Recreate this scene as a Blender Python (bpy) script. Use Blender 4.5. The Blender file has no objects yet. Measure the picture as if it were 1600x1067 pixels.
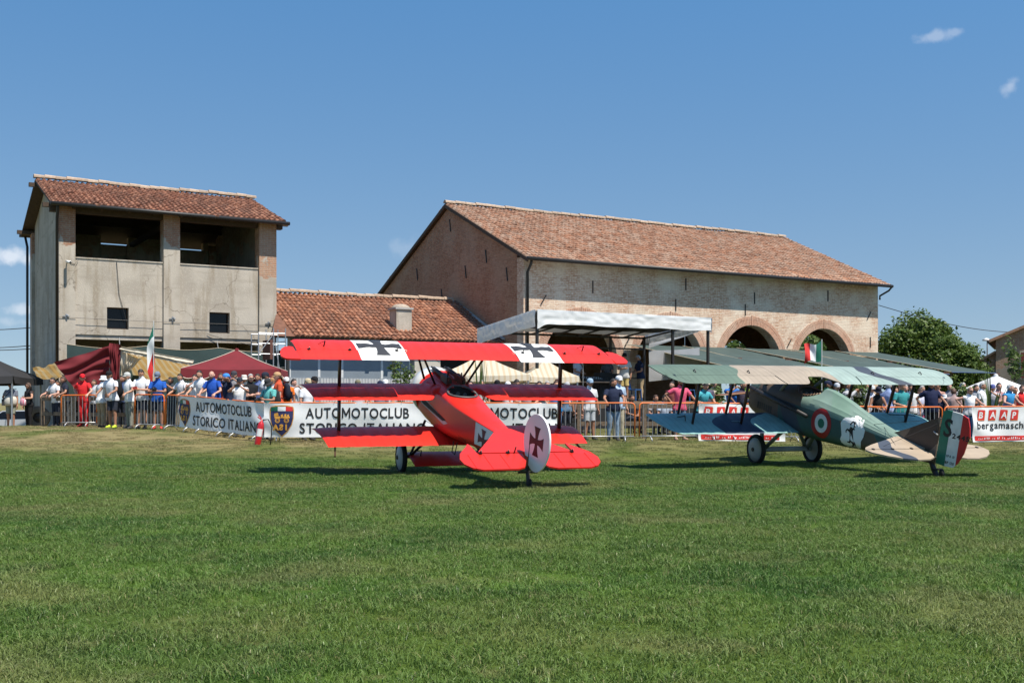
import bpy, bmesh, math, random
import numpy as np
from mathutils import Vector, Matrix, noise
random.seed(7)
R = math.radians
S = bpy.context.scene
COL = S.collection
# ------------------------------------------------------------ camera, sky, sun, exposure
FOC, EYE, HOR = 1740.0, 1.46, 628.0           # focal length in photo pixels, eye height, horizon row
cam = bpy.data.cameras.new('camera'); cam_o = bpy.data.objects.new('camera', cam); COL.objects.link(cam_o)
cam_o.location = (0, 0, EYE); cam_o.rotation_euler = (R(90), 0, 0)
cam.sensor_width = 36; cam.lens = FOC / 1600 * 36; cam.shift_y = (HOR - 533.5) / 1600
cam.clip_start = .1; cam.clip_end = 3000
S.camera = cam_o
SUN = Vector((.36, -.35, 1)).normalized()      # direction towards the sun
S.view_settings.view_transform = 'Standard'; S.view_settings.look = 'None'
S.view_settings.exposure = .50; S.view_settings.gamma = 1; S.view_settings.use_curve_mapping = False
W = bpy.data.worlds.new('World'); S.world = W; W.use_nodes = True
def build_world():
    nt = W.node_tree; N = nt.nodes; L = nt.links; N.clear()
    out = N.new('ShaderNodeOutputWorld'); bg = N.new('ShaderNodeBackground'); bg.inputs[1].default_value = .088
    sky = N.new('ShaderNodeTexSky'); sky.sky_type = 'NISHITA'; sky.sun_disc = False
    sky.sun_elevation = math.asin(SUN.z); sky.sun_rotation = math.atan2(SUN.x, SUN.y)
    sky.altitude = 100; sky.air_density = 1.0; sky.dust_density = .15; sky.ozone_density = 1.7
    tc = N.new('ShaderNodeTexCoord'); lift = N.new('ShaderNodeVectorMath'); lift.operation = 'ADD'; lift.inputs[1].default_value = (0, 0, .11); L.new(tc.outputs['Generated'], lift.inputs[0])
    nrm = N.new('ShaderNodeVectorMath'); nrm.operation = 'NORMALIZE'; L.new(lift.outputs[0], nrm.inputs[0]); L.new(nrm.outputs[0], sky.inputs['Vector'])
    nz = N.new('ShaderNodeTexNoise'); nz.inputs['Scale'].default_value = 70; nz.inputs['Detail'].default_value = 6
    L.new(tc.outputs['Generated'], nz.inputs['Vector'])
    acc = None
    for px, py, sx, sy, op in ((1463, 57, 24, 7, .25), (1488, 52, 12, 5, .2), (1577, 133, 10, 11, .28), (22, 402, 24, 11, .62), (38, 484, 18, 8, .42),
                               (634, 386, 20, 18, .11), (60, 505, 60, 6, .2), (1120, 565, 90, 8, .1)):
        c = Vector(((px - 800) / FOC, 1, (HOR - py) / FOC)).normalized()
        sub = N.new('ShaderNodeVectorMath'); sub.operation = 'SUBTRACT'; sub.inputs[1].default_value = c
        L.new(tc.outputs['Generated'], sub.inputs[0])
        mul = N.new('ShaderNodeVectorMath'); mul.operation = 'MULTIPLY'; mul.inputs[1].default_value = (FOC / sx, FOC / sx, FOC / sy)
        L.new(sub.outputs[0], mul.inputs[0])
        ln = N.new('ShaderNodeVectorMath'); ln.operation = 'LENGTH'; L.new(mul.outputs[0], ln.inputs[0])
        ad = N.new('ShaderNodeMath'); ad.operation = 'MULTIPLY_ADD'; ad.inputs[1].default_value = 3.4
        L.new(nz.outputs[0], ad.inputs[0]); 
        mr = N.new('ShaderNodeMapRange'); mr.interpolation_type = 'SMOOTHSTEP'
        mr.inputs['From Min'].default_value = 3.1; mr.inputs['From Max'].default_value = 1.7; mr.inputs['To Max'].default_value = op
        L.new(ln.outputs['Value'], ad.inputs[2]); L.new(ad.outputs[0], mr.inputs['Value'])
        if acc is None: acc = mr.outputs[0]
        else:
            m = N.new('ShaderNodeMath'); m.operation = 'MAXIMUM'; L.new(acc, m.inputs[0]); L.new(mr.outputs[0], m.inputs[1]); acc = m.outputs[0]
    mx = N.new('ShaderNodeMix'); mx.data_type = 'RGBA'
    tint = N.new('ShaderNodeMix'); tint.data_type = 'RGBA'; tint.blend_type = 'MULTIPLY'; tint.inputs[0].default_value = 1
    sep = N.new('ShaderNodeSeparateXYZ'); L.new(tc.outputs['Generated'], sep.inputs[0]); ev = N.new('ShaderNodeMapRange'); ev.inputs['From Max'].default_value = .337; L.new(sep.outputs[2], ev.inputs['Value'])
    sky_grade = N.new('ShaderNodeMix'); sky_grade.data_type = 'RGBA'; L.new(ev.outputs[0], sky_grade.inputs[0]); sky_grade.inputs[6].default_value = (1.06, .94, .82, 1); sky_grade.inputs[7].default_value = (.75, 1.15, 1.30, 1); L.new(sky_grade.outputs[2], tint.inputs[7])   # haze painted as a tint on the sky: warmer low, bluer high
    L.new(sky.outputs[0], tint.inputs[6])
    L.new(acc, mx.inputs[0]); L.new(tint.outputs[2], mx.inputs[6]); mx.inputs[7].default_value = (8.0, 8.2, 8.6, 1)
    L.new(mx.outputs[2], bg.inputs[0]); L.new(bg.outputs[0], out.inputs[0])
build_world()
sun = bpy.data.lights.new('sun', 'SUN'); sun.energy = 5.0; sun.angle = R(.53); sun.color = (1, .93, .82)
sun_o = bpy.data.objects.new('sun', sun); COL.objects.link(sun_o); sun_o.location = (20, -30, 60)
sun_o.rotation_euler = SUN.to_track_quat('Z', 'Y').to_euler()

# ------------------------------------------------------------ small helpers
def sm(a, b, x):
    t = max(0., min(1., (x - a) / (b - a))); return t * t * (3 - 2 * t)
def ground_z(x, y):
    lf = sm(-4.5, -9, x); return .36 * sm(26.9, 30.2, y) + .09 * sm(31, 40, y) * (1 - lf) - .12 * sm(5, 12, x) * sm(28, 32, y) * (1 - sm(40, 50, y)) + lf * (.25 * sm(29.5, 34, y) - .15 * sm(39, 43, y)) + .10 * sm(-1.5, -6, x) * sm(19, 22, y) * (1 - sm(27, 30, y)) - .85 * sm(44.5, 50, y) * sm(-20.5, -23.5, x)
def wx(px, y): return (px - 800) / FOC * y
def wz(py, y): return EYE + (HOR - py) / FOC * y
def P(px, py, y): return Vector((wx(px, y), y, wz(py, y)))
_m = {}
def nodes_of(m): m.use_nodes = True; return m.node_tree.nodes, m.node_tree.links, m.node_tree.nodes['Principled BSDF']
def rib_tapes(N, L, tc, fac, step):
    """doped rib tapes: slightly darker narrow bands across the fabric, a little soiled"""
    sp = N.new('ShaderNodeSeparateXYZ'); L.new(tc.outputs['Object'], sp.inputs[0])
    pp = N.new('ShaderNodeMath'); pp.operation = 'PINGPONG'; pp.inputs[1].default_value = step / 2; L.new(sp.outputs[0], pp.inputs[0])
    r = N.new('ShaderNodeMapRange'); r.interpolation_type = 'SMOOTHSTEP'; r.inputs['From Min'].default_value = .010; r.inputs['From Max'].default_value = .026; r.inputs['To Min'].default_value = .87; L.new(pp.outputs[0], r.inputs['Value'])
    m = N.new('ShaderNodeMath'); m.operation = 'MULTIPLY'; L.new(fac, m.inputs[0]); L.new(r.outputs[0], m.inputs[1]); return m.outputs[0]
def mat(name, c, rough=.6, var=.12, scale=8., metal=0., ribs=0., bump=0., bscale=40., spec=.5, coat=0., trans=0., island=0., dirt=None):
    """plain procedural paint / cloth / metal: base colour with a soft uneven tint, optional relief"""
    if name in _m: return _m[name]
    m = bpy.data.materials.new(name); N, L, b = nodes_of(m); _m[name] = m
    b.inputs['Roughness'].default_value = rough; b.inputs['Metallic'].default_value = metal
    b.inputs['Specular IOR Level'].default_value = spec; b.inputs['Coat Weight'].default_value = coat
    b.inputs['Coat Roughness'].default_value = .12
    tc = N.new('ShaderNodeTexCoord'); nz = N.new('ShaderNodeTexNoise'); nz.inputs['Scale'].default_value = scale; nz.inputs['Detail'].default_value = 5
    L.new(tc.outputs['Object'], nz.inputs['Vector'])
    mr = N.new('ShaderNodeMapRange'); mr.inputs['From Min'].default_value = .25; mr.inputs['From Max'].default_value = .75
    mr.inputs['To Min'].default_value = 1 - var; mr.inputs['To Max'].default_value = 1 + var; L.new(nz.outputs[0], mr.inputs['Value'])
    fac = mr.outputs[0]
    if ribs: fac = rib_tapes(N, L, tc, fac, ribs)
    if island:
        g = N.new('ShaderNodeNewGeometry'); oi = N.new('ShaderNodeObjectInfo'); a = N.new('ShaderNodeMath'); a.operation = 'ADD'
        L.new(g.outputs['Random Per Island'], a.inputs[0]); L.new(oi.outputs['Random'], a.inputs[1])
        f = N.new('ShaderNodeMath'); f.operation = 'FRACT'; L.new(a.outputs[0], f.inputs[0])
        r2 = N.new('ShaderNodeMapRange'); r2.inputs['To Min'].default_value = 1 - island; r2.inputs['To Max'].default_value = 1 + island; L.new(f.outputs[0], r2.inputs['Value'])
        mm = N.new('ShaderNodeMath'); mm.operation = 'MULTIPLY'; L.new(fac, mm.inputs[0]); L.new(r2.outputs[0], mm.inputs[1]); fac = mm.outputs[0]
    mu = N.new('ShaderNodeVectorMath'); mu.operation = 'SCALE'; mu.inputs[0].default_value = c[:3]; L.new(fac, mu.inputs['Scale'])
    col = mu.outputs[0]
    if dirt:
        n2 = N.new('ShaderNodeTexNoise'); n2.inputs['Scale'].default_value = dirt[1]; n2.inputs['Detail'].default_value = 8; L.new(tc.outputs['Object'], n2.inputs['Vector'])
        rr = N.new('ShaderNodeMapRange'); rr.inputs['From Min'].default_value = .52; rr.inputs['From Max'].default_value = .72; rr.inputs['To Max'].default_value = dirt[2]; L.new(n2.outputs[0], rr.inputs['Value'])
        mx = N.new('ShaderNodeMix'); mx.data_type = 'RGBA'; L.new(rr.outputs[0], mx.inputs[0]); L.new(col, mx.inputs[6]); mx.inputs[7].default_value = (*dirt[0], 1); col = mx.outputs[2]
    L.new(col, b.inputs['Base Color'])
    if bump:
        bn = N.new('ShaderNodeTexNoise'); bn.inputs['Scale'].default_value = bscale; bn.inputs['Detail'].default_value = 4; L.new(tc.outputs['Object'], bn.inputs['Vector'])
        bp = N.new('ShaderNodeBump'); bp.inputs['Strength'].default_value = bump; bp.inputs['Distance'].default_value = .02; L.new(bn.outputs[0], bp.inputs['Height']); L.new(bp.outputs[0], b.inputs['Normal'])
    if trans:                                      # thin cloth that lets some light through
        o = N['Material Output']; t = N.new('ShaderNodeBsdfTranslucent'); L.new(col, t.inputs[0])
        ms = N.new('ShaderNodeMixShader'); ms.inputs[0].default_value = trans; L.new(b.outputs[0], ms.inputs[1]); L.new(t.outputs[0], ms.inputs[2]); L.new(ms.outputs[0], o.inputs[0])
    return m
def link(name, me, parent=None, mats=None, smooth=False, kind=None, loc=None):
    o = bpy.data.objects.new(name, me); COL.objects.link(o)
    if mats is not None:
        for m in (mats if isinstance(mats, (list, tuple)) else [mats]): me.materials.append(m)
    if smooth:
        me.polygons.foreach_set('use_smooth', [True] * len(me.polygons))
    if parent: o.parent = parent
    if kind: o['kind'] = kind
    if loc: o.location = loc
    return o
def tag(o, label, cat, group=None, kind=None):
    o['label'] = label; o['category'] = cat
    if group: o['group'] = group
    if kind: o['kind'] = kind
    return o
def thing(name, label, cat, loc=(0, 0, 0), rz=0., group=None, rx=0.):
    o = bpy.data.objects.new(name, None); COL.objects.link(o); o.location = loc; o.rotation_euler = (rx, 0, rz); o.empty_display_size = .3
    return tag(o, label, cat, group)
class MB:
    """collects geometry for ONE mesh object"""
    def __init__(s): s.v = []; s.f = []; s.mi = []
    def add(s, vs, fs, m=0):
        k = len(s.v); s.v += [tuple(v) for v in vs]; s.f += [tuple(i + k for i in f) for f in fs]; s.mi += [m] * len(fs); return s
    def box(s, x0, x1, y0, y1, z0, z1, m=0, M=None):
        vs = [Vector((x, y, z)) for x in (x0, x1) for y in (y0, y1) for z in (z0, z1)]
        if M is not None: vs = [M @ v for v in vs]
        return s.add(vs, [(0, 1, 3, 2), (4, 6, 7, 5), (0, 4, 5, 1), (2, 3, 7, 6), (0, 2, 6, 4), (1, 5, 7, 3)], m)
    def bar(s, a, b, w, h=None, m=0, up=Vector((0, 0, 1))):
        """square bar from a to b, w across, h along up"""
        h = h or w; a = Vector(a); b = Vector(b); d = (b - a).normalized()
        if abs(d.dot(up)) > .98: up = Vector((0, 1, 0))
        r = d.cross(up).normalized(); u = r.cross(d)
        q = [(-1, -1), (1, -1), (1, 1), (-1, 1)]
        vs = [p + r * (i * w / 2) + u * (j * h / 2) for p in (a, b) for i, j in q]
        return s.add(vs, [(0, 1, 5, 4), (1, 2, 6, 5), (2, 3, 7, 6), (3, 0, 4, 7), (3, 2, 1, 0), (4, 5, 6, 7)], m)
    def tube(s, pts, r, n=8, m=0, cap=True, sq=1.0, upv=None):
        pts = [Vector(p) for p in pts]; K = len(pts)
        rs = r if isinstance(r, (list, tuple)) else [r] * K
        vs = []; prev = None
        for i, p in enumerate(pts):
            d = (pts[min(i + 1, K - 1)] - pts[max(i - 1, 0)]).normalized()
            if prev is None:
                up = upv if upv is not None else (Vector((0, 0, 1)) if abs(d.z) < .9 else Vector((0, 1, 0)))
                a = d.cross(up).normalized()
            else: a = (prev - d * prev.dot(d)).normalized()
            prev = a; b = d.cross(a)
            ra, rb = (rs[i] if isinstance(rs[i], (list, tuple)) else (rs[i], rs[i] * sq))
            vs += [p + a * (math.cos(2 * math.pi * j / n) * ra) + b * (math.sin(2 * math.pi * j / n) * rb) for j in range(n)]
        fs = [(i * n + j, i * n + (j + 1) % n, (i + 1) * n + (j + 1) % n, (i + 1) * n + j) for i in range(K - 1) for j in range(n)]
        if cap: fs += [tuple(range(n))[::-1], tuple((K - 1) * n + j for j in range(n))]
        return s.add(vs, fs, m)
    def lathe(s, prof, n=16, axis='Z', c=(0, 0, 0), m=0, M=None):
        """profile of (radius, height) spun about an axis"""
        vs = []
        for r, h in prof:
            for j in range(n):
                a = 2 * math.pi * j / n; x, y = r * math.cos(a), r * math.sin(a)
                v = Vector((x, y, h)) if axis == 'Z' else (Vector((x, h, y)) if axis == 'Y' else Vector((h, x, y)))
                vs.append((M @ v if M is not None else v) + Vector(c))
        K = len(prof)
        return s.add(vs, [(i * n + j, i * n + (j + 1) % n, (i + 1) * n + (j + 1) % n, (i + 1) * n + j) for i in range(K - 1) for j in range(n)], m)
    def grid(s, fn, nu, nv, m=0, flip=False):
        vs = [fn(i / nu, j / nv) for i in range(nu + 1) for j in range(nv + 1)]
        q = nv + 1
        fs = [(i * q + j, (i + 1) * q + j, (i + 1) * q + j + 1, i * q + j + 1) for i in range(nu) for j in range(nv)]
        if flip: fs = [f[::-1] for f in fs]
        return s.add(vs, fs, m if not callable(m) else 0)
    def plate(s, outline, fn, th, m=0):
        """outline of 2D points -> slab; fn(a, b) gives the mid point, th the half-thickness vector"""
        th = Vector(th); n = len(outline); top = [Vector(fn(*p)) + th for p in outline]; bot = [Vector(fn(*p)) - th for p in outline]
        return s.add(top + bot, [tuple(range(n)), tuple(range(2 * n - 1, n - 1, -1))] + [(i, n + i, n + (i + 1) % n, (i + 1) % n) for i in range(n)], m)
    def mesh(s, name):
        me = bpy.data.meshes.new(name); me.from_pydata(s.v, [], s.f)
        if any(s.mi): me.polygons.foreach_set('material_index', s.mi)
        bm = bmesh.new(); bm.from_mesh(me); bmesh.ops.recalc_face_normals(bm, faces=bm.faces); bm.to_mesh(me); bm.free()
        return me
    def build(s, name, mats, parent=None, smooth=False, kind=None, loc=None):
        o = link(name, s.mesh(name), parent, mats, smooth, kind, loc)
        return o
def auto_smooth(o, ang=40):
    me = o.data; bm = bmesh.new(); bm.from_mesh(me)
    for e in bm.edges:
        if len(e.link_faces) == 2: e.smooth = e.calc_face_angle(0) < R(ang)
    for f in bm.faces: f.smooth = True
    bm.to_mesh(me); bm.free(); return o
_glyph = {}
def glyph(ch, off):
    """one letter of height about .73 as flat vertices, faces and width"""
    if (ch, off) in _glyph: return _glyph[ch, off]
    if ch == 'M':                                        # drawn by hand: two uprights and a wide open V
        t = .095 + 2 * off; w, h = .74, .73
        vs = [(0, 0), (t, 0), (t, h), (0, h), (w - t, 0), (w, 0), (w, h), (w - t, h), (t * .95, h), (w / 2 - t * .55, .16), (w / 2 + t * .55, .16), (t * .02, h), (w - t * .02, h), (w - t * .95, h), (w / 2, .33)]
        fs = [(0, 1, 2, 3), (4, 5, 6, 7), (8, 11, 9, 14), (14, 10, 12, 13), (9, 10, 14)]
    else:
        cu = bpy.data.curves.new('lettering', 'FONT'); cu.body = ch; cu.size = 1; cu.offset = off; cu.resolution_u = 3
        o = bpy.data.objects.new('lettering', cu); COL.objects.link(o)
        dg = bpy.context.evaluated_depsgraph_get(); me = bpy.data.meshes.new_from_object(o.evaluated_get(dg))
        vs = [(v.co.x, v.co.y) for v in me.vertices]; fs = [tuple(p.vertices) for p in me.polygons]
        bpy.data.objects.remove(o); bpy.data.curves.remove(cu); bpy.data.meshes.remove(me)
    x0 = min((v[0] for v in vs), default=0); w = max((v[0] for v in vs), default=.25) - x0
    _glyph[ch, off] = ([(x - x0, y) for x, y in vs], fs, w); return _glyph[ch, off]
def text_mesh(body, size, off=0.0, shear=0.0, align='LEFT', sx=1.0):
    """flat lettering: list of (x, y) vertices and faces"""
    V_, F_ = [], []; x = 0.
    for ch in body:
        if ch == ' ': x += .42; continue
        vs, fs, w = glyph(ch, round(off / size, 3)); k = len(V_)
        V_ += [((x + a + shear * b) * size * sx, b * size) for a, b in vs]; F_ += [tuple(i + k for i in f) for f in fs]; x += w + .10
    if align == 'CENTER': V_ = [(a - (x - .10) * size * sx / 2, b) for a, b in V_]
    return V_, F_
def copy_tree(src, name=None, parent=None):
    c = src.copy(); COL.objects.link(c)
    if parent: c.parent = parent
    for ch in src.children: copy_tree(ch, None, c)
    return c
T0 = R(30.3); CU, SU = math.cos(T0), math.sin(T0)    # the farm buildings all stand at this angle
def UV(u, v, z=0.): return Vector((CU * u - SU * v, SU * u + CU * v, z))
def uv_of(px, y): x = wx(px, y); return CU * x + SU * y, -SU * x + CU * y
def u_on_v(px, v):
    k = (px - 800) / FOC; return (SU * v + k * CU * v) / (CU - k * SU)

# ------------------------------------------------------------ shared colours
M_dark = mat('dark_metal', (.02, .018, .017), .5)
M_black = mat('black_rubber', (.012, .012, .012), .75)
M_steel = mat('galvanised_steel', (.38, .40, .42), .42, metal=.6)
M_orange = mat('orange_paint', (.72, .16, .02), .45, .08, 20, coat=.2)
M_wood = mat('weathered_wood', (.16, .12, .085), .85, .35, 12, bump=.4)
M_darkwood = mat('dark_roof_timber', (.07, .045, .03), .85, .3, 10)
# ------------------------------------------------------------ ground and grass
def grass_colour(N, L, blade):
    """green turf with straw-dry patches laid out over the field (world position)"""
    g = N.new('ShaderNodeNewGeometry'); pos = g.outputs['Position']
    def noise(scale, det=5, dist=0):
        n = N.new('ShaderNodeTexNoise'); n.inputs['Scale'].default_value = scale; n.inputs['Detail'].default_value = det; n.inputs['Distortion'].default_value = dist
        L.new(pos, n.inputs['Vector']); return n.outputs[0]
    def rng(x, a, b, c, d, smooth=True):
        r = N.new('ShaderNodeMapRange'); r.interpolation_type = 'SMOOTHSTEP' if smooth else 'LINEAR'
        for k, v in zip(('From Min', 'From Max', 'To Min', 'To Max'), (a, b, c, d)): r.inputs[k].default_value = v
        L.new(x, r.inputs['Value']); return r.outputs[0]
    def math_(op, a, b):
        m = N.new('ShaderNodeMath'); m.operation = op
        for i, q in enumerate((a, b)):
            if isinstance(q, (int, float)): m.inputs[i].default_value = q
            else: L.new(q, m.inputs[i])
        m.use_clamp = True; return m.outputs[0]
    def mix(f, a, b):
        m = N.new('ShaderNodeMix'); m.data_type = 'RGBA'; L.new(f, m.inputs[0])
        for i, q in ((6, a), (7, b)):
            if isinstance(q, tuple): m.inputs[i].default_value = (*q, 1)
            else: L.new(q, m.inputs[i])
        return m.outputs[2]
    sp = N.new('ShaderNodeSeparateXYZ'); L.new(pos, sp.inputs[0])
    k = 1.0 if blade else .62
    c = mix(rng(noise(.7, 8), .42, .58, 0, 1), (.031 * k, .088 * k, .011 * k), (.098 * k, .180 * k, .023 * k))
    big = N.new('ShaderNodeTexNoise'); big.inputs['Scale'].default_value = .16; big.inputs['Detail'].default_value = 4
    mp = N.new('ShaderNodeMapping'); mp.inputs['Scale'].default_value = (.55, 1.5, 1); L.new(pos, mp.inputs['Vector']); L.new(mp.outputs[0], big.inputs['Vector'])
    c = mix(rng(big.outputs[0], .44, .58, 0, .85), c, (.104 * k, .155 * k, .026 * k))
    bank = math_('MULTIPLY', rng(sp.outputs[1], 26.0, 30.2, 0, 1), rng(sp.outputs[0], 6, -6, .7, 1.0))
    dry = math_('MULTIPLY', rng(noise(.42, 8, .4), .50, .66, 0, 1), .8)
    dry2 = math_('MULTIPLY', bank, rng(noise(.55, 6, .3), .30, .55, .25, 1))
    spot = rng(noise(.9, 10, 1.2), .70, .76, 0, .9)
    fleck = rng(noise(2.6, 7), .57, .68, 0, .75)
    d = math_('MAXIMUM', math_('MAXIMUM', math_('MULTIPLY', dry, .42), dry2), math_('MAXIMUM', spot, math_('MULTIPLY', fleck, .35)))
    if blade:
        rnd = g.outputs['Random Per Island']
        d = math_('MAXIMUM', d, rng(rnd, .88, .97, 0, .7))
        c = mix(rng(rnd, .0, .8, 0, .75, False), c, (.155, .25, .055)); c = mix(rng(rnd, .0, .3, .65, 0, False), c, (.026, .060, .010))
    straw = (.30, .25, .12) if blade else (.21, .175, .085)
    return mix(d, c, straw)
def build_ground():
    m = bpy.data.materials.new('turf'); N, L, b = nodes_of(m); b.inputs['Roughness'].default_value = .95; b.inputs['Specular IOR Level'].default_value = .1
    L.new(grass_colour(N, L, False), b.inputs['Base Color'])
    n = N.new('ShaderNodeTexNoise'); n.inputs['Scale'].default_value = 14; n.inputs['Detail'].default_value = 6; g = N.new('ShaderNodeNewGeometry'); L.new(g.outputs['Position'], n.inputs['Vector'])
    bp = N.new('ShaderNodeBump'); bp.inputs['Strength'].default_value = .9; bp.inputs['Distance'].default_value = .06; L.new(n.outputs[0], bp.inputs['Height']); L.new(bp.outputs[0], b.inputs['Normal'])
    xs = [-1500, -500, -200, -90] + list(np.arange(-50, 51, 1.0)) + [90, 200, 500, 1500]
    ys = [-300, -60, -15] + list(np.arange(0, 16, 2.0)) + list(np.arange(16, 42, .5)) + list(np.arange(42, 90, 6.0)) + [120, 250, 600, 2000]
    vs = []
    for x in xs:
        for y in ys:
            z = ground_z(x, y) + (.035 * noise.noise(Vector((x * .13, y * .13, 0))) if 0 < y < 60 else 0)
            vs.append((x, y, z))
    q = len(ys); fs = [(i * q + j, (i + 1) * q + j, (i + 1) * q + j + 1, i * q + j + 1) for i in range(len(xs) - 1) for j in range(q - 1)]
    me = bpy.data.meshes.new('ground'); me.from_pydata(vs, [], fs)
    link('ground', me, None, m, True, 'structure')
build_ground()
def gz(x, y): return ground_z(x, y) + .035 * noise.noise(Vector((x * .13, y * .13, 0)))
def build_grass():
    """one object: a tuft of blades plus scatter points; geometry nodes set the tuft on every point"""
    rnd = random.Random(3)
    m = bpy.data.materials.new('grass_blades'); N, L, b = nodes_of(m); b.inputs['Roughness'].default_value = .45; b.inputs['Specular IOR Level'].default_value = .4
    c = grass_colour(N, L, True); L.new(c, b.inputs['Base Color'])
    t = N.new('ShaderNodeBsdfTranslucent'); L.new(c, t.inputs[0]); ms = N.new('ShaderNodeMixShader'); ms.inputs[0].default_value = .25
    L.new(b.outputs[0], ms.inputs[1]); L.new(t.outputs[0], ms.inputs[2]); L.new(ms.outputs[0], N['Material Output'].inputs[0])
    vs, fs = [], []
    for i in range(600):
        r = .36 * math.sqrt(rnd.random()); a = rnd.random() * 6.283; x, y = r * math.cos(a), r * math.sin(a)
        h = rnd.uniform(.010, .032); w = rnd.uniform(.0018, .0036); th = rnd.random() * 6.283; le = rnd.uniform(.4, 1.9) * h + .008; la = rnd.random() * 6.283
        dx, dy = math.cos(th) * w, math.sin(th) * w; lx, ly = math.cos(la) * le, math.sin(la) * le
        k = len(vs)
        vs += [(x - dx, y - dy, -.01), (x + dx, y + dy, -.01), (x + dx * .8 + lx * .35, y + dy * .8 + ly * .35, h * .6), (x - dx * .8 + lx * .35, y - dy * .8 + ly * .35, h * .6), (x + lx, y + ly, h)]
        fs += [(k, k + 1, k + 2, k + 3), (k + 3, k + 2, k + 4)]
    nb = len(vs)
    pts = []
    y = 4.6
    while y < 40:
        step = .30 if y < 12 else (.34 if y < 24 else .46)
        x = -(.47 * y + 4.5)
        while x < .47 * y + 4.5:
            X, Y = x + rnd.uniform(-.5, .5) * step, y + rnd.uniform(-.5, .5) * step
            if y < 30 or rnd.random() < .6: pts.append((X, Y, gz(X, Y)))
            x += step
        y += step
    me = bpy.data.meshes.new('grass'); me.from_pydata(vs + pts, [], fs)
    at = me.attributes.new('spot', 'BOOLEAN', 'POINT'); at.data.foreach_set('value', [False] * nb + [True] * len(pts))
    o = link('grass', me, None, m, False, 'stuff'); tag(o, 'short mown turf with dry straw patches covering the airfield', 'grass', None, 'stuff')
    ng = bpy.data.node_groups.new('scatter_tufts', 'GeometryNodeTree')
    ng.interface.new_socket('Geometry', in_out='INPUT', socket_type='NodeSocketGeometry'); ng.interface.new_socket('Geometry', in_out='OUTPUT', socket_type='NodeSocketGeometry')
    n = ng.nodes; gi = n.new('NodeGroupInput'); go = n.new('NodeGroupOutput')
    na = n.new('GeometryNodeInputNamedAttribute'); na.data_type = 'BOOLEAN'; na.inputs[0].default_value = 'spot'
    se = n.new('GeometryNodeSeparateGeometry'); se.domain = 'POINT'
    ng.links.new(gi.outputs[0], se.inputs[0]); ng.links.new(na.outputs[0], se.inputs[1])
    ip = n.new('GeometryNodeInstanceOnPoints'); ng.links.new(se.outputs[0], ip.inputs['Points']); ng.links.new(se.outputs[1], ip.inputs['Instance'])
    rv = n.new('FunctionNodeRandomValue'); rv.data_type = 'FLOAT_VECTOR'; rv.inputs[0].default_value = (-.08, -.08, 0); rv.inputs[1].default_value = (.08, .08, 6.283)
    rs = n.new('FunctionNodeRandomValue'); rs.data_type = 'FLOAT'; rs.inputs[2].default_value = .75; rs.inputs[3].default_value = 1.25; rs.inputs[8].default_value = 5
    ng.links.new(rv.outputs[0], ip.inputs['Rotation']); ng.links.new(rs.outputs[1], ip.inputs['Scale']); ng.links.new(ip.outputs[0], go.inputs[0])
    md = o.modifiers.new('scatter', 'NODES'); md.node_group = ng
build_grass()

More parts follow.
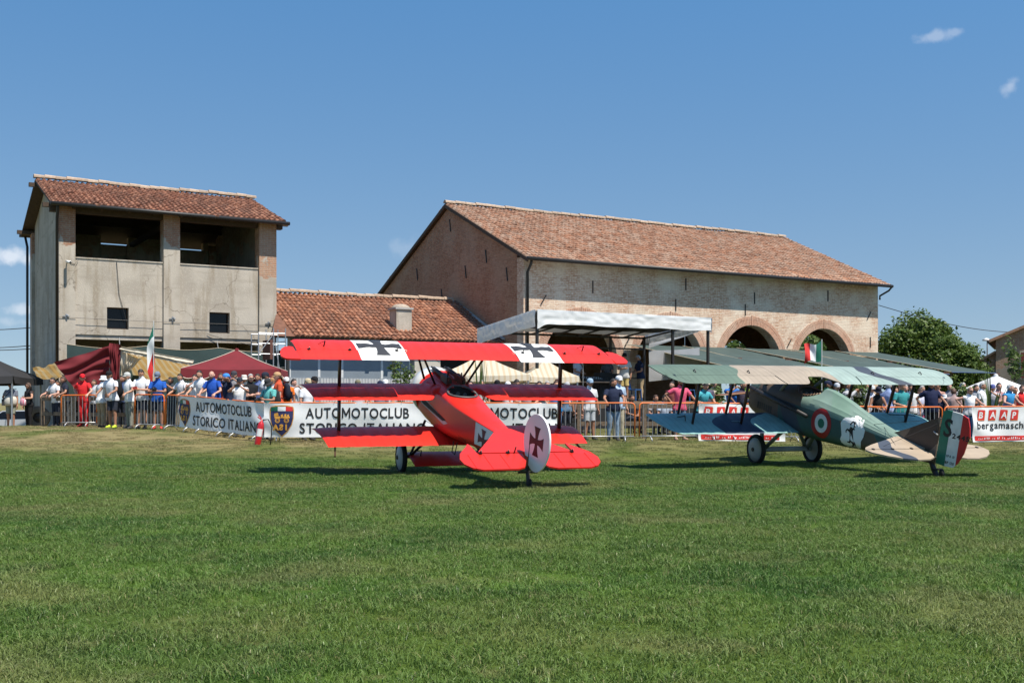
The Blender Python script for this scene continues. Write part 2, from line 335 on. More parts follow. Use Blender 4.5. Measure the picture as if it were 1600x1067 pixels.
# ------------------------------------------------------------ masonry and tile materials
def mat_brick(name, c1, c2, mortar, wash, wash_c, plaster=None, width=.27, row=.078):
    """brickwork in object space; wash = amount of lime bloom; plaster = (colour, height above which it has fallen off)"""
    m = bpy.data.materials.new(name); N, L, b = nodes_of(m); b.inputs['Roughness'].default_value = .92; b.inputs['Specular IOR Level'].default_value = .15
    tc = N.new('ShaderNodeTexCoord'); sp = N.new('ShaderNodeSeparateXYZ'); L.new(tc.outputs['Object'], sp.inputs[0])
    ad = N.new('ShaderNodeMath'); L.new(sp.outputs[0], ad.inputs[0]); L.new(sp.outputs[1], ad.inputs[1])
    cb = N.new('ShaderNodeCombineXYZ'); L.new(ad.outputs[0], cb.inputs[0]); L.new(sp.outputs[2], cb.inputs[1])
    def nz(scale, det=6, stretch=None, src=tc.outputs['Object']):
        n = N.new('ShaderNodeTexNoise'); n.inputs['Scale'].default_value = scale; n.inputs['Detail'].default_value = det
        if stretch:
            mp = N.new('ShaderNodeMapping'); mp.inputs['Scale'].default_value = stretch; L.new(src, mp.inputs['Vector']); L.new(mp.outputs[0], n.inputs['Vector'])
        else: L.new(src, n.inputs['Vector'])
        return n.outputs[0]
    def rng(x, a, b_, c, d):
        r = N.new('ShaderNodeMapRange'); r.interpolation_type = 'SMOOTHSTEP'
        for k, v in zip(('From Min', 'From Max', 'To Min', 'To Max'), (a, b_, c, d)): r.inputs[k].default_value = v
        L.new(x, r.inputs['Value']); return r.outputs[0]
    def mix(f, a, b_, t='MIX'):
        x = N.new('ShaderNodeMix'); x.data_type = 'RGBA'; x.blend_type = t
        if isinstance(f, float): x.inputs[0].default_value = f
        else: L.new(f, x.inputs[0])
        for i, q in ((6, a), (7, b_)):
            if isinstance(q, tuple): x.inputs[i].default_value = (*q, 1)
            else: L.new(q, x.inputs[i])
        return x.outputs[2]
    dv = N.new('ShaderNodeVectorMath'); dv.operation = 'ADD'
    dn = N.new('ShaderNodeTexNoise'); dn.inputs['Scale'].default_value = 3; dn.inputs['Detail'].default_value = 3; L.new(cb.outputs[0], dn.inputs['Vector'])
    ds = N.new('ShaderNodeVectorMath'); ds.operation = 'SCALE'; ds.inputs['Scale'].default_value = .035; L.new(dn.outputs['Color'], ds.inputs[0])
    L.new(cb.outputs[0], dv.inputs[0]); L.new(ds.outputs[0], dv.inputs[1])
    br = N.new('ShaderNodeTexBrick'); br.inputs['Scale'].default_value = 1; br.inputs['Brick Width'].default_value = width; br.inputs['Row Height'].default_value = row
    br.inputs['Mortar Size'].default_value = .011; br.inputs['Mortar Smooth'].default_value = .35; br.inputs['Bias'].default_value = 0
    br.inputs['Color1'].default_value = (*c1, 1); br.inputs['Color2'].default_value = (*c2, 1); br.inputs['Mortar'].default_value = (*mortar, 1)
    L.new(dv.outputs[0], br.inputs['Vector'])
    col = mix(rng(nz(5.5, 8), .42, .7, 0, .35), br.outputs[0], (c1[0] * .55, c1[1] * .5, c1[2] * .5))
    col = mix(rng(nz(.7, 8), .40, .66, 0, wash), col, wash_c)
    col = mix(rng(nz(9, 8), .52, .66, 0, wash * .8), col, wash_c)
    col = mix(rng(nz(1.3, 7, (1, 1, .25)), .58, .78, 0, .28), col, (c1[0] * .45, c1[1] * .45, c1[2] * .5))
    hgt = br.outputs['Fac']; inv = N.new('ShaderNodeMath'); inv.operation = 'SUBTRACT'; inv.inputs[0].default_value = 1; L.new(hgt, inv.inputs[1]); h = inv.outputs[0]
    if plaster:
        pc, z0, z1 = plaster
        st = nz(2.2, 8, (1.6, 1.6, .18)); c2_ = mix(rng(nz(.9, 8), .38, .64, 0, 1), pc, (pc[0] * .80, pc[1] * .79, pc[2] * .78))
        c2_ = mix(rng(st, .48, .68, 0, .7), c2_, (pc[0] * .6, pc[1] * .55, pc[2] * .48))
        c2_ = mix(rng(nz(14, 6), .5, .7, 0, .3), c2_, (pc[0] * 1.18, pc[1] * 1.18, pc[2] * 1.15))
        vo = N.new('ShaderNodeTexVoronoi'); vo.feature = 'DISTANCE_TO_EDGE'; vo.inputs['Scale'].default_value = .42; dq = N.new('ShaderNodeVectorMath'); dq.operation = 'ADD'; dn2 = N.new('ShaderNodeTexNoise'); dn2.inputs['Scale'].default_value = 1.6; dn2.inputs['Detail'].default_value = 8; L.new(tc.outputs['Object'], dn2.inputs['Vector']); L.new(tc.outputs['Object'], dq.inputs[0]); L.new(dn2.outputs['Color'], dq.inputs[1]); L.new(dq.outputs[0], vo.inputs['Vector'])
        ck = N.new('ShaderNodeMath'); ck.operation = 'MULTIPLY'; L.new(rng(vo.outputs['Distance'], .0, .012, .75, 0), ck.inputs[0]); L.new(rng(nz(.6, 4), .42, .55, 0, 1), ck.inputs[1])
        c2_ = mix(ck.outputs[0], c2_, (pc[0] * .38, pc[1] * .36, pc[2] * .34))      # hairline cracks
        c2_ = mix(rng(nz(.8, 5, (.5, .5, 5.)), .56, .62, 0, .4), c2_, (pc[0] * .72, pc[1] * .70, pc[2] * .68))   # old pour lines
        zf = rng(sp.outputs[2], z0, z1, -.5, .12)
        s = N.new('ShaderNodeMath'); L.new(nz(1.15, 7), s.inputs[0]); L.new(zf, s.inputs[1])
        pm = rng(s.outputs[0], .47, .50, 1, 0)
        col = mix(pm, col, c2_)
        hm = N.new('ShaderNodeMath'); hm.operation = 'MAXIMUM'; L.new(h, hm.inputs[0]); L.new(pm, hm.inputs[1]); h = hm.outputs[0]
    L.new(col, b.inputs['Base Color'])
    rough = nz(28, 6); hh = N.new('ShaderNodeMath'); hh.operation = 'MULTIPLY_ADD'; hh.inputs[1].default_value = .7; L.new(rough, hh.inputs[0]); L.new(h, hh.inputs[2])
    bp = N.new('ShaderNodeBump'); bp.inputs['Strength'].default_value = .8; bp.inputs['Distance'].default_value = .018; L.new(hh.outputs[0], bp.inputs['Height']); L.new(bp.outputs[0], b.inputs['Normal'])
    return m
PL = (.49, .44, .372)
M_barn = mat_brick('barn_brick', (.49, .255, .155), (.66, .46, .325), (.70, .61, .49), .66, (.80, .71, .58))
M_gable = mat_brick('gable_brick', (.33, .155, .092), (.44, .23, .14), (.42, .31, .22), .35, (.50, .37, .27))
M_arch = mat_brick('arch_brick', (.50, .28, .19), (.56, .34, .24), (.5, .4, .3), .35, (.62, .50, .39), None, 3., 3.)
M_tower = mat_brick('tower_plaster', (.34, .15, .085), (.40, .20, .12), (.40, .33, .26), .3, (.5, .42, .33), (PL, 6.3, 8.4))
M_corner = mat_brick('corner_pier', (.40, .17, .09), (.46, .23, .13), (.46, .38, .30), .3, (.5, .42, .33), (PL, 5.4, 7.3))
M_plain = mat_brick('panel_plaster', (.34, .15, .085), (.40, .20, .12), (.40, .33, .26), .3, (.5, .42, .33), (PL, 60, 80))
M_inner = mat_brick('inner_wall', (.42, .26, .18), (.50, .33, .24), (.52, .45, .36), .5, (.56, .49, .40), ((.48, .43, .36), 6.2, 9.0))
def mat_tile(name, cols, dark):
    m = bpy.data.materials.new(name); N, L, b = nodes_of(m); b.inputs['Roughness'].default_value = .9; b.inputs['Specular IOR Level'].default_value = .2
    g = N.new('ShaderNodeNewGeometry'); oi = N.new('ShaderNodeObjectInfo'); a = N.new('ShaderNodeMath'); L.new(g.outputs['Random Per Island'], a.inputs[0]); L.new(oi.outputs['Random'], a.inputs[1])
    f = N.new('ShaderNodeMath'); f.operation = 'FRACT'; L.new(a.outputs[0], f.inputs[0])
    cr = N.new('ShaderNodeValToRGB'); cr.color_ramp.interpolation = 'LINEAR'
    e = cr.color_ramp.elements
    for i, c in enumerate(cols):
        q = e[i] if i < 2 else e.new(.5)
        q.position = i / (len(cols) - 1); q.color = (*c, 1)
    L.new(f.outputs[0], cr.inputs[0])
    n = N.new('ShaderNodeTexNoise'); n.inputs['Scale'].default_value = 7; n.inputs['Detail'].default_value = 8; L.new(g.outputs['Position'], n.inputs['Vector'])
    r = N.new('ShaderNodeMapRange'); r.inputs['From Min'].default_value = .42; r.inputs['From Max'].default_value = .68; r.inputs['To Max'].default_value = .75; L.new(n.outputs[0], r.inputs['Value'])
    n2 = N.new('ShaderNodeTexNoise'); n2.inputs['Scale'].default_value = .5; n2.inputs['Detail'].default_value = 4; L.new(g.outputs['Position'], n2.inputs['Vector'])
    r2 = N.new('ShaderNodeMapRange'); r2.inputs['From Min'].default_value = .35; r2.inputs['From Max'].default_value = .65; r2.inputs['To Min'].default_value = .35; L.new(n2.outputs[0], r2.inputs['Value'])
    mm = N.new('ShaderNodeMath'); mm.operation = 'MULTIPLY'; L.new(r.outputs[0], mm.inputs[0]); L.new(r2.outputs[0], mm.inputs[1])
    mx = N.new('ShaderNodeMix'); mx.data_type = 'RGBA'; L.new(mm.outputs[0], mx.inputs[0]); L.new(cr.outputs[0], mx.inputs[6]); mx.inputs[7].default_value = (*dark, 1)
    L.new(mx.outputs[2], b.inputs['Base Color'])
    bp = N.new('ShaderNodeBump'); bp.inputs['Strength'].default_value = .5; bp.inputs['Distance'].default_value = .01; L.new(n.outputs[0], bp.inputs['Height']); L.new(bp.outputs[0], b.inputs['Normal'])
    return m
M_tile = mat_tile('terracotta_tile', [(.33, .150, .090), (.40, .20, .13), (.25, .105, .065), (.44, .27, .19), (.36, .165, .10), (.20, .10, .07)], (.11, .075, .055))
M_tileo = mat_tile('orange_tile', [(.36, .155, .085), (.43, .21, .13), (.28, .115, .065), (.45, .27, .18), (.38, .17, .10), (.24, .12, .08)], (.12, .08, .06))
M_tileb = mat_tile('weathered_tile', [(.35, .165, .095), (.41, .245, .165), (.26, .125, .075), (.46, .32, .235), (.36, .185, .115), (.22, .135, .095), (.42, .20, .115)], (.15, .12, .10))
M_ridge = mat('mortared_ridge', (.36, .27, .20), .9, .3, 6, bump=.4, island=.15)

M_channel_shade = mat('channel_shade', (.15, .068, .042), .95, .3, 5, bump=.4)  # tile colour darkened to paint in the shaded gaps between tiles
def roof_slope(house, mt, A, along, down, length, slope_len, n_single, start=lambda f: 0., pitch=.215, course=.36):
    """barrel tiles on one slope. A = ridge start corner, along/down unit vectors in the house's frame"""
    A = Vector(A); along = Vector(along); down = Vector(down).normalized(); up = along.cross(down)
    if up.z < 0: up = -up
    roof = MB(); th = .09
    c = [A, A + along * length, A + along * (length + 0) + down * slope_len, A + down * slope_len + along * start(1.)]
    mid = A + down * slope_len * .5 + along * start(.5)
    loop = [c[0], c[1], c[2], c[3], mid]
    roof.add([p - up * .045 for p in loop] + [p - up * (.045 + th) for p in loop], [(0, 1, 2, 3, 4), (9, 8, 7, 6, 5)] + [(i, 5 + i, 5 + (i + 1) % 5, (i + 1) % 5) for i in range(5)])
    ro = roof.build('roof', [M_channel_shade, M_darkwood], house)
    for p in ro.data.polygons:
        if p.normal.dot(up) < .5: p.material_index = 1
    def tile_geo(o, ln, r0, r1, n=5):
        vs = []
        for k, (r, t) in enumerate(((r1, 0), (r0, ln))):
            for j in range(n):
                a = math.pi * j / (n - 1)
                vs.append(o + along * (-math.cos(a) * r) + up * (math.sin(a) * r * 1.0 + (.02 if k else -.004)) + down * t)
        fs = [(j, n + j, n + j + 1, j + 1) for j in range(n - 1)] + [tuple(range(2 * n - 1, n - 1, -1))]
        return vs, fs
    ncol = int(length / pitch); nrow = int(slope_len / course + .5); rest = MB(); singles = []
    rnd = random.Random(int(length * 100)); cells = []
    for r in range(nrow):
        for cidx in range(ncol + 1):
            f = (r + .5) / nrow; x = cidx * pitch + pitch * .5
            if x < start(f) or x > length: continue
            cells.append((r, x))
    cells.sort(key=lambda q: -q[0])
    proto = None
    for i, (r, x) in enumerate(cells):
        o = A + along * (x + rnd.gauss(0, .012)) + down * (r * slope_len / nrow - .02) - up * (.045 + rnd.uniform(0, .014)) + up * (.030 * noise.noise(Vector((x * .35, r * .22, length))) + (.03 if rnd.random() < .02 else 0)) + down * (rnd.uniform(.04, .10) if rnd.random() < .03 else rnd.gauss(0, .008))
        if i < n_single:
            if proto is None:
                b = MB(); v, fcs = tile_geo(Vector((0, 0, 0)), course + .05, .093, .075); b.add(v, fcs); proto = b.mesh('tile'); proto.materials.append(mt)
            t = bpy.data.objects.new('tile', proto); COL.objects.link(t); t.parent = ro; t.location = o
        else:
            v, fcs = tile_geo(o, course + .05 + rnd.uniform(-.015, .02), .093, .075, 4); rest.add(v, fcs)
    k = rest.build('roof_tiles', mt, ro, kind='stuff')
    return ro, up
def ridge_caps(ro, A, along, length, n):
    A = Vector(A); along = Vector(along); side = Vector((0, 1, 0)); ln = length / n; b = MB(); vs = []
    for r, t in ((.15, 0), (.125, ln + .04)):
        for j in range(6):
            a = math.pi * (j / 5 * 1.15 - .075); vs.append(along * t + side * (-math.cos(a) * r) + Vector((0, 0, math.sin(a) * r * .8)))
    b.add(vs, [(j, 6 + j, 7 + j, j + 1) for j in range(5)] + [(5, 4, 3, 2, 1, 0)]); me = b.mesh('ridge_tile'); me.materials.append(M_ridge)
    for i in range(n):
        t = bpy.data.objects.new('ridge_tile', me); COL.objects.link(t); t.parent = ro; t.location = A + along * (i * ln) + Vector((0, .012 * math.sin(i * 1.7), .02 + .014 * math.sin(i * 2.3) + .02 * math.sin(i * .45)))
def downpipe(parent, x, y, ztop, zbot, r=.055):
    MB().tube([(x - .02, y - .35, ztop), (x - .02, y - .33, ztop - .15), (x, y, ztop - .5), (x, y, zbot)], r, 8).build('downpipe', M_dark, parent, True)

# ------------------------------------------------------------ plastered tower on the left
TU, TV = uv_of(92, 42.0)
def build_tower():
    h = thing('farm_tower', 'tall plastered farm tower with open brick loft under a tiled roof', 'building', UV(TU, TV), T0)
    L_, D, G = 8.46, 8.3, .3
    ZE, ZR = 8.90, 10.58                                # eaves, ridge
    ztop = lambda v: ZE - .02 + (ZR - ZE) * (1 - abs(v - 4.15) / 4.7) - .16
    def pier(x0, x1, y0, y1, zt): MB().box(x0, x1, y0, y1, G, zt).build('pier', M_tower, h)
    pier(0, .59, 0, .6, 8.88); pier(3.87, 4.51, 0, .6, 8.88); MB().box(7.73, L_, 0, .6, G, 8.88).build('pier', M_corner, h)
    pier(0, .59, D - .6, D, 8.84); pier(7.73, L_, D - .6, D, 8.84)
    def wallbox(name, m, *bs):
        b = MB()
        for q in bs: b.box(*q)
        return b.build(name, m, h)
    y0, y1 = .10, .42
    for a, b_, wa, wb, wt, wbm in ((.59, 3.87, 1.75, 2.56, 5.12, 4.28), (4.51, 7.73, 5.70, 6.53, 5.09, 4.25)):
        wallbox('front_panel', M_plain, (a, wa, y0, y1, 4.04, 6.93), (wb, b_, y0, y1, 4.04, 6.93), (wa, wb, y0, y1, 4.04, wbm), (wa, wb, y0, y1, wt, 6.93))
        MB().box(a, b_, y0 - .03, y1 + .04, 6.93, 6.98).build('coping', M_plain, h)
        MB().box(a, b_, y0 + .05, y1 - .05, 3.86, 4.04).build('lintel', M_plain, h)
        w = MB().box(wa, wb, y1 - .06, y1 - .02, wbm, wt).build('window', mat('dark_pane', (.006, .007, .009), .12, spec=.25), h)
        f = MB()
        for x in (wa + .02, wb - .02): f.box(x - .02, x + .02, y1 - .12, y1 - .065, wbm, wt)
        for z in (wbm + .02, wt - .02): f.box(wa + .04, wb - .04, y1 - .12, y1 - .065, z - .02, z + .02)
        f.build('window_frame', M_darkwood, w)
    # side walls
    b = MB(); g = [(.6, ztop(.6)), (4.15, ztop(4.15)), (D - .6, ztop(D - .6))]
    b.add([(.12, .6, G), (.12, D - .6, G)] + [(.12, v, z) for v, z in g[::-1]] + [(.4, .6, G), (.4, D - .6, G)] + [(.4, v, z) for v, z in g[::-1]],
          [(0, 1, 2, 3, 4), (9, 8, 7, 6, 5)] + [(i, 5 + i, 5 + (i + 1) % 5, (i + 1) % 5) for i in range(5)]); b.build('side_wall', M_plain, h)
    b = MB(); b.add([(L_ - .4, .6, G), (L_ - .4, D - .6, G)] + [(L_ - .4, v, z) for v, z in g[::-1]] + [(L_ - .12, .6, G), (L_ - .12, D - .6, G)] + [(L_ - .12, v, z) for v, z in g[::-1]],
          [(0, 1, 2, 3, 4), (9, 8, 7, 6, 5)] + [(i, 5 + i, 5 + (i + 1) % 5, (i + 1) % 5) for i in range(5)]); b.build('side_wall', M_inner, h)
    wallbox('back_wall', M_inner, (.59, 7.73, D - .45, D - .1, G, 8.58), (.59, 2.9, D - .45, D - .1, 8.58, 8.95), (4.1, 6.1, D - .45, D - .1, 8.58, 8.95), (7.5, 7.73, D - .45, D - .1, 8.58, 8.95)); MB().box(4.0, 4.4, D - .7, D - .452, 6, 8.6).build('inner_pier', M_inner, h)
    wallbox('loft_floor', M_inner, (.4, L_ - .4, .43, D - .46, 5.9, 6.1))
    wallbox('ground_wall', M_inner, (.45, L_ - .45, 4.0, 4.2, G, 5.88))
    # roof
    ov, vf = .32, -.52
    s = Vector((0, -(4.15 - vf), -(ZR - ZE))); ln = s.length
    ro, up = roof_slope(h, M_tile, (-ov, 4.15, ZR), (1, 0, 0), s, L_ + 2 * ov, ln, 300)
    s2 = Vector((0, (4.15 - vf), -(ZR - ZE))); roof_slope(h, M_tile, (-ov, 4.15, ZR), (1, 0, 0), s2, L_ + 2 * ov, ln, 0)
    ridge_caps(ro, (-ov - .05, 4.15, ZR + .03), (1, 0, 0), L_ + 2 * ov + .1, 22)
    for x in (-.2, L_ + .2):
        for y, z in ((.2, ZE + .05), (4.15, ZR - .22), (8.1, ZE + .05)): MB().box(x - .35, x + .35, y - .09, y + .09, z - .14, z + .02).build('purlin_end', M_darkwood, h)
    b = MB().box(-.3, L_ + .3, .1, .42, 8.66, 8.86); b.build('eaves_beam', M_darkwood, h)
    for k in range(9):
        x = .5 + k * 1.0
        MB().bar((x, -.3, ZE - .12), (x, 4.1, ZR - .26), .1, .12).build('rafter', M_darkwood, h)
    for v in (1.6, 3.0, 5.4, 6.8): MB().box(.2, L_ - .2, v - .1, v + .1, ztop(v) - .24, ztop(v) - .06).build('purlin', M_darkwood, h)
    MB().bar((4.2, .5, 8.6), (4.2, D - .5, 8.6), .16, .2).build('tie_beam', M_darkwood, h)
    # gutter, pipes, fittings
    MB().tube([(-ov - .05, vf - .05, ZE - .05), (L_ + ov + .05, vf - .05, ZE - .09)], .075, 10).build('gutter', M_dark, h, True)
    MB().tube([(-ov - .05, D + .62, ZE - .05), (L_ + ov, D + .62, ZE - .07)], .07, 8).build('gutter', M_dark, h, True)
    downpipe(h, -.08, -.10, ZE - .05, G); MB().tube([(-.14, D + .5, ZE - .1), (-.1, D + .1, ZE - .6), (-.1, D + .1, G)], .055, 8).build('downpipe', M_dark, h, True)
    for x, z in ((.25, 4.7), (4.2, 4.75), (8.1, 4.7)):
        f = MB(); f.bar((x - .12, -.03, z), (x + .12, -.03, z), .03); f.bar((x, -.03, z - .08), (x, -.03, z + .1), .03); f.tube([(x + .02, -.02, z + .02), (x + .05, -.1, z + .04)], .03, 6); f.build('wall_insulator', M_steel, h)
    MB().tube([(0, .0 - .03, 4.66), (4.2, .07 - .1, 4.60), (8.4, -.03, 4.64)], .008, 5).build('wall_cable', M_dark, h)
    for pts in (((2.1, .07, 6.9), (2.16, .05, 6.1), (2.2, .07, 5.6), (2.5, .06, 4.5)), ((5.6, .06, 4.2), (6.4, .0, 3.98), (7.6, -.1, 3.75)), ((.4, -.03, 6.75), (.55, -.02, 6.68), (.7, .06, 6.85))): MB().tube(pts, .010, 5).build('wall_cable', M_dark, h)
    for x in (2.2, 6.0): MB().tube([(x, .08, 3.95), (x - .05, -.3, 3.6), (x - .12, -.32, 3.45)], .014, 5).build('awning_hook', M_steel, h)
    cam_ = thing('security_camera', 'white security camera on the left front pier of the tower', 'camera', UV(TU + .28, TV - .0, 6.72), T0)
    MB().box(-.02, .02, -.16, -.005, -.02, .02).build('bracket', mat('white_plastic', (.75, .75, .73), .4), cam_)
    MB().tube([(-.02, -.13, .04), (.06, -.42, -.02)], .055, 10).build('housing', mat('white_plastic', (.75, .75, .73), .4), cam_, True)
    MB().tube([(.061, -.424, -.021), (.064, -.436, -.023)], .042, 10).build('lens', M_black, cam_)
build_tower()

# ------------------------------------------------------------ long brick barn
BU, BV = uv_of(818, 48.0)
BL, BD, BRV, BZR = 21.9, 15.9, 7.16, 11.1
def barn_top(v): return 7.62 + .448 * (v + .65) - .2 if v < BRV else 11.08 - .448 * (v - BRV) - .2
def arch_wall(name, m, parent, axis, L_, top, thick, arches, z0=.2, spring=3.28, r=1.94, off=0.):
    """wall along axis with round-arched openings: real reveals and thickness"""
    b = MB(); pt = (lambda a, d, z: (a, off + d, z)) if axis == 'u' else (lambda a, d, z: (off + d, a + .56, z))
    cuts = [0.]
    cols = []
    for c in arches:
        cols.append((cuts[-1], c - r, None)); n = 14
        for i in range(n):
            a0, a1 = math.pi * (1 - i / n), math.pi * (1 - (i + 1) / n)
            cols.append((c + r * math.cos(a0), c + r * math.cos(a1), (spring + r * math.sin(a0), spring + r * math.sin(a1))))
        cuts.append(c + r)
    cols.append((cuts[-1], L_, None))
    for a0, a1, arc in cols:
        n = max(1, int((a1 - a0) / 1.2)) if arc is None else 1
        for k in range(n):
            p, q = a0 + (a1 - a0) * k / n, a0 + (a1 - a0) * (k + 1) / n
            zb = (z0, z0) if arc is None else arc
            for d in (0, thick):
                b.add([pt(p, d, zb[0]), pt(q, d, zb[1]), pt(q, d, top(q)), pt(p, d, top(p))], [(0, 1, 2, 3)])
            b.add([pt(p, 0, top(p)), pt(q, 0, top(q)), pt(q, thick, top(q)), pt(p, thick, top(p))], [(0, 1, 2, 3)])
            if arc: b.add([pt(p, 0, arc[0]), pt(q, 0, arc[1]), pt(q, thick, arc[1]), pt(p, thick, arc[0])], [(0, 1, 2, 3)])
    for c in arches:
        for x in (c - r, c + r): b.add([pt(x, 0, z0), pt(x, thick, z0), pt(x, thick, spring), pt(x, 0, spring)], [(0, 1, 2, 3)])
    for x in (0, L_): b.add([pt(x, 0, z0), pt(x, thick, z0), pt(x, thick, top(x)), pt(x, 0, top(x))], [(0, 1, 2, 3)])
    w = b.build(name, m, parent)
    return w
def build_barn():
    h = thing('brick_barn', 'long weathered brick barn with round arches under a tiled gable roof', 'building', UV(BU, BV), T0)
    arches = [3.0, 8.0, 13.04, 17.94]
    w = arch_wall('front_wall', M_barn, h, 'u', BL, lambda u: 7.72, .55, arches)
    for c in arches:                                    # ring of upright bricks round each arch
        b = MB(); n = 72; r = 1.94
        for i in range(n):
            a = math.pi * (i + .5) / n; da = math.pi / n * .42
            for r0, r1 in ((r + .005, r + .25), (r + .265, r + .42)):
                q = [(c + rr * math.cos(aa), zz) for rr, aa, zz in ((r0, a - da, 0), (r1, a - da, 0), (r1, a + da, 0), (r0, a + da, 0))]
                zs = [3.28 + rr * math.sin(aa) for rr, aa in ((r0, a - da), (r1, a - da), (r1, a + da), (r0, a + da))]
                y = -.018 - .008 * random.random()
                b.add([(q[k][0], y, zs[k]) for k in range(4)] + [(q[k][0], .05, zs[k]) for k in range(4)], [(0, 1, 2, 3)] + [(k, 4 + k, 4 + (k + 1) % 4, (k + 1) % 4) for k in range(4)])
        b.build('arch_ring', M_arch, w, kind='stuff')
        MB().box(c - .035, c + .035, -.05, .02, 5.2, 5.68).build('keystone', M_arch, w)
    gl = MB(); N = 12
    prof = [(v, barn_top(v)) for v in [.55, 3, 5, BRV, 9, 12, 14, BD - .5]]
    K = len(prof); vs = [(0.006, v, z) for v, z in prof] + [(.006, v, .2) for v, z in prof] + [(.5, v, z) for v, z in prof] + [(.5, v, .2) for v, z in prof]
    fs = []
    for i in range(K - 1): fs += [(i, i + 1, K + i + 1, K + i), (2 * K + i, 3 * K + i, 3 * K + i + 1, 2 * K + i + 1), (i, 2 * K + i, 2 * K + i + 1, i + 1)]
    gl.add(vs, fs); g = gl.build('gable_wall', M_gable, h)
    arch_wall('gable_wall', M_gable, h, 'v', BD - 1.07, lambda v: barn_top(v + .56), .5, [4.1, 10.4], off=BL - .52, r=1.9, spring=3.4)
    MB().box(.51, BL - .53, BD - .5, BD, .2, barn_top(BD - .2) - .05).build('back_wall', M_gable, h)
    # irons that hold the floor ties
    for u, v, z, ax in [(3.6, -.03, 6.6, 0), (8.9, -.03, 7.0, 0), (13.2, -.03, 6.55, 0), (18.2, -.03, 6.9, 0), (1.0, -.03, 5.9, 1), (8.3, -.03, 6.0, 0), (12.6, -.03, 5.95, 0), (21.2, -.03, 6.0, 1), (21.3, -.03, 4.6, 0), (5.5, -.03, 4.2, 1), (15.5, -.03, 4.4, 1)]:
        if not ax: MB().box(u - .018, u + .018, v - .015, -.002, z - .28, z + .28).build('tie_iron', M_dark, h)
        else: MB().bar((u - .14, v, z - .2), (u + .14, v, z + .22), .035).build('tie_iron', M_dark, h)
    for v, z in ((6.9, 10.0), (3.3, 8.1), (10.6, 8.0), (7.8, 6.7), (13.2, 6.9), (14.9, 6.0), (5.3, 7.6), (1.4, 7.1)): MB().bar((-.02, v - .05, z - .3), (-.02, v + .06, z + .3), .04).build('tie_iron', M_dark, h)
    ov, vf = .18, -.65; ze = 7.62
    s = Vector((0, -(BRV - vf), -(BZR - ze))); ro, up = roof_slope(h, M_tileb, (-ov, BRV, BZR), (1, 0, 0), s, BL + .22 + ov, s.length, 300)
    ve = BD + .5; zb = BZR - .448 * (ve - BRV); s2 = Vector((0, ve - BRV, zb - BZR)); roof_slope(h, M_tileb, (-ov, BRV, BZR), (1, 0, 0), s2, BL + .22 + ov, s2.length, 0)
    ridge_caps(ro, (-ov, BRV, BZR + .03), (1, 0, 0), BL + .22 + ov, 40)
    b = MB().bar((-ov + .02, vf, ze - .12), (-ov + .02, BRV, BZR - .12), .06, .16); b.build('verge_board', M_darkwood, h)
    MB().bar((-ov + .02, BRV, BZR - .12), (-ov + .02, ve, zb - .12), .06, .16).build('verge_board', M_darkwood, h)
    MB().tube([(-ov - .05, vf - .06, ze - .04), (BL + .30, vf - .06, ze - .08)], .08, 10).build('gutter', M_dark, h, True)
    downpipe(h, .16, -.08, ze - .06, .2, .06)
    MB().tube([(BL + .27, vf - .06, ze - .1), (BL + .2, vf + .1, ze - .3), (BL + .03, -.1, ze - .55), (BL + .03, -.1, ze - .75)], .05, 8).build('downpipe', M_dark, h, True)
    # low house roof meets the gable with a pale flashing
build_barn()

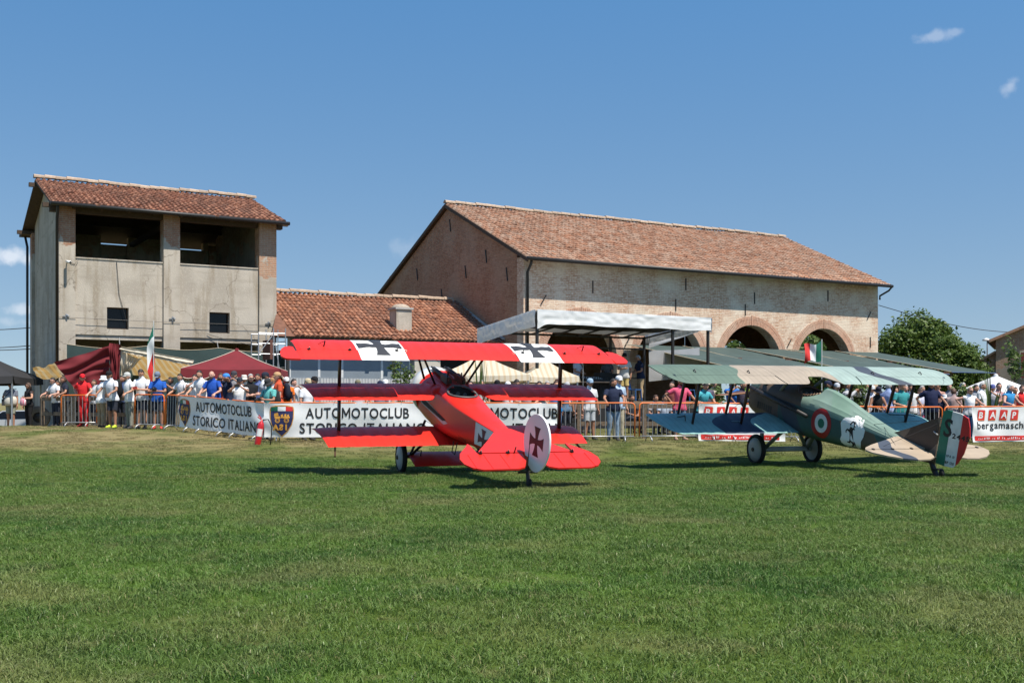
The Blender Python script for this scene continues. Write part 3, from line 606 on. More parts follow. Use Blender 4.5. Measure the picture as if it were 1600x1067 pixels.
# ------------------------------------------------------------ low tiled house between tower and barn
def build_low():
    u0, u1 = TU + 8.46 + .04, BU - .03; vr, zr = 47.3, 6.28; ve, ze = 42.75, 4.12
    h = thing('low_house', 'low house with an orange tiled roof and chimney between tower and barn', 'building', UV(u0, vr), T0)
    s = Vector((0, ve - vr, ze - zr)); Ln = u1 - u0
    tv = (vr - TV) / (vr - ve)
    ro, up = roof_slope(h, M_tileo, (0, 0, zr), (1, 0, 0), s, Ln, s.length, 300, start=lambda f: (0. if f < tv + .02 else -.95 * (f - tv) / (1 - tv)))
    s2 = Vector((0, 3.5, -1.6)); roof_slope(h, M_tileo, (0, 0, zr), (1, 0, 0), s2, Ln, s2.length, 0)
    ridge_caps(ro, (0, 0, zr + .02), (1, 0, 0), Ln - .3, 21)
    MB().bar((Ln - .06, .2, zr + .02), (Ln - .06, ve - vr, ze + .12), .14, .05).build('flashing', mat('grey_flashing', (.40, .38, .36), .8), h)
    yw = ve - vr + .65
    def px(p): return u_on_v(p, ve + .65) - u0
    b = MB().box(.02, Ln - .02, yw + .002, yw + .3, .2, ze + .05); b.build('front_wall', mat('grey_render', (.34, .33, .31), .9, .2, 2), h)
    MB().box(.0, Ln - .02, ve - vr + .05, ve - vr + .13, ze - .2, ze - .06).build('fascia_board', M_darkwood, h)
    MB().box(px(644), px(684), yw - .25, yw, .2, ze - .1).build('pier', mat('pale_pier', (.50, .47, .41), .9, .15, 3), h)
    MB().box(px(686), px(764), yw - .02, yw, .2, 3.7).build('doorway_shade', mat('painted_door_shade', (.012, .011, .01), .9), h)  # near-black slab on the solid wall paints the doorway's shade
    glass = mat('blue_grey_pane', (.20, .235, .27), .35, .12, 1.5, spec=.5); fr = mat('white_frame', (.62, .63, .63), .5)
    xs = [px(p) for p in (452, 498, 534, 596, 640)]
    for i in range(4):
        a, c = xs[i], xs[i + 1]
        w = MB().box(a + .03, c - .03, yw - .03, yw - .005, 2.42, 3.6).build('window', glass, h)
        f = MB().box(a, a + .05, yw - .05, yw - .002, 2.4, 3.62).box(c - .05, c, yw - .05, yw - .002, 2.4, 3.62).box(a + .05, c - .05, yw - .05, yw - .002, 3.58, 3.62).box(a + .05, c - .05, yw - .05, yw - .002, 2.38, 2.44)
        f.build('frame', fr, w)
    # chimney
    v = 44.0; u = u_on_v(626, v); zr_ = ze + (v - ve) * (zr - ze) / (vr - ve)
    c = MB().box(u - u0 - .36, u - u0 + .36, v - vr - .36, v - vr + .36, zr_ - .4, zr_ + .72).build('chimney', M_plain, ro)
    MB().box(u - u0 - .42, u - u0 + .42, v - vr - .42, v - vr + .42, zr_ + .72, zr_ + .80).build('chimney_cap', mat('grey_flashing', (.40, .38, .36), .8), ro)
    MB().lathe([(.40, 0), (.38, .06), (.28, .13), (.12, .17), (0.001, .18)], 12, c=(u - u0, v - vr, zr_ + .80)).build('chimney_cowl', mat('mortar_dome', (.36, .30, .24), .9, .2), ro, True)
build_low()
def build_fence():
    v = 41.9; y0 = uv_of(455, 1)[0]
    g = thing('corrugated_fence', 'pale grey corrugated metal fence below the low house', 'fence', UV(u_on_v(452, v), v), T0)
    u0 = u_on_v(452, v); us = [u_on_v(p, v) - u0 for p in (452, 500, 546, 594, 646)]
    m = mat('pale_sheet_metal', (.50, .51, .52), .45, .08, 3, metal=.2)
    for i in range(4):
        a, c = us[i], us[i + 1] - .03; n = 40; b = MB(); pr = [0, .035, .035, 0]
        b.grid(lambda s, t: (a + (c - a) * s, -.035 * (1 if (int(round(s * n)) % 4) in (1, 2) else 0), .3 + t * 2.1), n, 1); b.build('fence_panel', m, g)
        MB().box(a - .04, a + .0, .0, .06, .2, 2.45).build('post', M_steel, g)
    MB().bar((us[0], .03, 2.40), (us[-1], .03, 2.40), .05).build('rail', M_steel, g); MB().bar((us[0], .03, 1.2), (us[-1], .03, 1.2), .05).build('rail', M_steel, g)
build_fence()
def build_scaffold():
    v = 41.6; u0 = u_on_v(404, v); w = u_on_v(446, v) - u0
    g = thing('scaffold_tower', 'grey tube scaffold at the right foot of the tower', 'scaffold', UV(u0, v, .4), T0)
    for x in (0, w * .55, w):
        for y in (0, .9): MB().tube([(x, y, 0), (x, y, 3.9 if x else 3.7)], .024, 6).build('standard', M_steel, g)
    for z in (1.0, 1.9, 2.9, 3.3, 3.7):
        for y in (0, .9): MB().tube([(0, y, z), (w, y, z)], .02, 6).build('ledger', M_steel, g)
    for z in (1.4, 2.4, 3.4):
        for x in (0, w): MB().tube([(x, 0, z), (x, .9, z)], .02, 6).build('transom', M_steel, g)
    MB().tube([(0, -.02, 2.9), (w * .5, -.02, 3.6)], .018, 6).build('brace', M_steel, g); MB().tube([(w * .55, -.02, 3.6), (w, -.02, 1.0)], .018, 6).build('brace', M_steel, g)
    MB().box(w * .42, w * .52, -.02, .9, 2.7, 3.45).build('board', mat('brown_board', (.12, .05, .035), .8), g)
build_scaffold()
# ------------------------------------------------------------ aircraft
def foil(t, T, cam):
    t = max(0., min(1., t)); y = 5 * T * (.2969 * math.sqrt(t) - .126 * t - .3516 * t * t + .2843 * t ** 3 - .1036 * t ** 4)
    c = cam * 4 * t * (1 - t) * (1.15 - .3 * t); return c + y, c * .75 - y * .45
class Wing:
    def __init__(s, yl, yt, zl, zt, half, T=.11, cam=.055, rib=.27, cut=None, sag=.11, tipx=14):
        s.tipx = tipx
        s.yl, s.yt, s.zl, s.zt, s.half, s.T, s.cam, s.rib, s.cut, s.sag = yl, yt, zl, zt, half, T, cam, rib, cut, sag
        s.c = yl - yt
    def p(s, sp, t, side, lift=0.):
        """point on the skin: sp span -1..1, t chord 0 (front) .. 1, side 0 upper / 1 lower"""
        x = sp * s.half(t); k = s.cut(x) if s.cut else 1.; te = t * k
        u = foil(te, s.T, s.cam); h = u[side]
        if k < .999: mid = u[1] + .012; f = sm(.8, 1, t); h = h * (1 - f) + mid * f if side == 0 else h
        w = math.sin(math.pi * x / s.rib) ** 2
        h *= 1 - s.sag * w * math.sin(math.pi * min(1, te)) if side == 0 else 1
        tipf = abs(sp) ** s.tipx; u0 = (u[0] + u[1]) / 2; h = h * (1 - .8 * tipf) + u0 * .8 * tipf
        return Vector((x, s.yl + (s.yt - s.yl) * te + .016 * w * te ** 8, s.zl + (s.zt - s.zl) * te + s.c * h + lift))
    def patch(s, b, ss, ts, colour=lambda x, t: 0):
        """closed shell over spanwise stations ss and chord stations ts"""
        ns, nt = len(ss), len(ts)
        for side in (0, 1):
            vs = [s.p(a, t, side) for a in ss for t in ts]; k = len(b.v)
            b.v += [tuple(v) for v in vs]
            for i in range(ns - 1):
                for j in range(nt - 1):
                    f = (k + i * nt + j, k + (i + 1) * nt + j, k + (i + 1) * nt + j + 1, k + i * nt + j + 1)
                    b.f.append(f if side else f[::-1]); tm = (ts[j] + ts[j + 1]) / 2; b.mi.append(colour((ss[i] + ss[i + 1]) / 2 * s.half(tm), tm))
        for i in (0, ns - 1):
            for j in range(nt - 1):
                q = [s.p(ss[i], ts[j], 0), s.p(ss[i], ts[j + 1], 0), s.p(ss[i], ts[j + 1], 1), s.p(ss[i], ts[j], 1)]
                b.add(q, [(0, 1, 2, 3)], colour(ss[i] * .97 * s.half(.5), .5))
        for j in (0, nt - 1):
            for i in range(ns - 1):
                if ts[j] in (0., 1.) and s.cut is None: continue
                b.add([s.p(ss[i], ts[j], 0), s.p(ss[i + 1], ts[j], 0), s.p(ss[i + 1], ts[j], 1), s.p(ss[i], ts[j], 1)], [(0, 1, 2, 3)], colour((ss[i] + ss[i + 1]) / 2 * s.half(ts[j]), ts[j]))
def lin(a, b, n): return [a + (b - a) * i / n for i in range(n + 1)]
TS = [0, .012, .035, .07, .12, .18, .26, .35, .45, .56, .66, .72, .8, .88, .95, 1.]
def weld(o):
    bm = bmesh.new(); bm.from_mesh(o.data); bmesh.ops.remove_doubles(bm, verts=bm.verts, dist=.0005); bmesh.ops.recalc_face_normals(bm, faces=bm.faces); bm.to_mesh(o.data); bm.free(); return o
def cross_arms(L_, w0, w1, n=8):
    """four flared arms of a cross as strips of (a, b) points"""
    out = []
    for k in range(4):
        ca, sa = (1, 0, -1, 0)[k], (0, 1, 0, -1)[k]; rows = []
        for i in range(n + 1):
            d = w0 * .7 + (L_ - w0 * .7) * i / n; f = max(0, (d - w0) / (L_ - w0)); w = w0 + (w1 - w0) * f ** 1.9
            rows.append([(ca * d - sa * e * w, sa * d + ca * e * w) for e in (-1, -.5, 0, .5, 1)])
        out.append(rows)
    q = w0 * .98; out.append([[(i * q / 2, j * q / 2) for j in (-2, -1, 0, 1, 2)] for i in (-2, -1, 0, 1, 2)])
    return out
def decal(b, strips, fn, m=0):
    for rows in strips:
        k = len(rows[0]); vs = [fn(*p) for r in rows for p in r]
        b.add(vs, [(i * k + j, (i + 1) * k + j, (i + 1) * k + j + 1, i * k + j + 1) for i in range(len(rows) - 1) for j in range(k - 1)], m)
class Body:
    """fuselage: rings given by (y, half width, z low, z side top, z deck, exponent)"""
    def __init__(s, secs): s.k = sorted(secs, key=lambda q: -q[0])
    def at(s, y):
        k = s.k
        if y >= k[0][0]: return k[0][1:]
        for a, b in zip(k, k[1:]):
            if a[0] >= y >= b[0]:
                f = (a[0] - y) / (a[0] - b[0]); return tuple(a[i] + (b[i] - a[i]) * f for i in range(1, 6))
        return k[-1][1:]
    def ring(s, y, n=28):
        w, zb, zs, zd, ex = s.at(y); out = []
        zm = (zb + zs) / 2; hh = (zs - zb) / 2
        for j in range(n):
            a = 2 * math.pi * j / n; c, si = math.cos(a), math.sin(a)
            x = w * math.copysign(abs(c) ** (2 / ex), c)
            if si < 0: z = zm + hh * math.copysign(abs(si) ** (2 / ex), si)
            else:
                z = zm + hh * abs(si) ** (2 / ex) if False else None
                # side up to the longeron, then a domed deck
                t = a / math.pi                                  # 0..1 over the top
                if t < .12: x, z = w, zm + (zs - zm) * t / .12
                elif t > .88: x, z = -w, zm + (zs - zm) * (1 - t) / .12
                else:
                    q = (t - .12) / .76; th = math.pi * q; x = w * math.cos(th); z = zs + (zd - zs) * math.sin(th) ** .9
            out.append(Vector((x, y, z)))
        return out
    def side(s, y, z, sgn, off=.006):
        """point on the side skin"""
        w, zb, zs, zd, ex = s.at(y)
        if z >= zs:
            f = min(1, max(0, (z - zs) / max(1e-4, zd - zs))); th = math.asin(min(1, f ** (1 / .9))); return Vector((sgn * (w * math.cos(th) + off), y, z + off * .7 * f))
        zm = (zb + zs) / 2
        if z >= zm: return Vector((sgn * (w + off), y, z))
        f = min(1, (zm - z) / (zm - zb)); c = (1 - f ** ex) ** (1 / ex); return Vector((sgn * (w * c + off), y, z))
def wheel(parent, x, r, tyre_w, cover_mat, sgn):
    w = MB(); ny = [(r - .055, -tyre_w * .5), (r - .015, -tyre_w * .42), (r, -tyre_w * .15), (r, tyre_w * .15), (r - .015, tyre_w * .42), (r - .055, tyre_w * .5), (r - .09, tyre_w * .3), (r - .09, -tyre_w * .3), (r - .055, -tyre_w * .5)]
    w.lathe(ny, 32, 'X'); o = w.build('wheel', M_black, parent, True, loc=(x, 0, 0))
    d = MB(); d.lathe([(r - .075, -sgn * .01), (r - .085, sgn * tyre_w * .40), (r * .4, sgn * tyre_w * .75), (.03, sgn * tyre_w * .85), (.001, sgn * tyre_w * .85)], 32, 'X')
    d.lathe([(r - .08, -sgn * .02), (r * .4, -sgn * tyre_w * .5), (.001, -sgn * tyre_w * .6)], 24, 'X')
    d.build('wheel_cover', cover_mat, o, True); MB().lathe([(.05, sgn * tyre_w * .7), (.045, sgn * tyre_w * 1.0), (.001, sgn * tyre_w * 1.03)], 10, 'X').build('hub', M_dark, o)
    return o
def wires(parent, pairs, r=.004, m=None):
    for a, b in pairs: MB().tube([a, b], r, 5).build('bracing_wire', m or M_dark, parent)

RED = mat('red_fabric', (.66, .025, .014), .42, .10, 1.6, ribs=.27, spec=.4, coat=.12, bump=.06, bscale=25)
REDP = mat('red_panel', (.65, .024, .014), .36, .06, 2, spec=.4, coat=.15, dirt=((.40, .02, .015), 2.2, .5))
WHITE = mat('white_fabric', (.80, .80, .78), .5, .04, 3, ribs=.27)
XBLACK = mat('cross_black', (.035, .035, .038), .5, .08)
STRUT = mat('varnished_strut', (.055, .022, .014), .4, .2, 8)
def red_triplane():
    gx, gy = -1.369, 23.303; WR = .336
    a = thing('red_triplane', 'bright red triplane with black crosses on white panels, seen from behind', 'aeroplane', (gx, gy, WR + gz(gx, gy) - .01), R(21.47), None, R(14.16))
    def fitting(parent, p, s=1.):
        b = MB(); p = Vector(p); b.box(p.x - .03 * s, p.x + .03 * s, p.y - .035 * s, p.y + .03 * s, p.z - .012, p.z + .02 * s); b.bar(p + Vector((0, 0, .01)), p + Vector((0, -.05 * s, .06 * s)), .018); b.build('aileron_hinge', M_dark, parent)
    # --- wings
    up = Wing(.53, -.70, 2.275, 2.205, lambda t: 3.235 + .065 * sm(0, .12, t), .115, .05, .27, tipx=90)
    col = lambda x, t: 1 if 1.16 < abs(x) < 2.12 else 0
    b = MB(); e = [1.16 / 3.3, 2.12 / 3.33]
    ss = sorted(set([round(q, 5) for q in lin(-1, 1, 96)] + [s_ * q for q in e for s_ in (-1, 1)]))
    ci = [q for q in ss if abs(q) <= e[0] + 1e-6]; ts1 = [t for t in TS if t <= .72]
    up.patch(b, ci, TS, col)
    for sg in (-1, 1): up.patch(b, sorted([q for q in ss if q * sg >= e[0] - 1e-6]), ts1, col)
    w = b.build('upper_wing', [RED, WHITE], a); weld(w); auto_smooth(w, 50)
    for sg in (-1, 1):
        d = MB(); cx = sg * 1.64
        decal(d, cross_arms(.455, .078, .148), lambda p, q: up.p((cx + p * .97) / up.half(.4), .545 - q / up.c * .96, 0, .016)); d.build('cross', XBLACK, w, True)
        al = MB()                                        # aileron with its horn beyond the wing tip
        def ap(x, t, side): 
            v = up.p(min(1, abs(x) / 3.30) * sg, min(t, 1), side); v.x = sg * x
            if t > 1: v.y -= (t - 1) * up.c; v.z -= (t - 1) * .09
            return v
        xs = [1.175] + lin(1.3, 2.12, 8) + lin(2.15, 3.30, 12)
        tt = [.735, .80, .87, .94, 1.0, 1.075]
        for side in (0, 1):
            vs = [ap(x, t, side) + Vector((0, 0, (.006 if side == 0 else -.006) * (1 - max(0, (t - .9) * 5)))) for x in xs for t in tt]; k = len(al.v); al.v += [tuple(v) for v in vs]
            for i in range(len(xs) - 1):
                for j in range(5):
                    f = (k + i * 6 + j, k + (i + 1) * 6 + j, k + (i + 1) * 6 + j + 1, k + i * 6 + j + 1); al.f.append(f); al.mi.append(1 if (xs[i] + xs[i + 1]) / 2 < 2.12 else 0)
        for i in range(len(xs) - 1): al.add([ap(xs[i], .735, 0), ap(xs[i + 1], .735, 0), ap(xs[i + 1], .735, 1), ap(xs[i], .735, 1)], [(0, 1, 2, 3)], 1 if xs[i] < 2.1 else 0)
        horn = [(3.30, 1.075), (3.30, .74), (3.335, .73), (3.335, .56), (3.40, .53), (3.50, .56), (3.58, .66), (3.635, .82), (3.64, .95), (3.58, 1.04), (3.50, 1.07)]
        zz = lambda x, t: (ap(3.3, min(t, 1), 0).z + ap(3.3, min(t, 1), 1).z) / 2 - .012
        al.plate(horn, lambda x, t: (sg * x, up.yl - up.c * t, zz(x, t)), (0, 0, .016))
        ao = al.build('aileron', [RED, WHITE], w); auto_smooth(ao, 40)
        for x in (1.35, 2.3, 3.1): fitting(w, up.p(sg * x / 3.33, .735, 0))
        hn = MB(); c = up.p(sg * 2.78 / 3.33, .6, 0); hn.tube([c + Vector((0, 0, -.02)), c + Vector((.015, -.03, .11))], .014, 6); hn.tube([c + Vector((-.1, .16, .0)), c + Vector((-.02, .12, .05)), c + Vector((.015, -.03, .11))], .006, 5); hn.build('aileron_horn', M_dark, w)
    mid = Wing(.36, -.757, 1.435, 1.398, lambda t: 3.10 - .12 * t, .115, .05, .27, cut=lambda x: 1 - .34 * (1 - sm(.44, .66, abs(x))))
    b = MB(); mid.patch(b, lin(-1, 1, 104), TS); w2 = b.build('middle_wing', RED, a); weld(w2); auto_smooth(w2, 50)
    low = Wing(.17, -1.007, .575, .535, lambda t: 2.84 - .11 * t, .115, .05, .27)
    b = MB(); low.patch(b, lin(-1, 1, 96), TS); w3 = b.build('lower_wing', RED, a); weld(w3); auto_smooth(w3, 50)
    for sg in (-1, 1):
        d = MB().bar((sg * 2.55, -.75, .5), (sg * 2.62, -1.12, .38), .03); d.build('wing_skid', STRUT, w3)
    # --- interplane struts: one broad strut through all three wings on each side
    for sg in (-1, 1):
        x = sg * 2.38
        for z0, z1, y0, y1 in ((.62, 1.44, -.28, -.12), (1.52, 2.27, -.10, .02)):
            MB().tube([(x, y0, z0), (x, (y0 + y1) / 2, (z0 + z1) / 2), (x, y1, z1)], [(.030, .085)] * 3, 10, upv=Vector((0, 1, 0))).build('interplane_strut', STRUT, a, True)
        for y0, y1, bx in ((.62, .22, .42), (.10, -.12, .34)):
            MB().tube([(sg * bx, y0, 1.52), (sg * .74, y1 + .12, 2.27)], .024, 8).build('cabane_strut', M_dark, a, True)
    # --- fuselage
    F = Body([(.80, .48, .66, 1.24, 1.62, 2.2), (.45, .47, .62, 1.34, 1.60, 2.6), (.0, .44, .60, 1.38, 1.58, 3.2), (-.42, .41, .62, 1.40, 1.58, 4), (-.95, .38, .67, 1.385, 1.52, 4), (-1.3, .35, .71, 1.37, 1.47, 4),
              (-2.2, .265, .83, 1.37, 1.43, 4), (-3.2, .155, .96, 1.375, 1.40, 4), (-4.2, .045, 1.09, 1.31, 1.315, 4), (-4.36, .02, 1.11, 1.30, 1.302, 4)])
    b = MB(); n = 40; ys = lin(.80, -4.36, 60); rings = [F.ring(y, n) for y in ys]
    b.v = [tuple(v) for r in rings for v in r]
    inside = lambda y, x, z: ((y + .66) / .33) ** 2 + (x / .27) ** 2 < 1 and z > 1.3
    for i in range(60):
        for j in range(n):
            f = (i * n + j, i * n + (j + 1) % n, (i + 1) * n + (j + 1) % n, (i + 1) * n + j)
            c = sum((Vector(b.v[q]) for q in f), Vector()) / 4
            if inside(c.y, c.x, c.z): continue
            b.f.append(f); b.mi.append(0)
    b.f.append(tuple(60 * n + j for j in range(n))); b.mi.append(0)
    fu = b.build('fuselage', REDP, a); auto_smooth(fu, 28)
    # cockpit: dark tub, padded rim, dials
    def rim(t, k=1.0, dz=0.):
        y, x = -.66 + .36 * k * math.sin(t), .29 * k * math.cos(t); w_, zb, zs, zd, ex = F.at(y); q = min(.98, abs(x) / w_)
        return Vector((x, y, zs + (zd - zs) * math.sin(math.acos(q)) ** .9 + .012 + dz))
    cp = MB(); m_ = 24
    cp.grid(lambda s, t: rim(2 * math.pi * s, 1.0 - .1 * t, -.004 - .55 * t), m_, 3); cp.add([rim(2 * math.pi * i / m_, .9, -.55) for i in range(m_)], [tuple(range(m_))])
    co = cp.build('cockpit', mat('cockpit_dark', (.012, .010, .009), .7), a)
    MB().tube([rim(2 * math.pi * i / 32) for i in range(33)], .022, 8).build('coaming', mat('grey_leather', (.10, .10, .10), .5, .3), co, True)
    pn = MB().box(-.25, .25, -.39, -.36, 1.28, 1.50); pn.build('instrument_panel', mat('panel_dark', (.02, .015, .012), .6), co)
    for x, z in ((-.15, 1.42), (0, 1.44), (.15, 1.42), (-.07, 1.34), (.08, 1.34)):
        MB().lathe([(.048, -.395), (.045, -.402), (.036, -.402), (.001, -.398)], 12, 'Y', (x, 0, z)).build('dial', mat('dial_rim', (.25, .25, .24), .3, metal=.6), co)
    MB().box(-.2, .2, -1.0, -.95, 1.0, 1.44).build('seat_back', mat('seat_brown', (.05, .03, .02), .7), co)
    ws = MB(); ws.grid(lambda s, t: Vector((.25 * math.cos(math.pi * s), -.34 + .13 * math.sin(math.pi * s) * (1 - .3 * t) - .03 * t, 1.53 + (.30 * math.sin(math.pi * s) ** .7) * t + .02)), 12, 5)
    g = bpy.data.materials.new('windscreen'); N, L, bb = nodes_of(g); bb.inputs['Base Color'].default_value = (.22, .07, .055, 1); bb.inputs['Roughness'].default_value = .05; bb.inputs['Alpha'].default_value = .55
    ws.build('windscreen', g, a, True)
    # grey bordered foot slot and cross panel on each side
    for sg in (-1, 1):
        o1 = [(.60, 1.12), (.54, 1.19), (.42, 1.19), (-1.0, .985), (-.80, .91), (.50, 1.03)]
        c = (sum(p[0] for p in o1) / 6, sum(p[1] for p in o1) / 6); o2 = [(c[0] + (p[0] - c[0]) * .91, c[1] + (p[1] - c[1]) * .62) for p in o1]
        for o_, off, m, nm in ((o1, .004, mat('grey_trim', (.55, .56, .57), .5), 'step_surround'), (o2, .008, mat('slot_black', (.02, .02, .02), .7), 'step_panel')):
            q = MB(); q.add([F.side(y, z, sg, off) for y, z in o_] + [F.side(y, z, sg, -.002) for y, z in o_], [tuple(range(6))] + [(i, 6 + i, 6 + (i + 1) % 6, (i + 1) % 6) for i in range(6)]); q.build(nm, m, fu)
        q = MB(); q.grid(lambda s, t: F.side(-2.28 - .74 * s, (F.at(-2.28 - .74 * s)[1] + .02) * (1 - t) + (F.at(-2.28 - .74 * s)[2] - .004) * t, sg, .004), 8, 6); q.build('white_panel', WHITE, fu)
        q = MB(); decal(q, cross_arms(.215, .042, .10), lambda p, r_: F.side(-2.65 + p, 1.105 + r_ * .95, sg, .008)); q.build('cross', XBLACK, fu)
        st = MB().tube([(sg * .30, -1.25, .70), (sg * .33, -1.27, .48), (sg * .33, -1.45, .48), (sg * .29, -1.43, .72)], .011, 6); st.build('step', M_dark, a)
    vt, ft = text_mesh('I-LYNC', .15); q = MB(); q.add([F.side(-1.55 - x * .8, .83 + y * .75, -1, .005) for x, y in vt], ft); q.build('registration', mat('faded_letters', (.18, .03, .02), .5), fu)
    # cowling, engine, propeller
    cw = MB(); cw.lathe([(.30, 1.36), (.40, 1.40), (.47, 1.38), (.515, 1.30), (.525, 1.15), (.525, .80), (.505, .80), (.505, 1.2), (.40, 1.34), (.30, 1.345), (.30, 1.36)], 40, 'Y', (0, 0, 1.13))
    cw.build('cowling', mat('white_cowl', (.74, .74, .71), .18, .04, 3, coat=.6), a, True)
    rr = MB(); rr.lathe([(.532, .80), (.532, .74), (.50, .72)], 40, 'Y', (0, 0, 1.13)); rr.build('cowl_band', REDP, a, True)
    MB().lathe([(.001, 1.2), (.30, 1.2), (.48, 1.15), (.48, .9)], 24, 'Y', (0, 0, 1.13)).build('engine', M_dark, a)
    pr = MB(); pr.lathe([(.001, 1.52), (.07, 1.50), (.08, 1.36), (.08, 1.2)], 12, 'Y', (0, 0, 1.13))
    for sg in (-1, 1): pr.tube([(sg * (.06 + .2 * i), 1.44, 1.13 + sg * .01 * i) for i in range(7)], [(.05, .03), (.055, .025), (.075, .022), (.085, .02), (.08, .016), (.06, .012), (.02, .006)], 8)
    pr.build('propeller', mat('propeller_wood', (.20, .09, .04), .35, .2, 10), a, True)
    # twin guns
    for x in (-.15, .15):
        g = MB(); z = 1.68; g.box(x - .045, x + .045, -.20, .22, z - .09, z + .055); g.tube([(x, .22, z), (x, .85, z + .01)], .045, 10); g.tube([(x, .85, z + .01), (x, 1.02, z + .012)], .02, 8)
        for k in range(7): g.lathe([(.045, .28 + .08 * k), (.052, .30 + .08 * k), (.045, .32 + .08 * k)], 10, 'Y', (x, 0, z + .004))
        g.box(x - .02, x + .02, -.30, -.20, z - .05, z + .01); g.bar((x, -.1, z + .05), (x, -.1, z + .14), .02); g.box(x + .05, x + .10, -.1, .1, z - .1, z); g.build('machine_gun', M_dark, a)
    MB().grid(lambda s, t: Vector((.33 * math.cos(math.pi * s), .72 - .55 * t, 1.40 + (.26 - .05 * t) * math.sin(math.pi * s))), 14, 4).build('gun_deck', REDP, a, True)
    # tail
    def tailpart(name, pts, parent, z=1.275, th=.018, m=REDP): return MB().plate(pts, lambda x, y: (x * .91, y, z + .05 + .085 * max(0, y + 4.235) - .17 * max(0, -4.235 - y)), (0, 0, th), m=0).build(name, m, parent)
    half = [(.03, -3.02), (.16, -3.06), (.55, -3.62), (.93, -4.13), (.97, -4.20)]
    tp = tailpart('tailplane', half + [(-x, y) for x, y in half[::-1]], a)
    el = [(.09, -4.235), (.98, -4.225), (1.0, -3.80), (1.02, -3.76), (1.10, -3.90), (1.22, -4.06), (1.33, -4.22), (1.40, -4.42), (1.37, -4.60), (1.26, -4.73), (1.08, -4.80), (.40, -4.80), (.24, -4.74), (.12, -4.50)]
    for sg in (-1, 1):
        eo = tailpart('elevator', [(sg * x, y) for x, y in el], tp, 1.272, .014)
        for x in (.35, .85): fitting(tp, (sg * x, -4.23, 1.35), .9)
        MB().tube([(sg * .22, -4.2, 1.32), (sg * .22, -4.26, 1.46)], .012, 6).build('elevator_horn', M_dark, tp)
        for x in (.5, .8, 1.08): MB().bar((sg * x, -4.26, 1.335), (sg * x, -4.77, 1.248), .012, .008).build('rib', REDP, eo)
    rd = bpy.data.objects.new('rudder', None)
    ro = MB(); K = 36
    out = [(-.20 + .40 * math.cos(t) * (1 + .10 * math.sin(t)), .50 * math.sin(t)) for t in [2 * math.pi * i / K for i in range(K)]]
    ro.plate(out, lambda y, z: (0, y, z), (.017, 0, 0)); rud = ro.build('rudder', mat('rudder_white', (.80, .80, .80), .4, .04, 4), a)
    rud.location = (0, -4.36, 1.60); rud.rotation_euler = (0, 0, R(10)); auto_smooth(rud, 40)
    for sg in (-1, 1):
        q = MB(); decal(q, cross_arms(.255, .048, .115), lambda p, r_: Vector((sg * .0195, -.20 + r_ * .85, .03 + p))); q.build('cross', mat('dark_red_cross', (.035, .008, .010), .5), rud)
    MB().tube([(0, -4.36, 1.05), (0, -4.36, 1.62)], .022, 8).build('rudder_post', M_dark, a)
    sk = MB(); sk.tube([(0, -4.30, 1.12), (0, -4.42, .90), (0, -4.55, .60), (0, -4.60, .50)], [.035, .04, .035, .03], 8); sk.bar((-.18, -4.36, 1.03), (.18, -4.36, 1.03), .03); sk.build('tail_skid', M_dark, a)
    bpy.data.objects.remove(rd)
    # undercarriage
    cov = mat('white_wheel_cover', (.62, .63, .62), .45, .08, 6)
    for sg in (-1, 1):
        wheel(a, sg * .98, WR, .10, cov, sg)
        for y in (.42, -.42): MB().tube([(sg * .80, .0, .02), (sg * .36, y + .1, .64)], .028, 8).build('gear_strut', M_dark, a, True)
        MB().tube([(sg * .9, 0, 0), (sg * .7, -.1, .16), (sg * .62, -.2, .2), (sg * .6, -.1, .05)], .014, 6).build('bungee', M_dark, a)
    ax = Wing(.26, -.56, .02, -.03, lambda t: .84, .11, .03, .4); b = MB(); ax.patch(b, lin(-1, 1, 20), TS); o = b.build('axle_wing', REDP, a); weld(o); auto_smooth(o, 50)
    MB().tube([(-1.0, 0, 0), (1.0, 0, 0)], .025, 8).build('axle', M_dark, a)
    wires(a, [((-.36, .55, .64), (.8, 0, .03)), ((.36, .55, .64), (-.8, 0, .03)), ((-.38, .6, 1.55), (.7, .25, 2.26)), ((.38, .6, 1.55), (-.7, .25, 2.26))])
    return a
tri = red_triplane()
tw = thing('tail_dolly_wheel', 'small dark castor under the tail skid of the red triplane', 'wheel', (0, 0, 0))
def place_tail():
    bpy.context.view_layer.update(); p = tri.matrix_world @ Vector((0, -4.60, .50)); tw.location = (p.x, p.y, 0); z = gz(p.x, p.y)
    MB().tube([p - Vector((p.x, p.y, -.02)), (0.0, -.02, z + .09)], .028, 8).build('fork', M_dark, tw)
    MB().lathe([(.001, -.03), (.05, -.03), (.075, -.015), (.075, .015), (.05, .03), (.001, .03)], 16, 'X', (0, -.02, z + .075)).build('tyre', M_black, tw, True)
place_tail()

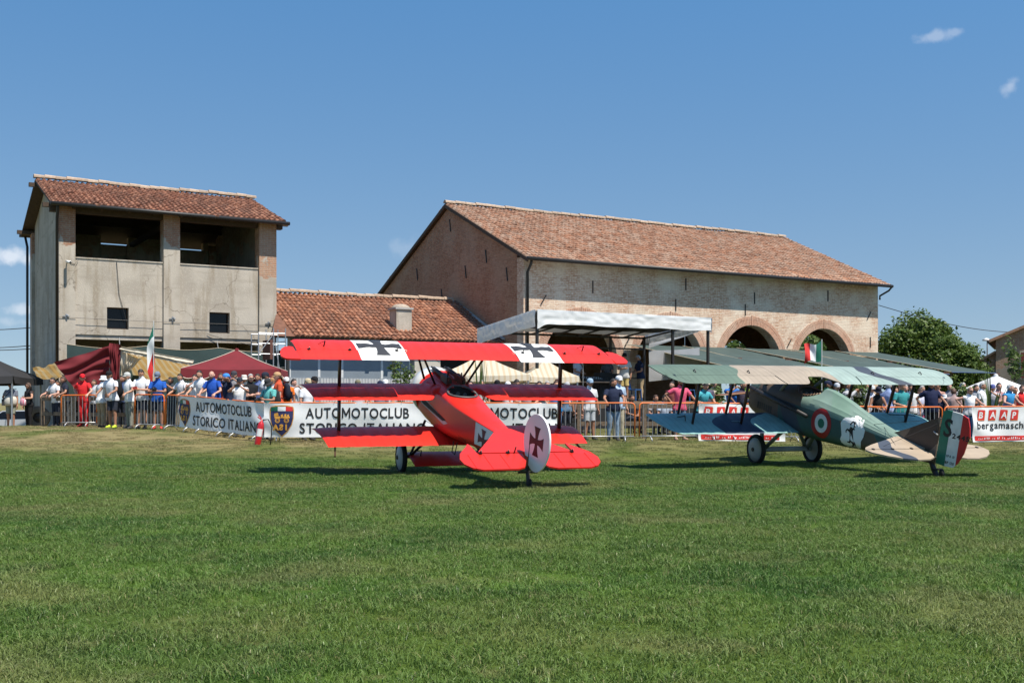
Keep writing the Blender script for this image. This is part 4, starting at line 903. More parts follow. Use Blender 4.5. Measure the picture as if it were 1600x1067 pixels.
# ------------------------------------------------------------ camouflaged biplane
SAGE = (.105, .155, .120); TAN = (.33, .275, .215); SHEEN_GREEN = (.265, .345, .315); NAVY = (.055, .065, .085); BROWN = (.115, .082, .058); SHADED_GREEN = (.045, .095, .085); BLUEG = (.22, .40, .39)
def mat_camo(name, base, bands, axis=0, rough=.55, ribs=0.):
    """hand painted camouflage: list of (colour, axis position of the centre, half width, wave amplitude, wave number, phase, slant)"""
    m = bpy.data.materials.new(name); N, L, b = nodes_of(m); b.inputs['Roughness'].default_value = rough; b.inputs['Specular IOR Level'].default_value = .35
    tc = N.new('ShaderNodeTexCoord'); sp = N.new('ShaderNodeSeparateXYZ'); L.new(tc.outputs['Object'], sp.inputs[0])
    A, B = sp.outputs[axis], sp.outputs[1 if axis == 0 else 2]
    def mth(op, a, b_=None, c=None):
        q = N.new('ShaderNodeMath'); q.operation = op
        for i, v in enumerate((a, b_, c)):
            if v is None: continue
            if isinstance(v, (int, float)): q.inputs[i].default_value = v
            else: L.new(v, q.inputs[i])
        return q.outputs[0]
    n = N.new('ShaderNodeTexNoise'); n.inputs['Scale'].default_value = 2.5; n.inputs['Detail'].default_value = 5; L.new(tc.outputs['Object'], n.inputs['Vector'])
    col = None
    rgb = N.new('ShaderNodeRGB'); rgb.outputs[0].default_value = (*base, 1); col = rgb.outputs[0]
    for c, x0, hw, amp, k, ph, sl in bands:
        wv = mth('MULTIPLY', mth('SINE', mth('MULTIPLY_ADD', B, k, ph)), amp)
        d = mth('ABSOLUTE', mth('SUBTRACT', mth('SUBTRACT', mth('SUBTRACT', A, x0), wv), mth('MULTIPLY', B, sl)))
        f = mth('LESS_THAN', d, hw); mx = N.new('ShaderNodeMix'); mx.data_type = 'RGBA'; L.new(f, mx.inputs[0]); L.new(col, mx.inputs[6]); mx.inputs[7].default_value = (*c, 1); col = mx.outputs[2]
    r = N.new('ShaderNodeMapRange'); r.inputs['From Min'].default_value = .3; r.inputs['From Max'].default_value = .7; r.inputs['To Min'].default_value = .88; r.inputs['To Max'].default_value = 1.1; L.new(n.outputs[0], r.inputs['Value'])
    fac = rib_tapes(N, L, tc, r.outputs[0], ribs) if ribs else r.outputs[0]
    v = N.new('ShaderNodeVectorMath'); v.operation = 'SCALE'; L.new(col, v.inputs[0]); L.new(fac, v.inputs['Scale']); L.new(v.outputs[0], b.inputs['Base Color'])
    return m
def camo_biplane():
    gx, gy = 6.422, 26.241; WR = .357
    a = thing('camouflaged_biplane', 'green and tan camouflaged biplane with roundel and tricolour rudder', 'aeroplane', (gx, gy, WR + gz(gx, gy) - .01), R(20.38), None, R(12.39))
    tip = lambda base, ex: (lambda t: base + ex * math.sqrt(max(0, 1 - ((t - .42) / .60) ** 2)))
    m_up = mat_camo('upper_wing_camo', SHEEN_GREEN, [(TAN, -1.4, 1.30, .04, 7, .6, -.1), (TAN, -.2, .22, .16, 2.4, 2.6, -.42), (SAGE, -4.2, 2.44, .05, 9, 0, .28), (NAVY, 1.53, .20, .17, 5.0, 1.4, -.42)], ribs=.15)  # pale base green paints in the sheen on the right wing
    up = Wing(.16, -1.22, 1.925, 1.80, tip(3.33, .55), .085, .045, .30, cut=lambda x: 1 - .36 * (1 - sm(.14, .48, abs(x - .04))), sag=.10)
    ss = lin(-1, 1, 108); b = MB(); ts1 = [t for t in TS if t <= .72]; ts2 = [.728, .8, .88, .95, 1.]
    e0, e1 = 1.05 / 3.7, .93
    up.patch(b, [q for q in ss if abs(q) <= e0], TS); 
    for sg in (-1, 1):
        up.patch(b, sorted([q for q in ss if q * sg >= e0] + [sg * e0 * .985]), ts1)
        up.patch(b, sorted([q for q in ss if q * sg >= e1] + [sg * e1]), [.72, .8, .88, .95, 1.])
    w = b.build('upper_wing', m_up, a); weld(w); auto_smooth(w, 50)
    for sg in (-1, 1):
        b = MB(); up.patch(b, sorted([q for q in ss if e0 + .006 < q * sg < e1 - .003] + [sg * (e0 + .003), sg * (e1 - .0025)]), ts2); o = b.build('aileron', m_up, w); weld(o); auto_smooth(o, 50)
        for x in (1.6, 2.9):
            c = up.p(sg * x / 3.7, .6, 0); MB().tube([c + Vector((0, .07, -.0)), c + Vector((0, 0, .05)), c + Vector((0, -.06, .0))], .012, 6).build('aileron_horn', M_dark, w)
    c = [up.p(q, t, 0, .006) for q, t in ((-.03, .10), (.08, .10), (.085, .22), (-.025, .22))]; MB().add(c, [(0, 1, 2, 3)]).build('filler_plate', WHITE, w)
    m_lo = mat_camo('lower_wing_camo', BLUEG, [((.03, .045, .085), -1.35, .50, .22, 4.2, .4, .55), (BLUEG, 3.0, .9, .1, 4, 0, 0), (NAVY, 1.3, .35, .2, 4, 0, .4)], ribs=.15)
    low = Wing(.36, -1.02, .765, .645, tip(3.22, .48), .085, .045, .30, sag=.10)
    b = MB(); low.patch(b, lin(-1, 1, 108), TS); w2 = b.build('lower_wing', m_lo, a); weld(w2); auto_smooth(w2, 50)
    for sg in (-1, 1): MB().bar(low.p(sg * .43, .62, 0, .006), low.p(sg * .50, .62, 0, .006), .03, .006).build('patch_tape', SHEEN_GREEN and mat('pale_tape', (.25, .34, .36), .6), w2)
    # interplane struts, two bays
    for sg in (-1, 1):
        for x in (1.64, 2.88):
            for yl, yu in ((.10, -.10), (-.58, -.72)):
                zt = up.p(sg * x / 3.7, (up.yl - yu) / up.c, 1).z; zb = low.p(sg * x / 3.6, (low.yl - yl) / low.c, 0).z
                MB().tube([(sg * x, yl, zb), (sg * x, (yl + yu) / 2, (zb + zt) / 2), (sg * x, yu, zt + .02)], [(.022, .04), (.03, .055), (.022, .04)], 10, upv=Vector((0, 1, 0))).build('interplane_strut', STRUT, a, True)
        br = MB(); x = 2.88; p = Vector((sg * x, -.2, .80)); br.tube([p + Vector((-.12 * sg, .22, .02)), p + Vector((.1 * sg, -.2, .10)), p + Vector((.34 * sg, -.3, .10))], .012, 6); br.tube([p + Vector((.1 * sg, -.2, .10)), p + Vector((.1 * sg, -.24, .0))], .012, 6); br.build('aileron_rod', M_dark, a)
        for y, yu in ((.55, -.02), (-.12, -.70)):
            MB().tube([(sg * .40, y, 1.42), (sg * .46, yu, 1.92)], [(.02, .045)] * 2, 8, upv=Vector((0, 1, 0))).build('cabane_strut', mat('pale_green_strut', (.18, .21, .16), .5), a, True)
    # fuselage
    F = Body([(1.20, .36, .72, 1.18, 1.48, 2.1), (1.10, .43, .62, 1.20, 1.54, 2.1), (.75, .47, .55, 1.22, 1.58, 2.2), (.2, .48, .52, 1.24, 1.60, 2.3), (-.5, .47, .52, 1.25, 1.60, 2.4), (-1.0, .455, .54, 1.25, 1.57, 2.5), (-1.5, .43, .57, 1.25, 1.60, 2.5),
              (-2.3, .37, .65, 1.235, 1.52, 2.6), (-3.2, .275, .77, 1.20, 1.38, 2.6), (-4.2, .15, .90, 1.16, 1.23, 2.6), (-4.8, .05, .97, 1.13, 1.15, 2.6), (-4.93, .03, .98, 1.12, 1.125, 2.6)])
    m_f = bpy.data.materials.new('fuselage_camo')
    deck = mat_camo('lit_deck_camo', (.17, .245, .20), [(BROWN, -.35, 1.02, .05, 5, 0, .25), ((.16, .25, .19), -3.30, .26, .08, 8, 0, .8), (SAGE, .9, .25, .03, 6, 0, 0)], 1)  # deck green painted paler, as if sunlit; the patches are camouflage
    side = mat_camo('shaded_side_camo', SHADED_GREEN, [(BROWN, .65, 1.05, .04, 7, 1, .15), (NAVY, -1.02, .30, .10, 5, 2, .3), (BROWN, -3.35, .50, .08, 6, 0, .35), ((.03, .055, .045), -4.05, .22, .05, 7, 0, -.5), (BROWN, -4.75, .5, .05, 5, 0, 0)], 1)  # side green painted darker, as in shade; the patches are camouflage
    b = MB(); n = 48; NY = 70; ys = lin(1.20, -4.93, NY); rings = [F.ring(y, n) for y in ys]
    for r_, y in zip(rings, ys):                          # stringers on the rear deck, faired headrest
        for j, v in enumerate(r_):
            if y < -1.2:
                t = j / n * 2
                if .14 < t < .86: v.z += .008 * (1 if j % 2 else -1) * sm(-4.6, -3.8, y)
                hr = math.exp(-(v.x / .15) ** 2) * .15 * sm(-3.3, -1.5, y) * (1 - sm(-1.30, -1.22, y))
                if .1 < t < .9: v.z += hr
    b.v = [tuple(v) for r_ in rings for v in r_]
    inside = lambda y, x, z: ((y + .88) / .36) ** 2 + (x / .30) ** 2 < 1 and z > 1.3
    for i in range(NY):
        for j in range(n):
            f = (i * n + j, i * n + (j + 1) % n, (i + 1) * n + (j + 1) % n, (i + 1) * n + j); c = sum((Vector(b.v[q]) for q in f), Vector()) / 4
            if inside(c.y, c.x, c.z): continue
            b.f.append(f); t = (j + .5) / n * 2; b.mi.append(0 if .115 < t < .885 else 1)
    b.f.append(tuple(range(n))); b.mi.append(1); b.f.append(tuple(NY * n + j for j in range(n))); b.mi.append(1)
    fu = b.build('fuselage', [deck, side], a); auto_smooth(fu, 26)
    bpy.data.materials.remove(m_f)
    def rim(t, k=1., dz=0.):
        y, x = -.88 + .39 * k * math.sin(t), .33 * k * math.cos(t); w_, zb, zs, zd, ex = F.at(y); q = min(.98, abs(x) / w_)
        return Vector((x, y, zs + (zd - zs) * math.sin(math.acos(q)) ** .9 + .012 + dz))
    cp = MB(); cp.grid(lambda s, t: rim(2 * math.pi * s, 1 - .1 * t, -.004 - .55 * t), 24, 3); cp.add([rim(2 * math.pi * i / 24, .9, -.55) for i in range(24)], [tuple(range(24))]); co = cp.build('cockpit', mat('cockpit_dark', (.012, .010, .009), .7), a)
    MB().tube([rim(2 * math.pi * i / 32) for i in range(33)], .024, 8).build('coaming', mat('brown_leather', (.075, .03, .02), .5, .3), co, True)
    lc = MB()
    for i in range(18):
        p = rim(math.pi + math.pi * (i + .5) / 18 * 1.0, 1.07, .006); p2 = rim(math.pi + math.pi * (i + .9) / 18, 1.0, .028); lc.bar(p, p2, .012)
    lc.build('lacing', mat('pale_lacing', (.50, .36, .20), .7), co)
    MB().box(-.27, .27, -.56, -.53, 1.30, 1.52).build('instrument_panel', M_dark, co)
    for x in (-.14, 0, .14): MB().lathe([(.05, -.565), (.045, -.572), (.036, -.572), (.001, -.568)], 12, 'Y', (x, 0, 1.44)).build('dial', mat('dial_rim', (.25, .25, .24), .3, metal=.6), co)
    ws = MB(); ws.grid(lambda s, t: Vector((.22 * math.cos(math.pi * s), -.50 + .10 * math.sin(math.pi * s) - .03 * t, 1.57 + .17 * t * math.sin(math.pi * s) ** .6)), 10, 4); ws.build('windscreen', bpy.data.materials['windscreen'], a, True)
    # markings on both sides
    for sg in (-1, 1):
        def disc(r0, r1, y0, z0, off): 
            q = MB(); q.grid(lambda s, t: F.side(y0 + (r0 + (r1 - r0) * t) * math.cos(2 * math.pi * s), z0 + (r0 + (r1 - r0) * t) * math.sin(2 * math.pi * s), sg, off), 40, 4); return q
        y0, z0 = -1.80, 1.05
        for r0, r1, c, nm in ((.205, .325, (.34, .012, .012), 'roundel_red'), (.105, .205, (.66, .66, .64), 'roundel_white'), (.0, .105, (.012, .14, .085), 'roundel_green')):
            disc(r0, r1, y0, z0, .007).build('roundel_ring', mat(nm, c, .5), fu)
        K = 26; pts = []                                   # wavy edged white patch with a rearing black horse
        for i in range(K):
            t = 2 * math.pi * i / K; k = 1 + .09 * math.sin(5 * t + .6) + .05 * math.sin(9 * t); pts.append((.33 * math.copysign(abs(math.cos(t)) ** .7, math.cos(t)) * k, .345 * math.copysign(abs(math.sin(t)) ** .7, math.sin(t)) * k))
        q = MB(); y1, z1 = -2.76, 1.04
        q.grid(lambda s, t: (lambda p: F.side(y1 - p[0] * t, z1 + .03 + p[1] * t, sg, .010))(pts[int(round(s * K)) % K]), K, 6); q.build('white_patch', WHITE, fu)
        hz = [(178, 372), (192, 352), (200, 338), (210, 346), (228, 342), (252, 358), (236, 368), (256, 388), (236, 394), (252, 420), (230, 420), (226, 440), (234, 470), (244, 500), (250, 528), (270, 538), (280, 560), (262, 578), (260, 556), (250, 572), (234, 592), (222, 586), (234, 562), (214, 546), (206, 562), (168, 562), (163, 552), (192, 546), (199, 522), (194, 490), (186, 458), (170, 450), (152, 442), (142, 456), (146, 472), (136, 472), (129, 450), (145, 427), (175, 428), (184, 410), (192, 388), (180, 382)]
        q = MB(); q.add([F.side(y1 - (a - 212) * .00215, z1 + .02 + (462 - c_) * .00215, sg, .014) for a, c_ in hz], [tuple(range(len(hz)))])
        q.build('rearing_horse', mat('emblem_black', (.012, .012, .012), .6), fu)
        # long exhaust, cowl panels, valve covers
        MB().tube([F.side(1.0, 1.27, sg, .05), F.side(.0, 1.22, sg, .06), F.side(-.8, 1.17, sg, .07), F.side(-1.40, 1.12, sg, .09)], [.05, .055, .05, .042], 10).build('exhaust_pipe', mat('sooty_pipe', (.03, .026, .024), .55, .3), a, True)
        for k in range(3): MB().tube([F.side(.95 - .28 * k, 1.50, sg, -.03), F.side(.95 - .28 * k, 1.50, sg, .06) + Vector((0, .05, .05))], [.04, .03], 8).build('valve_cover', mat('pale_metal', (.45, .43, .40), .35, metal=.5), a, True)
        for k in range(7): MB().add([F.side(.62 - .09 * k, .86 + .0 * k, sg, .012), F.side(.56 - .09 * k, .86, sg, .004), F.side(.56 - .09 * k, 1.02, sg, .004), F.side(.62 - .09 * k, 1.02, sg, .012)], [(0, 1, 2, 3)]).build('louvre', M_dark, fu)
    # nose
    MB().lathe([(.001, 1.22), (.36, 1.22), (.385, 1.20), (.36, 1.18)], 28, 'Y', (0, 0, 1.09)).build('radiator', M_dark, a)
    pr = MB(); pr.lathe([(.001, 1.42), (.08, 1.40), (.09, 1.22)], 12, 'Y', (0, 0, 1.09))
    for sg in (-1, 1): pr.tube([(sg * (.06 + .2 * i), 1.33, 1.09 + sg * .015 * i) for i in range(7)], [(.05, .03), (.055, .025), (.08, .022), (.09, .02), (.085, .016), (.06, .012), (.02, .006)], 8)
    pr.build('propeller', mat('propeller_wood', (.20, .09, .04), .35, .2, 10), a, True)
    MB().tube([F.side(.85, .98, -1, .14), F.side(.85, .98, -1, .30) + Vector((0, 0, -.05)), F.side(.8, .80, -1, .25)], [.06, .09, .03], 8).build('rag_bag', mat('navy_cloth', (.015, .02, .05), .9), a, True)
    # tail
    m_t = mat_camo('tailplane_camo', (.37, .295, .215), [(NAVY, -.05, .15, .09, 6, 1.2, .17), (NAVY, 3, .1, 0, 1, 0, 0)])
    hp = [(.04, -3.85), (.16, -3.88), (.62, -4.12), (1.10, -4.36), (1.35, -4.52), (1.42, -4.62)]
    tp = MB().plate(hp + [(-x, y) for x, y in hp[::-1]], lambda x, y: (x, y, 1.20 + .07 * (y + 4.635)), (0, 0, .02)).build('tailplane', m_t, a)
    ep = [(.10, -4.635), (1.42, -4.635), (1.40, -4.80), (1.22, -5.02), (.98, -5.20), (.70, -5.30), (.44, -5.28), (.24, -5.16), (.13, -4.95)]
    for sg in (-1, 1):
        eo = MB().plate([(sg * x, y) for x, y in ep], lambda x, y: (x, y, 1.20 - .04 * (-4.635 - y)), (0, 0, .014)).build('elevator', m_t, tp)
        for x in (.35, .8, 1.25): MB().box(sg * x - .02, sg * x + .02, -4.66, -4.60, 1.205, 1.235).build('hinge', M_dark, tp)
    fin = [(-3.62, 1.28), (-4.1, 1.50), (-4.6, 1.76), (-4.88, 1.90), (-4.91, 1.90), (-4.92, 1.0), (-4.6, 1.02), (-4.1, 1.10)]
    MB().plate(fin, lambda y, z: (0, y, z), (.018, 0, 0)).build('fin', mat_camo('fin_camo', (.16, .12, .09), [((.055, .04, .03), -4.15, .42, .10, 7, .5, -.2)], 1), a)
    rp = [(.85 * a_, 1.0 + (b_ - .93) * .87) for a_, b_ in [(0, 2.13), (-.10, 2.17), (-.42, 2.15), (-.60, 2.08), (-.66, 1.90), (-.70, 1.68), (-.66, 1.55), (-.62, 1.30), (-.52, 1.06), (-.42, .94), (-.20, .93), (0, .95)]]
    rb = MB(); GW, WR_ = -.185, -.40
    def clip(lo, hi):
        out = []; n_ = len(rp)
        for i in range(n_):
            p, q = rp[i], rp[(i + 1) % n_]; inp, inq = hi >= p[0] >= lo, hi >= q[0] >= lo
            if inp: out.append(p)
            cuts = []
            for e in (lo, hi):
                if (p[0] - e) * (q[0] - e) < 0: f = (p[0] - e) / (p[0] - q[0]); cuts.append((f, (e, p[1] + (q[1] - p[1]) * f)))
            out += [c_[1] for c_ in sorted(cuts)]
        return out
    for lo, hi, mi in ((GW, .001, 0), (WR_, GW, 1), (-.8, WR_, 2)): rb.plate(clip(lo, hi), lambda y, z: (0, y, z), (.017, 0, 0), mi)
    ru = rb.build('rudder', [mat('flag_green', (.012, .15, .095), .5), mat('flag_white', (.66, .66, .64), .5), mat('flag_red', (.50, .016, .018), .45)], a); ru.location = (0, -4.95, 0); ru.rotation_euler = (0, 0, R(21))
    for sg in (-1,):
        for txt, size, y, z, off, sx in (('S', .48, -.065, 1.58, .010, .80), ('2445', .13, -.25, 1.57, .004, 1.15), ('SPA 13', .062, -.195, 1.19, .002, .85), ('BP 120', .070, -.19, 1.06, .002, .85)):
            vt, ft = text_mesh(txt, size, off, sx=sx); q = MB(); q.add([(sg * .0195, y - px_, z + pz) for px_, pz in vt], ft); q.build('rudder_lettering', mat('emblem_black', (.012, .012, .012), .6), ru)
    MB().tube([(-.03, -4.80, 1.60), (-.10, -5.0, 1.585)], .012, 6).build('rudder_horn', mat('grey_flashing', (.40, .38, .36), .8), a)
    sk = MB(); sk.tube([(0, -4.82, 1.02), (0, -4.95, .86), (0, -5.12, .70)], [.05, .055, .04], 8); sk.bar((-.12, -5.0, .90), (.12, -5.0, .90), .03); sk.build('tail_skid', M_dark, a)
    wires(a, [((-.9, -4.45, 1.22), (0, -4.9, 1.8)), ((.9, -4.45, 1.22), (0, -4.9, 1.8)), ((-.7, -4.7, 1.2), (-.05, -3.4, 1.35)), ((-.15, -3.2, 1.36), (0, -5.0, 1.9)),
              ((-1.64, .1, .8), (-.45, -.05, 1.95)), ((-2.88, .1, .8), (-1.64, -.05, 1.95)), ((1.64, .1, .8), (.45, -.05, 1.95)), ((2.88, .1, .8), (1.64, -.05, 1.95))])
    # undercarriage
    cov = mat('grey_wheel_cover', (.42, .43, .41), .5, .08, 6); lg = mat('pale_green_strut', (.18, .21, .16), .5)
    for sg in (-1, 1):
        wheel(a, sg * .775, WR, .11, cov, sg)
        MB().tube([(sg * .60, .02, .02), (sg * .44, .45, .66)], [(.03, .07)] * 2, 8, upv=Vector((0, 1, 0))).build('gear_leg', lg, a, True)
        MB().tube([(sg * .60, -.04, .02), (sg * .44, -.55, .62)], [(.03, .06)] * 2, 8, upv=Vector((0, 1, 0))).build('gear_leg', lg, a, True)
    MB().tube([(-.7, 0, 0), (.7, 0, 0)], [(.06, .09)] * 2, 10, upv=Vector((0, 1, 0))).build('axle_fairing', mat('axle_grey', (.40, .42, .42), .5), a, True)
    wires(a, [((-.44, .4, .62), (.58, 0, .05)), ((.44, .4, .62), (-.58, 0, .05))], .005)
    bpy.context.view_layer.update(); p = a.matrix_world @ Vector((0, -5.12, .70)); t = thing('tail_castor', 'small dark castor under the tail of the camouflaged biplane', 'wheel', (p.x, p.y, 0)); z = gz(p.x, p.y)
    MB().tube([(0, 0, p.z + .02), (.02, -.06, z + .12)], .03, 8).build('fork', M_dark, t); MB().lathe([(.001, -.035), (.06, -.035), (.09, -.018), (.09, .018), (.06, .035), (.001, .035)], 16, 'X', (.02, -.07, z + .09)).build('tyre', M_black, t, True)
camo_biplane()
# ------------------------------------------------------------ stage with white canopy
def v_on_u(px, u):
    k = (px - 800) / FOC; return (CU * u - k * SU * u) / (SU + k * CU)
def local(u0, v0): return lambda px, y: (uv_of(px, y)[0] - u0, uv_of(px, y)[1] - v0)
M_white = mat('white_tarpaulin', (.84, .85, .86), .5, .03, 1.5, bump=.12, bscale=3, trans=.22)
M_deck = mat('stage_boards', (.07, .055, .045), .8, .3, 4)
SUo, SVo = uv_of(838, 40.0)
def build_stage():
    g = thing('stage', 'raised open stage under a white sloping canopy in front of the barn', 'stage', UV(SUo, SVo), T0)
    Wd = u_on_v(1110, SVo) - SUo; Dp = v_on_u(748, SUo) - SVo; zf = wz(485, 40); zb = wz(515, 40 + CU * Dp); G = .35; F = 1.50
    rnd = random.Random(4)
    def roof(s, t): return Vector((Wd * s, Dp * t, zf + (zb - zf) * t - .05 * math.sin(math.pi * ((s * 6) % 1)) * math.sin(math.pi * min(1, t * 1.0)) + .03 * noise.noise(Vector((s * 9, t * 5, 0)))))
    MB().grid(roof, 48, 16).build('canopy', mat('white_canopy_roof', (.68, .69, .71), .5, .05, 1.5, trans=.06), g, True)
    MB().grid(lambda s, t: roof(.01 + .98 * s, .02 + .70 * t) - Vector((0, 0, .05)), 24, 8).build('underside_shade', mat('canopy_shade_grey', (.035, .036, .04), .9), g, True)  # added dark sheet paints the shade under the canopy
    def val(a, b, h0, seed):
        a = Vector(a); b = Vector(b); d = (b - a); nrm = d.cross(Vector((0, 0, 1))).normalized()
        def fn(s, t):
            w = noise.noise(Vector((s * d.length * 1.4, t * 1.2, seed))); h = h0 * (1 + .10 * noise.noise(Vector((s * d.length * .8, 3, seed))) + (.35 * math.exp(-((s - .0) * d.length / .25) ** 2)))
            return a + d * s + nrm * (.05 + .05 * w * t + .03 * noise.noise(Vector((s * 30, t * 4, seed))) + .03 * math.exp(-(s * d.length / .3) ** 2)) - Vector((0, 0, h * t - .04))
        return MB().grid(fn, 80, 8).build('valance', M_white, g, True)
    val((0, 0, zf), (Wd, 0, zf), .52, 1.); val((0, Dp, zb), (0, 0, zf), .60, 2.); val((Wd, 0, zf), (Wd, Dp, zb), .42, 3.)
    us = [0.08, u_on_v(952, SVo + Dp) - SUo, Wd - .06]
    for v, zt in ((.08, zf), (Dp - .08, zb)):
        for u in us: MB().box(u - .045, u + .045, v - .045, v + .045, G, zt - .06).build('post', M_dark, g)
        MB().box(.0, Wd, v - .03, v + .03, zt - .16, zt - .08).build('beam', M_dark, g)
        MB().box(.0, Wd, v - .03, v + .03, zt - .62, zt - .55).build('beam', M_dark, g) if v > 1 else None
    for i in range(8):
        u = .08 + (Wd - .16) * i / 7; MB().bar((u, .1, zf - .12), (u, Dp - .1, zb - .12), .06).build('rafter', M_dark, g)
    for i in range(5):
        u = Wd * (i + .5) / 5; MB().bar((u - .25, .06, zf - .17), (u, .06, zf - .42), .025).build('bracket', M_dark, g)
    # deck
    for i in range(10):
        v = Dp * i / 10; MB().box(-.1, Wd + .1, v, v + Dp / 10 - .012, F - .05, F).build('deck_plank', M_deck, g)
    MB().box(-.1, Wd + .1, -.04, -.002, F - .22, F - .01).build('deck_edge', mat('stage_edge', (.20, .13, .08), .7, .2, 5), g)
    MB().box(-.1, Wd + .1, -.01, .03, G, F - .225).build('understage_shade', mat('understage_black', (.012, .012, .014), .95), g)  # black sheet added to stand for the shade below the deck
    for v in (Dp - .1,): MB().box(.0, Wd, v - .02, v + .02, F + .95, F + 1.0).build('handrail', M_dark, g)
    # grey net screens on the right side
    sc = mat('grey_net', (.42, .43, .45), .8, .05, 3, trans=.3)
    def quad(a, b, c, d, name, m, n=10):
        a, b, c, d = map(Vector, (a, b, c, d))
        return MB().grid(lambda s, t: (a * (1 - s) + b * s) * (1 - t) + (d * (1 - s) + c * s) * t + Vector((0, .03 * noise.noise(Vector((s * 4, t * 4, 7))), -.05 * math.sin(math.pi * s) * (1 - t))), n, n).build(name, m, g, True)
    def spt(px, py, v): u = u_on_v(px, SVo + v); return (u - SUo, v, wz(py, SU * u + CU * (SVo + v)))
    quad(spt(1012, 521, Dp - .3), spt(1099, 508, Dp - .3), spt(1090, 519, Dp - .3), spt(1014, 544, Dp - .3), 'net_screen', sc)
    quad(spt(1014, 547, Dp - .2), spt(1093, 543, Dp - .2), spt(1093, 588, Dp - .2), spt(1014, 596, Dp - .2), 'net_screen', sc)
    return g, Wd, Dp, F
stage, SW, SD, SF = build_stage()
def on_stage(px, v=1.6):                             # point on the stage floor under a photo column
    u = u_on_v(px, SVo + v); return UV(u, SVo + v, SF)
def stage_kit():
    p = on_stage(925, 1.2); t = thing('mixing_desk', 'dark folding table with mixing desk at the left of the stage', 'table', p, T0)
    MB().box(-.9, .9, -.3, .3, .70, .74).build('table_top', M_deck, t)
    for x in (-.8, .8):
        for y in (-.25, .25): MB().box(x - .02, x + .02, y - .02, y + .02, 0, .70).build('leg', M_dark, t)
    m = thing('mixer', 'black sound mixer standing on the stage table', 'mixer', p + Vector((0, 0, .742)), T0); b = MB(); b.add([(-.4, -.2, 0), (.4, -.2, 0), (.4, .2, 0), (-.4, .2, 0), (-.4, -.2, .08), (.4, -.2, .08), (.4, .2, .2), (-.4, .2, .2)], [(0, 3, 2, 1), (4, 5, 6, 7), (0, 1, 5, 4), (1, 2, 6, 5), (2, 3, 7, 6), (3, 0, 4, 7)]); b.build('console', M_black, m)
    k = MB()
    for i in range(10):
        for j in range(3): k.box(-.36 + i * .08 - .012, -.36 + i * .08 + .012, -.15 + j * .12, -.12 + j * .12, .09 + j * .035, .12 + j * .035)
    k.build('knobs', M_steel, m)
    for px, v, lab in ((942, 1.5, 'tall black loudspeaker standing left on the stage'), (957, 2.6, 'black loudspeaker half hidden at the back of the stage')):
        s = thing('loudspeaker', lab, 'loudspeaker', on_stage(px, v), T0); MB().box(-.28, .28, -.22, .22, 0, 1.1).build('cabinet', M_black, s)
        for z, r in ((.32, .19), (.78, .12)): MB().lathe([(r, -.225), (r * .9, -.235), (r * .3, -.225), (.001, -.222)], 16, 'Y', (0, 0, z)).build('cone', M_dark, s)
    p = on_stage(911, .7); s = thing('microphone_stand', 'pale microphone stand at the left edge of the stage', 'stand', p, T0); MB().tube([(0, 0, .02), (0, 0, 1.35)], .014, 6).build('pole', M_steel, s); MB().lathe([(.001, 0), (.15, 0), (.15, .02), (.001, .03)], 12).build('base', M_dark, s); MB().tube([(0, 0, 1.35), (-.12, -.1, 1.42)], .03, 8).build('microphone', M_steel, s)
    for px, v, lab in ((990, .8, 'blue plastic chair on the stage between the two standing men'), (1074, 1.0, 'blue plastic chair at the right end of the stage')):
        c = thing('plastic_chair', lab, 'chair', on_stage(px, v), T0 + .4, 'blue plastic chairs on the stage'); bl = mat('blue_plastic', (.03, .10, .26), .4)
        MB().box(-.22, .22, -.22, .22, .42, .46).build('seat', bl, c); b = MB().grid(lambda s, t: Vector((-.22 + .44 * s, .22 + .10 * t + .03 * math.sin(math.pi * s), .46 + .42 * t - .06 * (2 * s - 1) ** 2 * t)), 6, 5); b.build('backrest', bl, c, True)
        for x in (-.2, .2):
            for y in (-.2, .2): MB().bar((x, y, .42), (x * 1.15, y * 1.15, 0), .035).build('leg', bl, c)
stage_kit()

